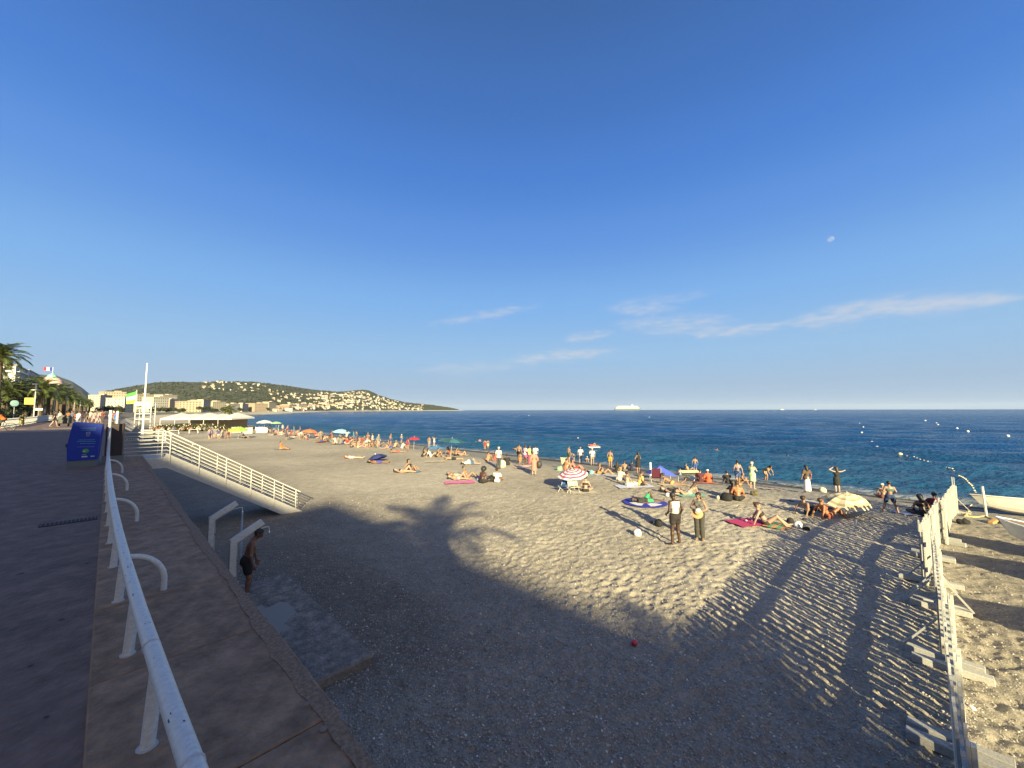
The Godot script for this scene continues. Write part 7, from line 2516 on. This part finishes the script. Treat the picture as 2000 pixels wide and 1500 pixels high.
		[1826, 999, 150, "person in a maroon shirt sitting close to the last fence panel", "sit_knees", false, S[2], "short", BK, ["shirt", Color(0.16, 0.015, 0.025), "trunks", BK], 1.05],
		[551, 878, 90, "lone sunbather in orange sitting on a grey blue towel in the empty shingle", "sit_legs", true, Color(0.52, 0.24, 0.12), "bun", H[1], ["swimsuit", Color(0.60, 0.20, 0.05)], 1.1],
		[690, 896, 95, "red haired sunbather lying on her back left of the navy parasol", "lie_back", true, S[3], "long", Color(0.16, 0.04, 0.02), ["swimsuit", Color(0.6, 0.48, 0.44)], 1.1],
		[738, 905, 95, "sunbather in blue lying under the navy parasol", "lie_back", false, S[2], "short", H[0], ["trunks", Color(0.05, 0.05, 0.28)], 1.1],
		[790, 923, 95, "bather lying on the left side of the dark haired pair", "lie_knee", true, S[0], "long", H[0], ["briefs", Color(0.5, 0.2, 0.15), "bikini_top", BK], 1.05],
		[803, 921, 60, "dark haired bather in black sitting up over the lying one", "sit_back", true, S[1], "long", BK, ["swimsuit", BK], 1.1],
		[689, 874, 80, "bather in black crouching left of the standing group by the water", "sit_knees", true, S[0], "long", H[0], ["swimsuit", BK], 1.0],
		[701, 874, 120, "pale bather sitting right of the crouching one in black", "sit_legs", true, S[3], "short", H[1], ["briefs", Color(0.5, 0.4, 0.3)], 1.0],
		[716, 876, 60, "bather in a white shirt bending over a dark bag", "bend", false, S[3], "short", H[0], ["shirt", WH, "trunks", Color(0.1, 0.1, 0.1)], 0.9],
		[796, 882, 150, "woman in a maroon swimsuit standing below the bright red parasol", "stand", true, S[1], "long", H[0], ["swimsuit", Color(0.22, 0.02, 0.05)], 0.9],
		[775, 884, 95, "sunbathers' nearest companion lying flat below the red parasol", "lie_front", false, S[1], "short", H[0], ["trunks", Color(0.3, 0.08, 0.06)], 1.0],
		[788, 876, 130, "bather in a white shirt sitting left of the woman in maroon", "sit_knees", false, S[0], "short", H[1], ["shirt", WH], 1.0],
		[774, 873, 130, "tanned bather sitting left of the red parasol", "sit_knees", true, S[1], "short", H[2], ["swimsuit", Color(0.5, 0.34, 0.2)], 1.0],
		[784, 866, 150, "child standing in the shallows left of the red parasol", "stand", false, S[0], "cap", Color(0.62, 0.60, 0.5), ["trunks", Color(0.05, 0.1, 0.3)], 0.9],
		[830, 892, 120, "dark haired bather sitting at the left of the teal parasol group", "sit_knees", true, S[1], "long", BK, ["swimsuit", BK], 1.05],
		[842, 893, 100, "bather in a white top reclining in the teal parasol group", "sit_back", true, S[0], "long", H[0], ["shirt", WH], 1.05],
		[857, 893, 100, "bather in black bending knees in the teal parasol group", "sit_knees", true, S[1], "short", BK, ["swimsuit", BK], 1.05],
		[838, 877, 150, "couple's taller half standing at the water left of the teal parasol", "stand", false, S[1], "short", H[0], ["trunks", Color(0.2, 0.2, 0.22)], 1.0],
		[848, 874, -120, "woman in white standing in the wash left of the teal parasol", "arms_up", true, S[0], "bun", H[0], ["swimsuit", WH], 0.95],
		[879, 889, 60, "tanned bather in the shade of the teal parasol", "sit_back", true, S[1], "short", H[0], ["swimsuit", Color(0.3, 0.08, 0.05)], 1.0],
		[893, 891, 100, "dark haired bather sitting right under the teal parasol's rim", "sit_knees", false, S[1], "short", BK, ["trunks", BK], 1.05],
		[902, 890, 60, "bather lying at the right end of the teal parasol group", "lie_knee", true, S[0], "long", H[1], ["swimsuit", Color(0.5, 0.3, 0.2)], 1.0],
		[884, 898, 90, "bather in dark clothes lying flat in front of the teal parasol", "lie_front", false, S[0], "short", BK, ["trunks", BK], 1.0],
		[918, 907, 95, "bather in white lying on his side left of the standing man in white", "lie_knee", false, S[0], "short", H[0], ["shirt", WH, "trunks", Color(0.04, 0.1, 0.2)], 1.0],
	]
	for q in L:
		person(on_beach(q[0], q[1]) + Vector3(0, 0.015, 0), q[2], q[3], q[4], q[5], q[6], q[7], q[8], q[9], q[10])

func make_crowd() -> void:
	# the dense crowd along the curve of the shore, a few pixels each
	var r := RandomNumberGenerator.new()
	r.seed = 21
	var poses := ["sit_knees", "sit_cross", "lie_back", "lie_knee", "stand", "sit_back", "sit_legs", "lie_front"]
	for k in 120:
		var px := 480.0 + 285.0 * pow(r.randf(), 0.95)
		var top := lerpf(833, 868, (px - 480) / 285.0)
		var py := top + lerpf(10, 12, (px - 480) / 285.0) * r.randf() + 0.5
		var pose: String = poses[r.randi() % 8]
		var fem := r.randf() < 0.55
		var kind := "standing" if pose in ["stand", "walk"] else ("lying" if pose.begins_with("lie") else "sitting")
		var wear := []
		var col: Color = CLOTHS[r.randi() % 8]
		if fem: wear = ["swimsuit", col] if r.randf() < 0.6 else ["shirt", col]
		else: wear = ["trunks", col] if r.randf() < 0.7 else ["shirt", col]
		person(on_beach(px, py) + Vector3(0, 0.02, 0), r.randf() * 360, "distant bather %s in the dense crowd along the curve of the shore" % kind, pose, fem, SKINS[r.randi() % 4], ["short", "long", "bun"][r.randi() % 3] if fem else "short", HAIRS[r.randi() % 3], wear, r.randf_range(0.95, 1.06), "%s bathers in the far crowd" % kind, 0.03)
	for k in 26:
		var px := 485.0 + 270.0 * r.randf()
		var top := lerpf(835, 869, (px - 480) / 285.0)
		towel(px, top + 11.0 * r.randf(), 1.9, 1.0, r.randf() * 360, CLOTHS[1 + r.randi() % 6], "small bright towel under the dense crowd along the curve of the shore", null, "towels in the far crowd")
	for k in 11:
		var px := 408.0 + 40.0 * (k / 10.0) + r.randf_range(-2, 2)
		person(on_beach(px, 855 + r.randf_range(-2, 3)), r.randf() * 360, "bather standing in the cluster before the restaurant hedge", "stand" if k % 2 else "walk", k % 3 == 0, SKINS[r.randi() % 4], "short", HAIRS[r.randi() % 3], ["shirt" if k % 2 else "trunks", CLOTHS[r.randi() % 8], "shorts", CLOTHS[r.randi() % 8]], r.randf_range(0.9, 1.04), "standing cluster before the restaurant", 0.03)
	person(on_beach(559, 860), 160, "dark clothed person standing out before the far crowd, beyond the lone sunbather", "stand", true, SKINS[1], "long", HAIRS[0], ["dress", Color(0.05, 0.05, 0.09)], 1.0, "", 0.026)
	person(on_beach(586, 858), 100, "person in white bending in front of the far crowd", "bend", true, SKINS[0], "short", HAIRS[1], ["shirt", WH, "shorts", Color(0.3, 0.3, 0.35)], 1.0, "", 0.026)
	person(on_beach(648, 862), 120, "person in dark red standing in the wash of the far crowd", "stand", true, SKINS[1], "long", HAIRS[0], ["swimsuit", Color(0.2, 0.02, 0.03)], 1.0, "", 0.026)
	person(on_beach(478, 856), 90, "bather in black sitting right of the lime green parasol", "sit_back", false, SKINS[1], "short", HAIRS[0], ["trunks", BK], 1.0, "", 0.026)

# ------------------------------------------------------------------ on the water
func make_sea_things() -> void:
	var i := 0
	var where := ["the farthest white buoy, far out left of the ferry", "small white buoy just right below the ferry", "yellow white buoy at the shore end of the curved line", "white buoy second from the big yellow one", "white buoy third from the big yellow one", "white buoy fourth from the big yellow one", "white buoy fifth from the big yellow one", "white buoy at the bend of the line", "small white buoy near the line's far end", "small white buoy at the line's far end", "white buoy at the right, first of the outer row", "white buoy in the outer row, close to its twin", "white buoy in the outer row, the twin nearer the shore", "white buoy in the middle of the outer row", "white buoy right of the middle of the outer row", "rightmost white buoy of the outer row", "white float left of the lilo, nearer the shore", "white float right beside the other one off the lilo"]
	for q in [[1033, 812, 0.55], [1268, 815, 0.45], [1758, 888, 0.34], [1713, 874, 0.30], [1703, 864, 0.30], [1686, 857, 0.28], [1699, 852, 0.30], [1683, 845, 0.30], [1686, 834, 0.28], [1679, 827, 0.28], [1807, 822, 0.55], [1829, 827, 0.45], [1832, 830, 0.4], [1869, 837, 0.4], [1890, 843, 0.42], [1968, 852, 0.42], [1115, 855, 0.22], [1129, 856, 0.22]]:
		var w := on_level(q[0], q[1], 0.1)
		var o := thing("buoy", where[i], "buoy", Vector3(w.x, 0.06, w.z), i * 0.7, "buoys on the water")
		var r: float = q[2] * 0.72
		var m := MB.new()
		m.ell(Vector3(0, r * 0.35, 0), Vector3(r, r * 0.85, r), 12, 8)
		part("float", m.done(), mat(Color(0.66, 0.60, 0.32) if i == 2 else Color(0.70, 0.70, 0.68), 0.4), o)
		m = MB.new()
		m.tube([Vector3(0, r * 1.1, 0), Vector3(0, r * 1.4, 0)], r * 0.12, 6)
		part("ring", m.done(), mat(Color(0.25, 0.25, 0.25), 0.5), o)
		i += 1
	# rope with small floats running in to the dinghy
	var ln := thing("float_line", "rope strung with small white floats running in from the yellow buoy to the dinghy", "float line")
	var key := [[1758, 889], [1785, 892], [1797, 897], [1812, 901], [1823, 904], [1833, 908], [1843, 912], [1853, 914], [1860, 915], [1866, 924], [1873, 929], [1880, 932], [1886, 936], [1892, 943], [1898, 948], [1903, 958], [1908, 966]]
	var pts := []
	for k in key.size():
		var w := on_level(key[k][0], key[k][1], 0.1)
		w.y = maxf(0.07, ground(w) + 0.04)
		pts.append(w)
	var rp := MB.new()
	rp.tube(pts, 0.018, 5)
	part("rope", rp.done(), mat(Color(0.40, 0.34, 0.2), 0.8), ln)
	for k in range(1, pts.size()):
		for h in 2:
			var m := MB.new()
			var c: Vector3 = (pts[k] as Vector3).lerp(pts[k - 1], h * 0.5)
			m.ell(c + Vector3(0, 0.03, 0), Vector3(0.075, 0.05, 0.06), 8, 6)
			part("float", m.done(), mat(Color(0.66, 0.62, 0.52) if h == 0 else Color(0.5, 0.42, 0.2), 0.5), ln)
	# bathers in the water
	for q in [[1577, 906, 170, "swimmer off the woman in the long white skirt"], [1529, 892, 90, "swimmer farther out, left of the other one"], [922, 870, 150, "swimmer near the pink ring left of the man in white"], [1003, 877, 150, "bather's head in the water left of the man in dark trunks"], [715, 851, 120, "swimmer in the water off the far crowd"], [1391, 879, 60, "distant swimmer right of the lilo"], [1206, 868, 90, "swimmer between the lilo and the woman in black"]]:
		var w := on_level(q[0], q[1], 0.0)
		person(Vector3(w.x, 0.02, w.z), q[2], q[3], "swim", false, SKINS[1], "short", HAIRS[0], ["trunks", BK], 1.05)
	for q in [[937, 866, 150, "bather standing waist deep, the left of two off the teal parasol", 0], [947, 878, 160, "bather standing knee deep off the teal parasol", 1], [953, 872, 200, "bather holding a pale float off the teal parasol", 2]]:
		var w := on_level(q[0], q[1], 0.0)
		person(Vector3(w.x, maxf(ground(w), -0.9), w.z), q[2], q[3], "stand", q[4] == 1, SKINS[q[4] % 3], "short", HAIRS[0], ["trunks" if q[4] != 1 else "swimsuit", CLOTHS[2 + q[4]]], 1.0)
	lilo(on_level(1160, 874, 0.05), 0.3, Color(0.62, 0.60, 0.58), "white air bed with a red clad bather lying on it off the waterline")
	person(on_level(1158, 873, 0.05) + Vector3(0, 0.14, 0), 80, "bather in red with raised knee lying on the white air bed", "lie_knee", true, Color(0.50, 0.24, 0.16), "short", HAIRS[1], ["swimsuit", Color(0.5, 0.08, 0.06)], 1.0)
	lilo(on_level(936, 864, 0.05), 1.0, Color(0.60, 0.42, 0.46), "pale pink air bed off the teal parasol")
	lilo(on_level(1346, 924, 0.05) + Vector3(0, 0.1, 0), 0.1, Color(0.62, 0.48, 0.26), "yellowish air bed at the waterline under a bather")
	# ferry
	var D := 6000.0
	var fa := at_depth(1226, 801, D)
	var k := D / F_PX
	var o := thing("ferry", "white passenger ferry on the horizon under way to the left", "ship", Vector3(fa.x, 0, fa.z), 0.0)
	var Lh := 51.0 * k
	var st := MB.new()
	var prof := PackedVector2Array()
	for q in [[-0.5, 0.021], [-0.485, -0.01], [0.46, -0.01], [0.5, 0.030], [0.49, 0.034], [-0.5, 0.030]]: prof.append(Vector2(q[0] * Lh, q[1] * Lh * 2.0))
	st.prism(prof, Transform3D.IDENTITY, 24.0)
	part("hull", st.done(), mat(Color(0.05, 0.09, 0.13), 0.6), o)
	var wt := mat(Color(0.36, 0.36, 0.36), 0.6)
	for q in [[-0.47, 0.44, 0.062, 0.040, 23.0], [-0.43, 0.40, 0.100, 0.038, 21.0], [-0.36, 0.10, 0.132, 0.028, 19.0], [0.20, 0.38, 0.132, 0.026, 17.0]]:
		st = MB.new()
		st.bbox(Transform3D(Basis.IDENTITY, Vector3((q[0] + q[1]) * 0.5 * Lh, (q[2] + 0.018) * Lh, 0)), Vector3((q[1] - q[0]) * Lh, q[3] * Lh, q[4]), 1.5)
		part("deck", st.done(), wt, o)
	st = MB.new()
	st.bbox(Transform3D(Basis(Vector3(0, 0, 1), 0.2), Vector3(0.17 * Lh, 0.175 * Lh, 0)), Vector3(0.07 * Lh, 0.06 * Lh, 12), 1.5)
	part("funnel", st.done(), mat(Color(0.7, 0.72, 0.76), 0.5), o)
	st = MB.new()
	for q in [-0.40, -0.33]: st.tube([Vector3(q * Lh, 0.12 * Lh, 0), Vector3(q * Lh + 2, 0.19 * Lh, 0)], 1.4, 6)
	part("mast", st.done(), wt, o)
	st = MB.new()
	for f in 2:
		for c in 26:
			st.bx(Vector3((-0.40 + c * 0.031) * Lh, (0.082 + f * 0.036) * Lh, 0), Vector3(5.0, 3.0, 23.4 - f * 2))
	part("window_rows", st.done(), mat(Color(0.12, 0.14, 0.16), 0.3), o).set_meta("kind", "stuff")
	# two yachts, far off
	for q in [[1527, 10.0, "tiny white motor yacht on the horizon right of the ferry"], [1592, 7.0, "even smaller white boat on the horizon, farther right"]]:
		var ya := at_depth(q[0], 800, 5000)
		var y := thing("yacht", q[2], "yacht", Vector3(ya.x, 0, ya.z), 0.2)
		var l: float = q[1] * 5000.0 / F_PX
		st = MB.new()
		var pr := PackedVector2Array()
		for v in [[-0.5, 0.10], [-0.42, -0.02], [0.48, -0.02], [0.5, 0.08]]: pr.append(Vector2(v[0] * l, v[1] * l))
		st.prism(pr, Transform3D.IDENTITY, l * 0.2)
		part("hull", st.done(), wt, y)
		st = MB.new()
		st.bbox(Transform3D(Basis.IDENTITY, Vector3(0.05 * l, 0.14 * l, 0)), Vector3(l * 0.45, l * 0.12, l * 0.15), l * 0.01)
		part("cabin", st.done(), wt, y)
	# moon
	var mp := EYE + ray(1623, 467) * 1500.0
	var mo := thing("moon", "pale daytime gibbous moon in the blue sky at the right", "moon", mp)
	st = MB.new()
	st.ell(Vector3.ZERO, Vector3.ONE * 8.0, 24, 16)
	var mm := StandardMaterial3D.new()
	mm.albedo_color = Color(0.86, 0.86, 0.84, 0.09)
	mm.transparency = BaseMaterial3D.TRANSPARENCY_ALPHA
	mm.roughness = 1.0
	mm.metallic_specular = 0.0
	part("disc", st.done(), mm, mo)

func lilo(at: Vector3, turn: float, col: Color, label: String) -> void:
	var o := thing("air_bed", label, "air bed", at, turn)
	var m := MB.new()
	for k in 5:
		m.tube([Vector3(-0.9, 0.05, -0.28 + k * 0.14), Vector3(0.9, 0.05, -0.28 + k * 0.14)], 0.075, 8)
	part("mattress", m.done(), mat(col, 0.4), o)
	m = MB.new()
	m.ell(Vector3(-0.85, 0.12, 0), Vector3(0.16, 0.09, 0.34), 10, 6)
	part("pillow", m.done(), mat(col, 0.4), o)
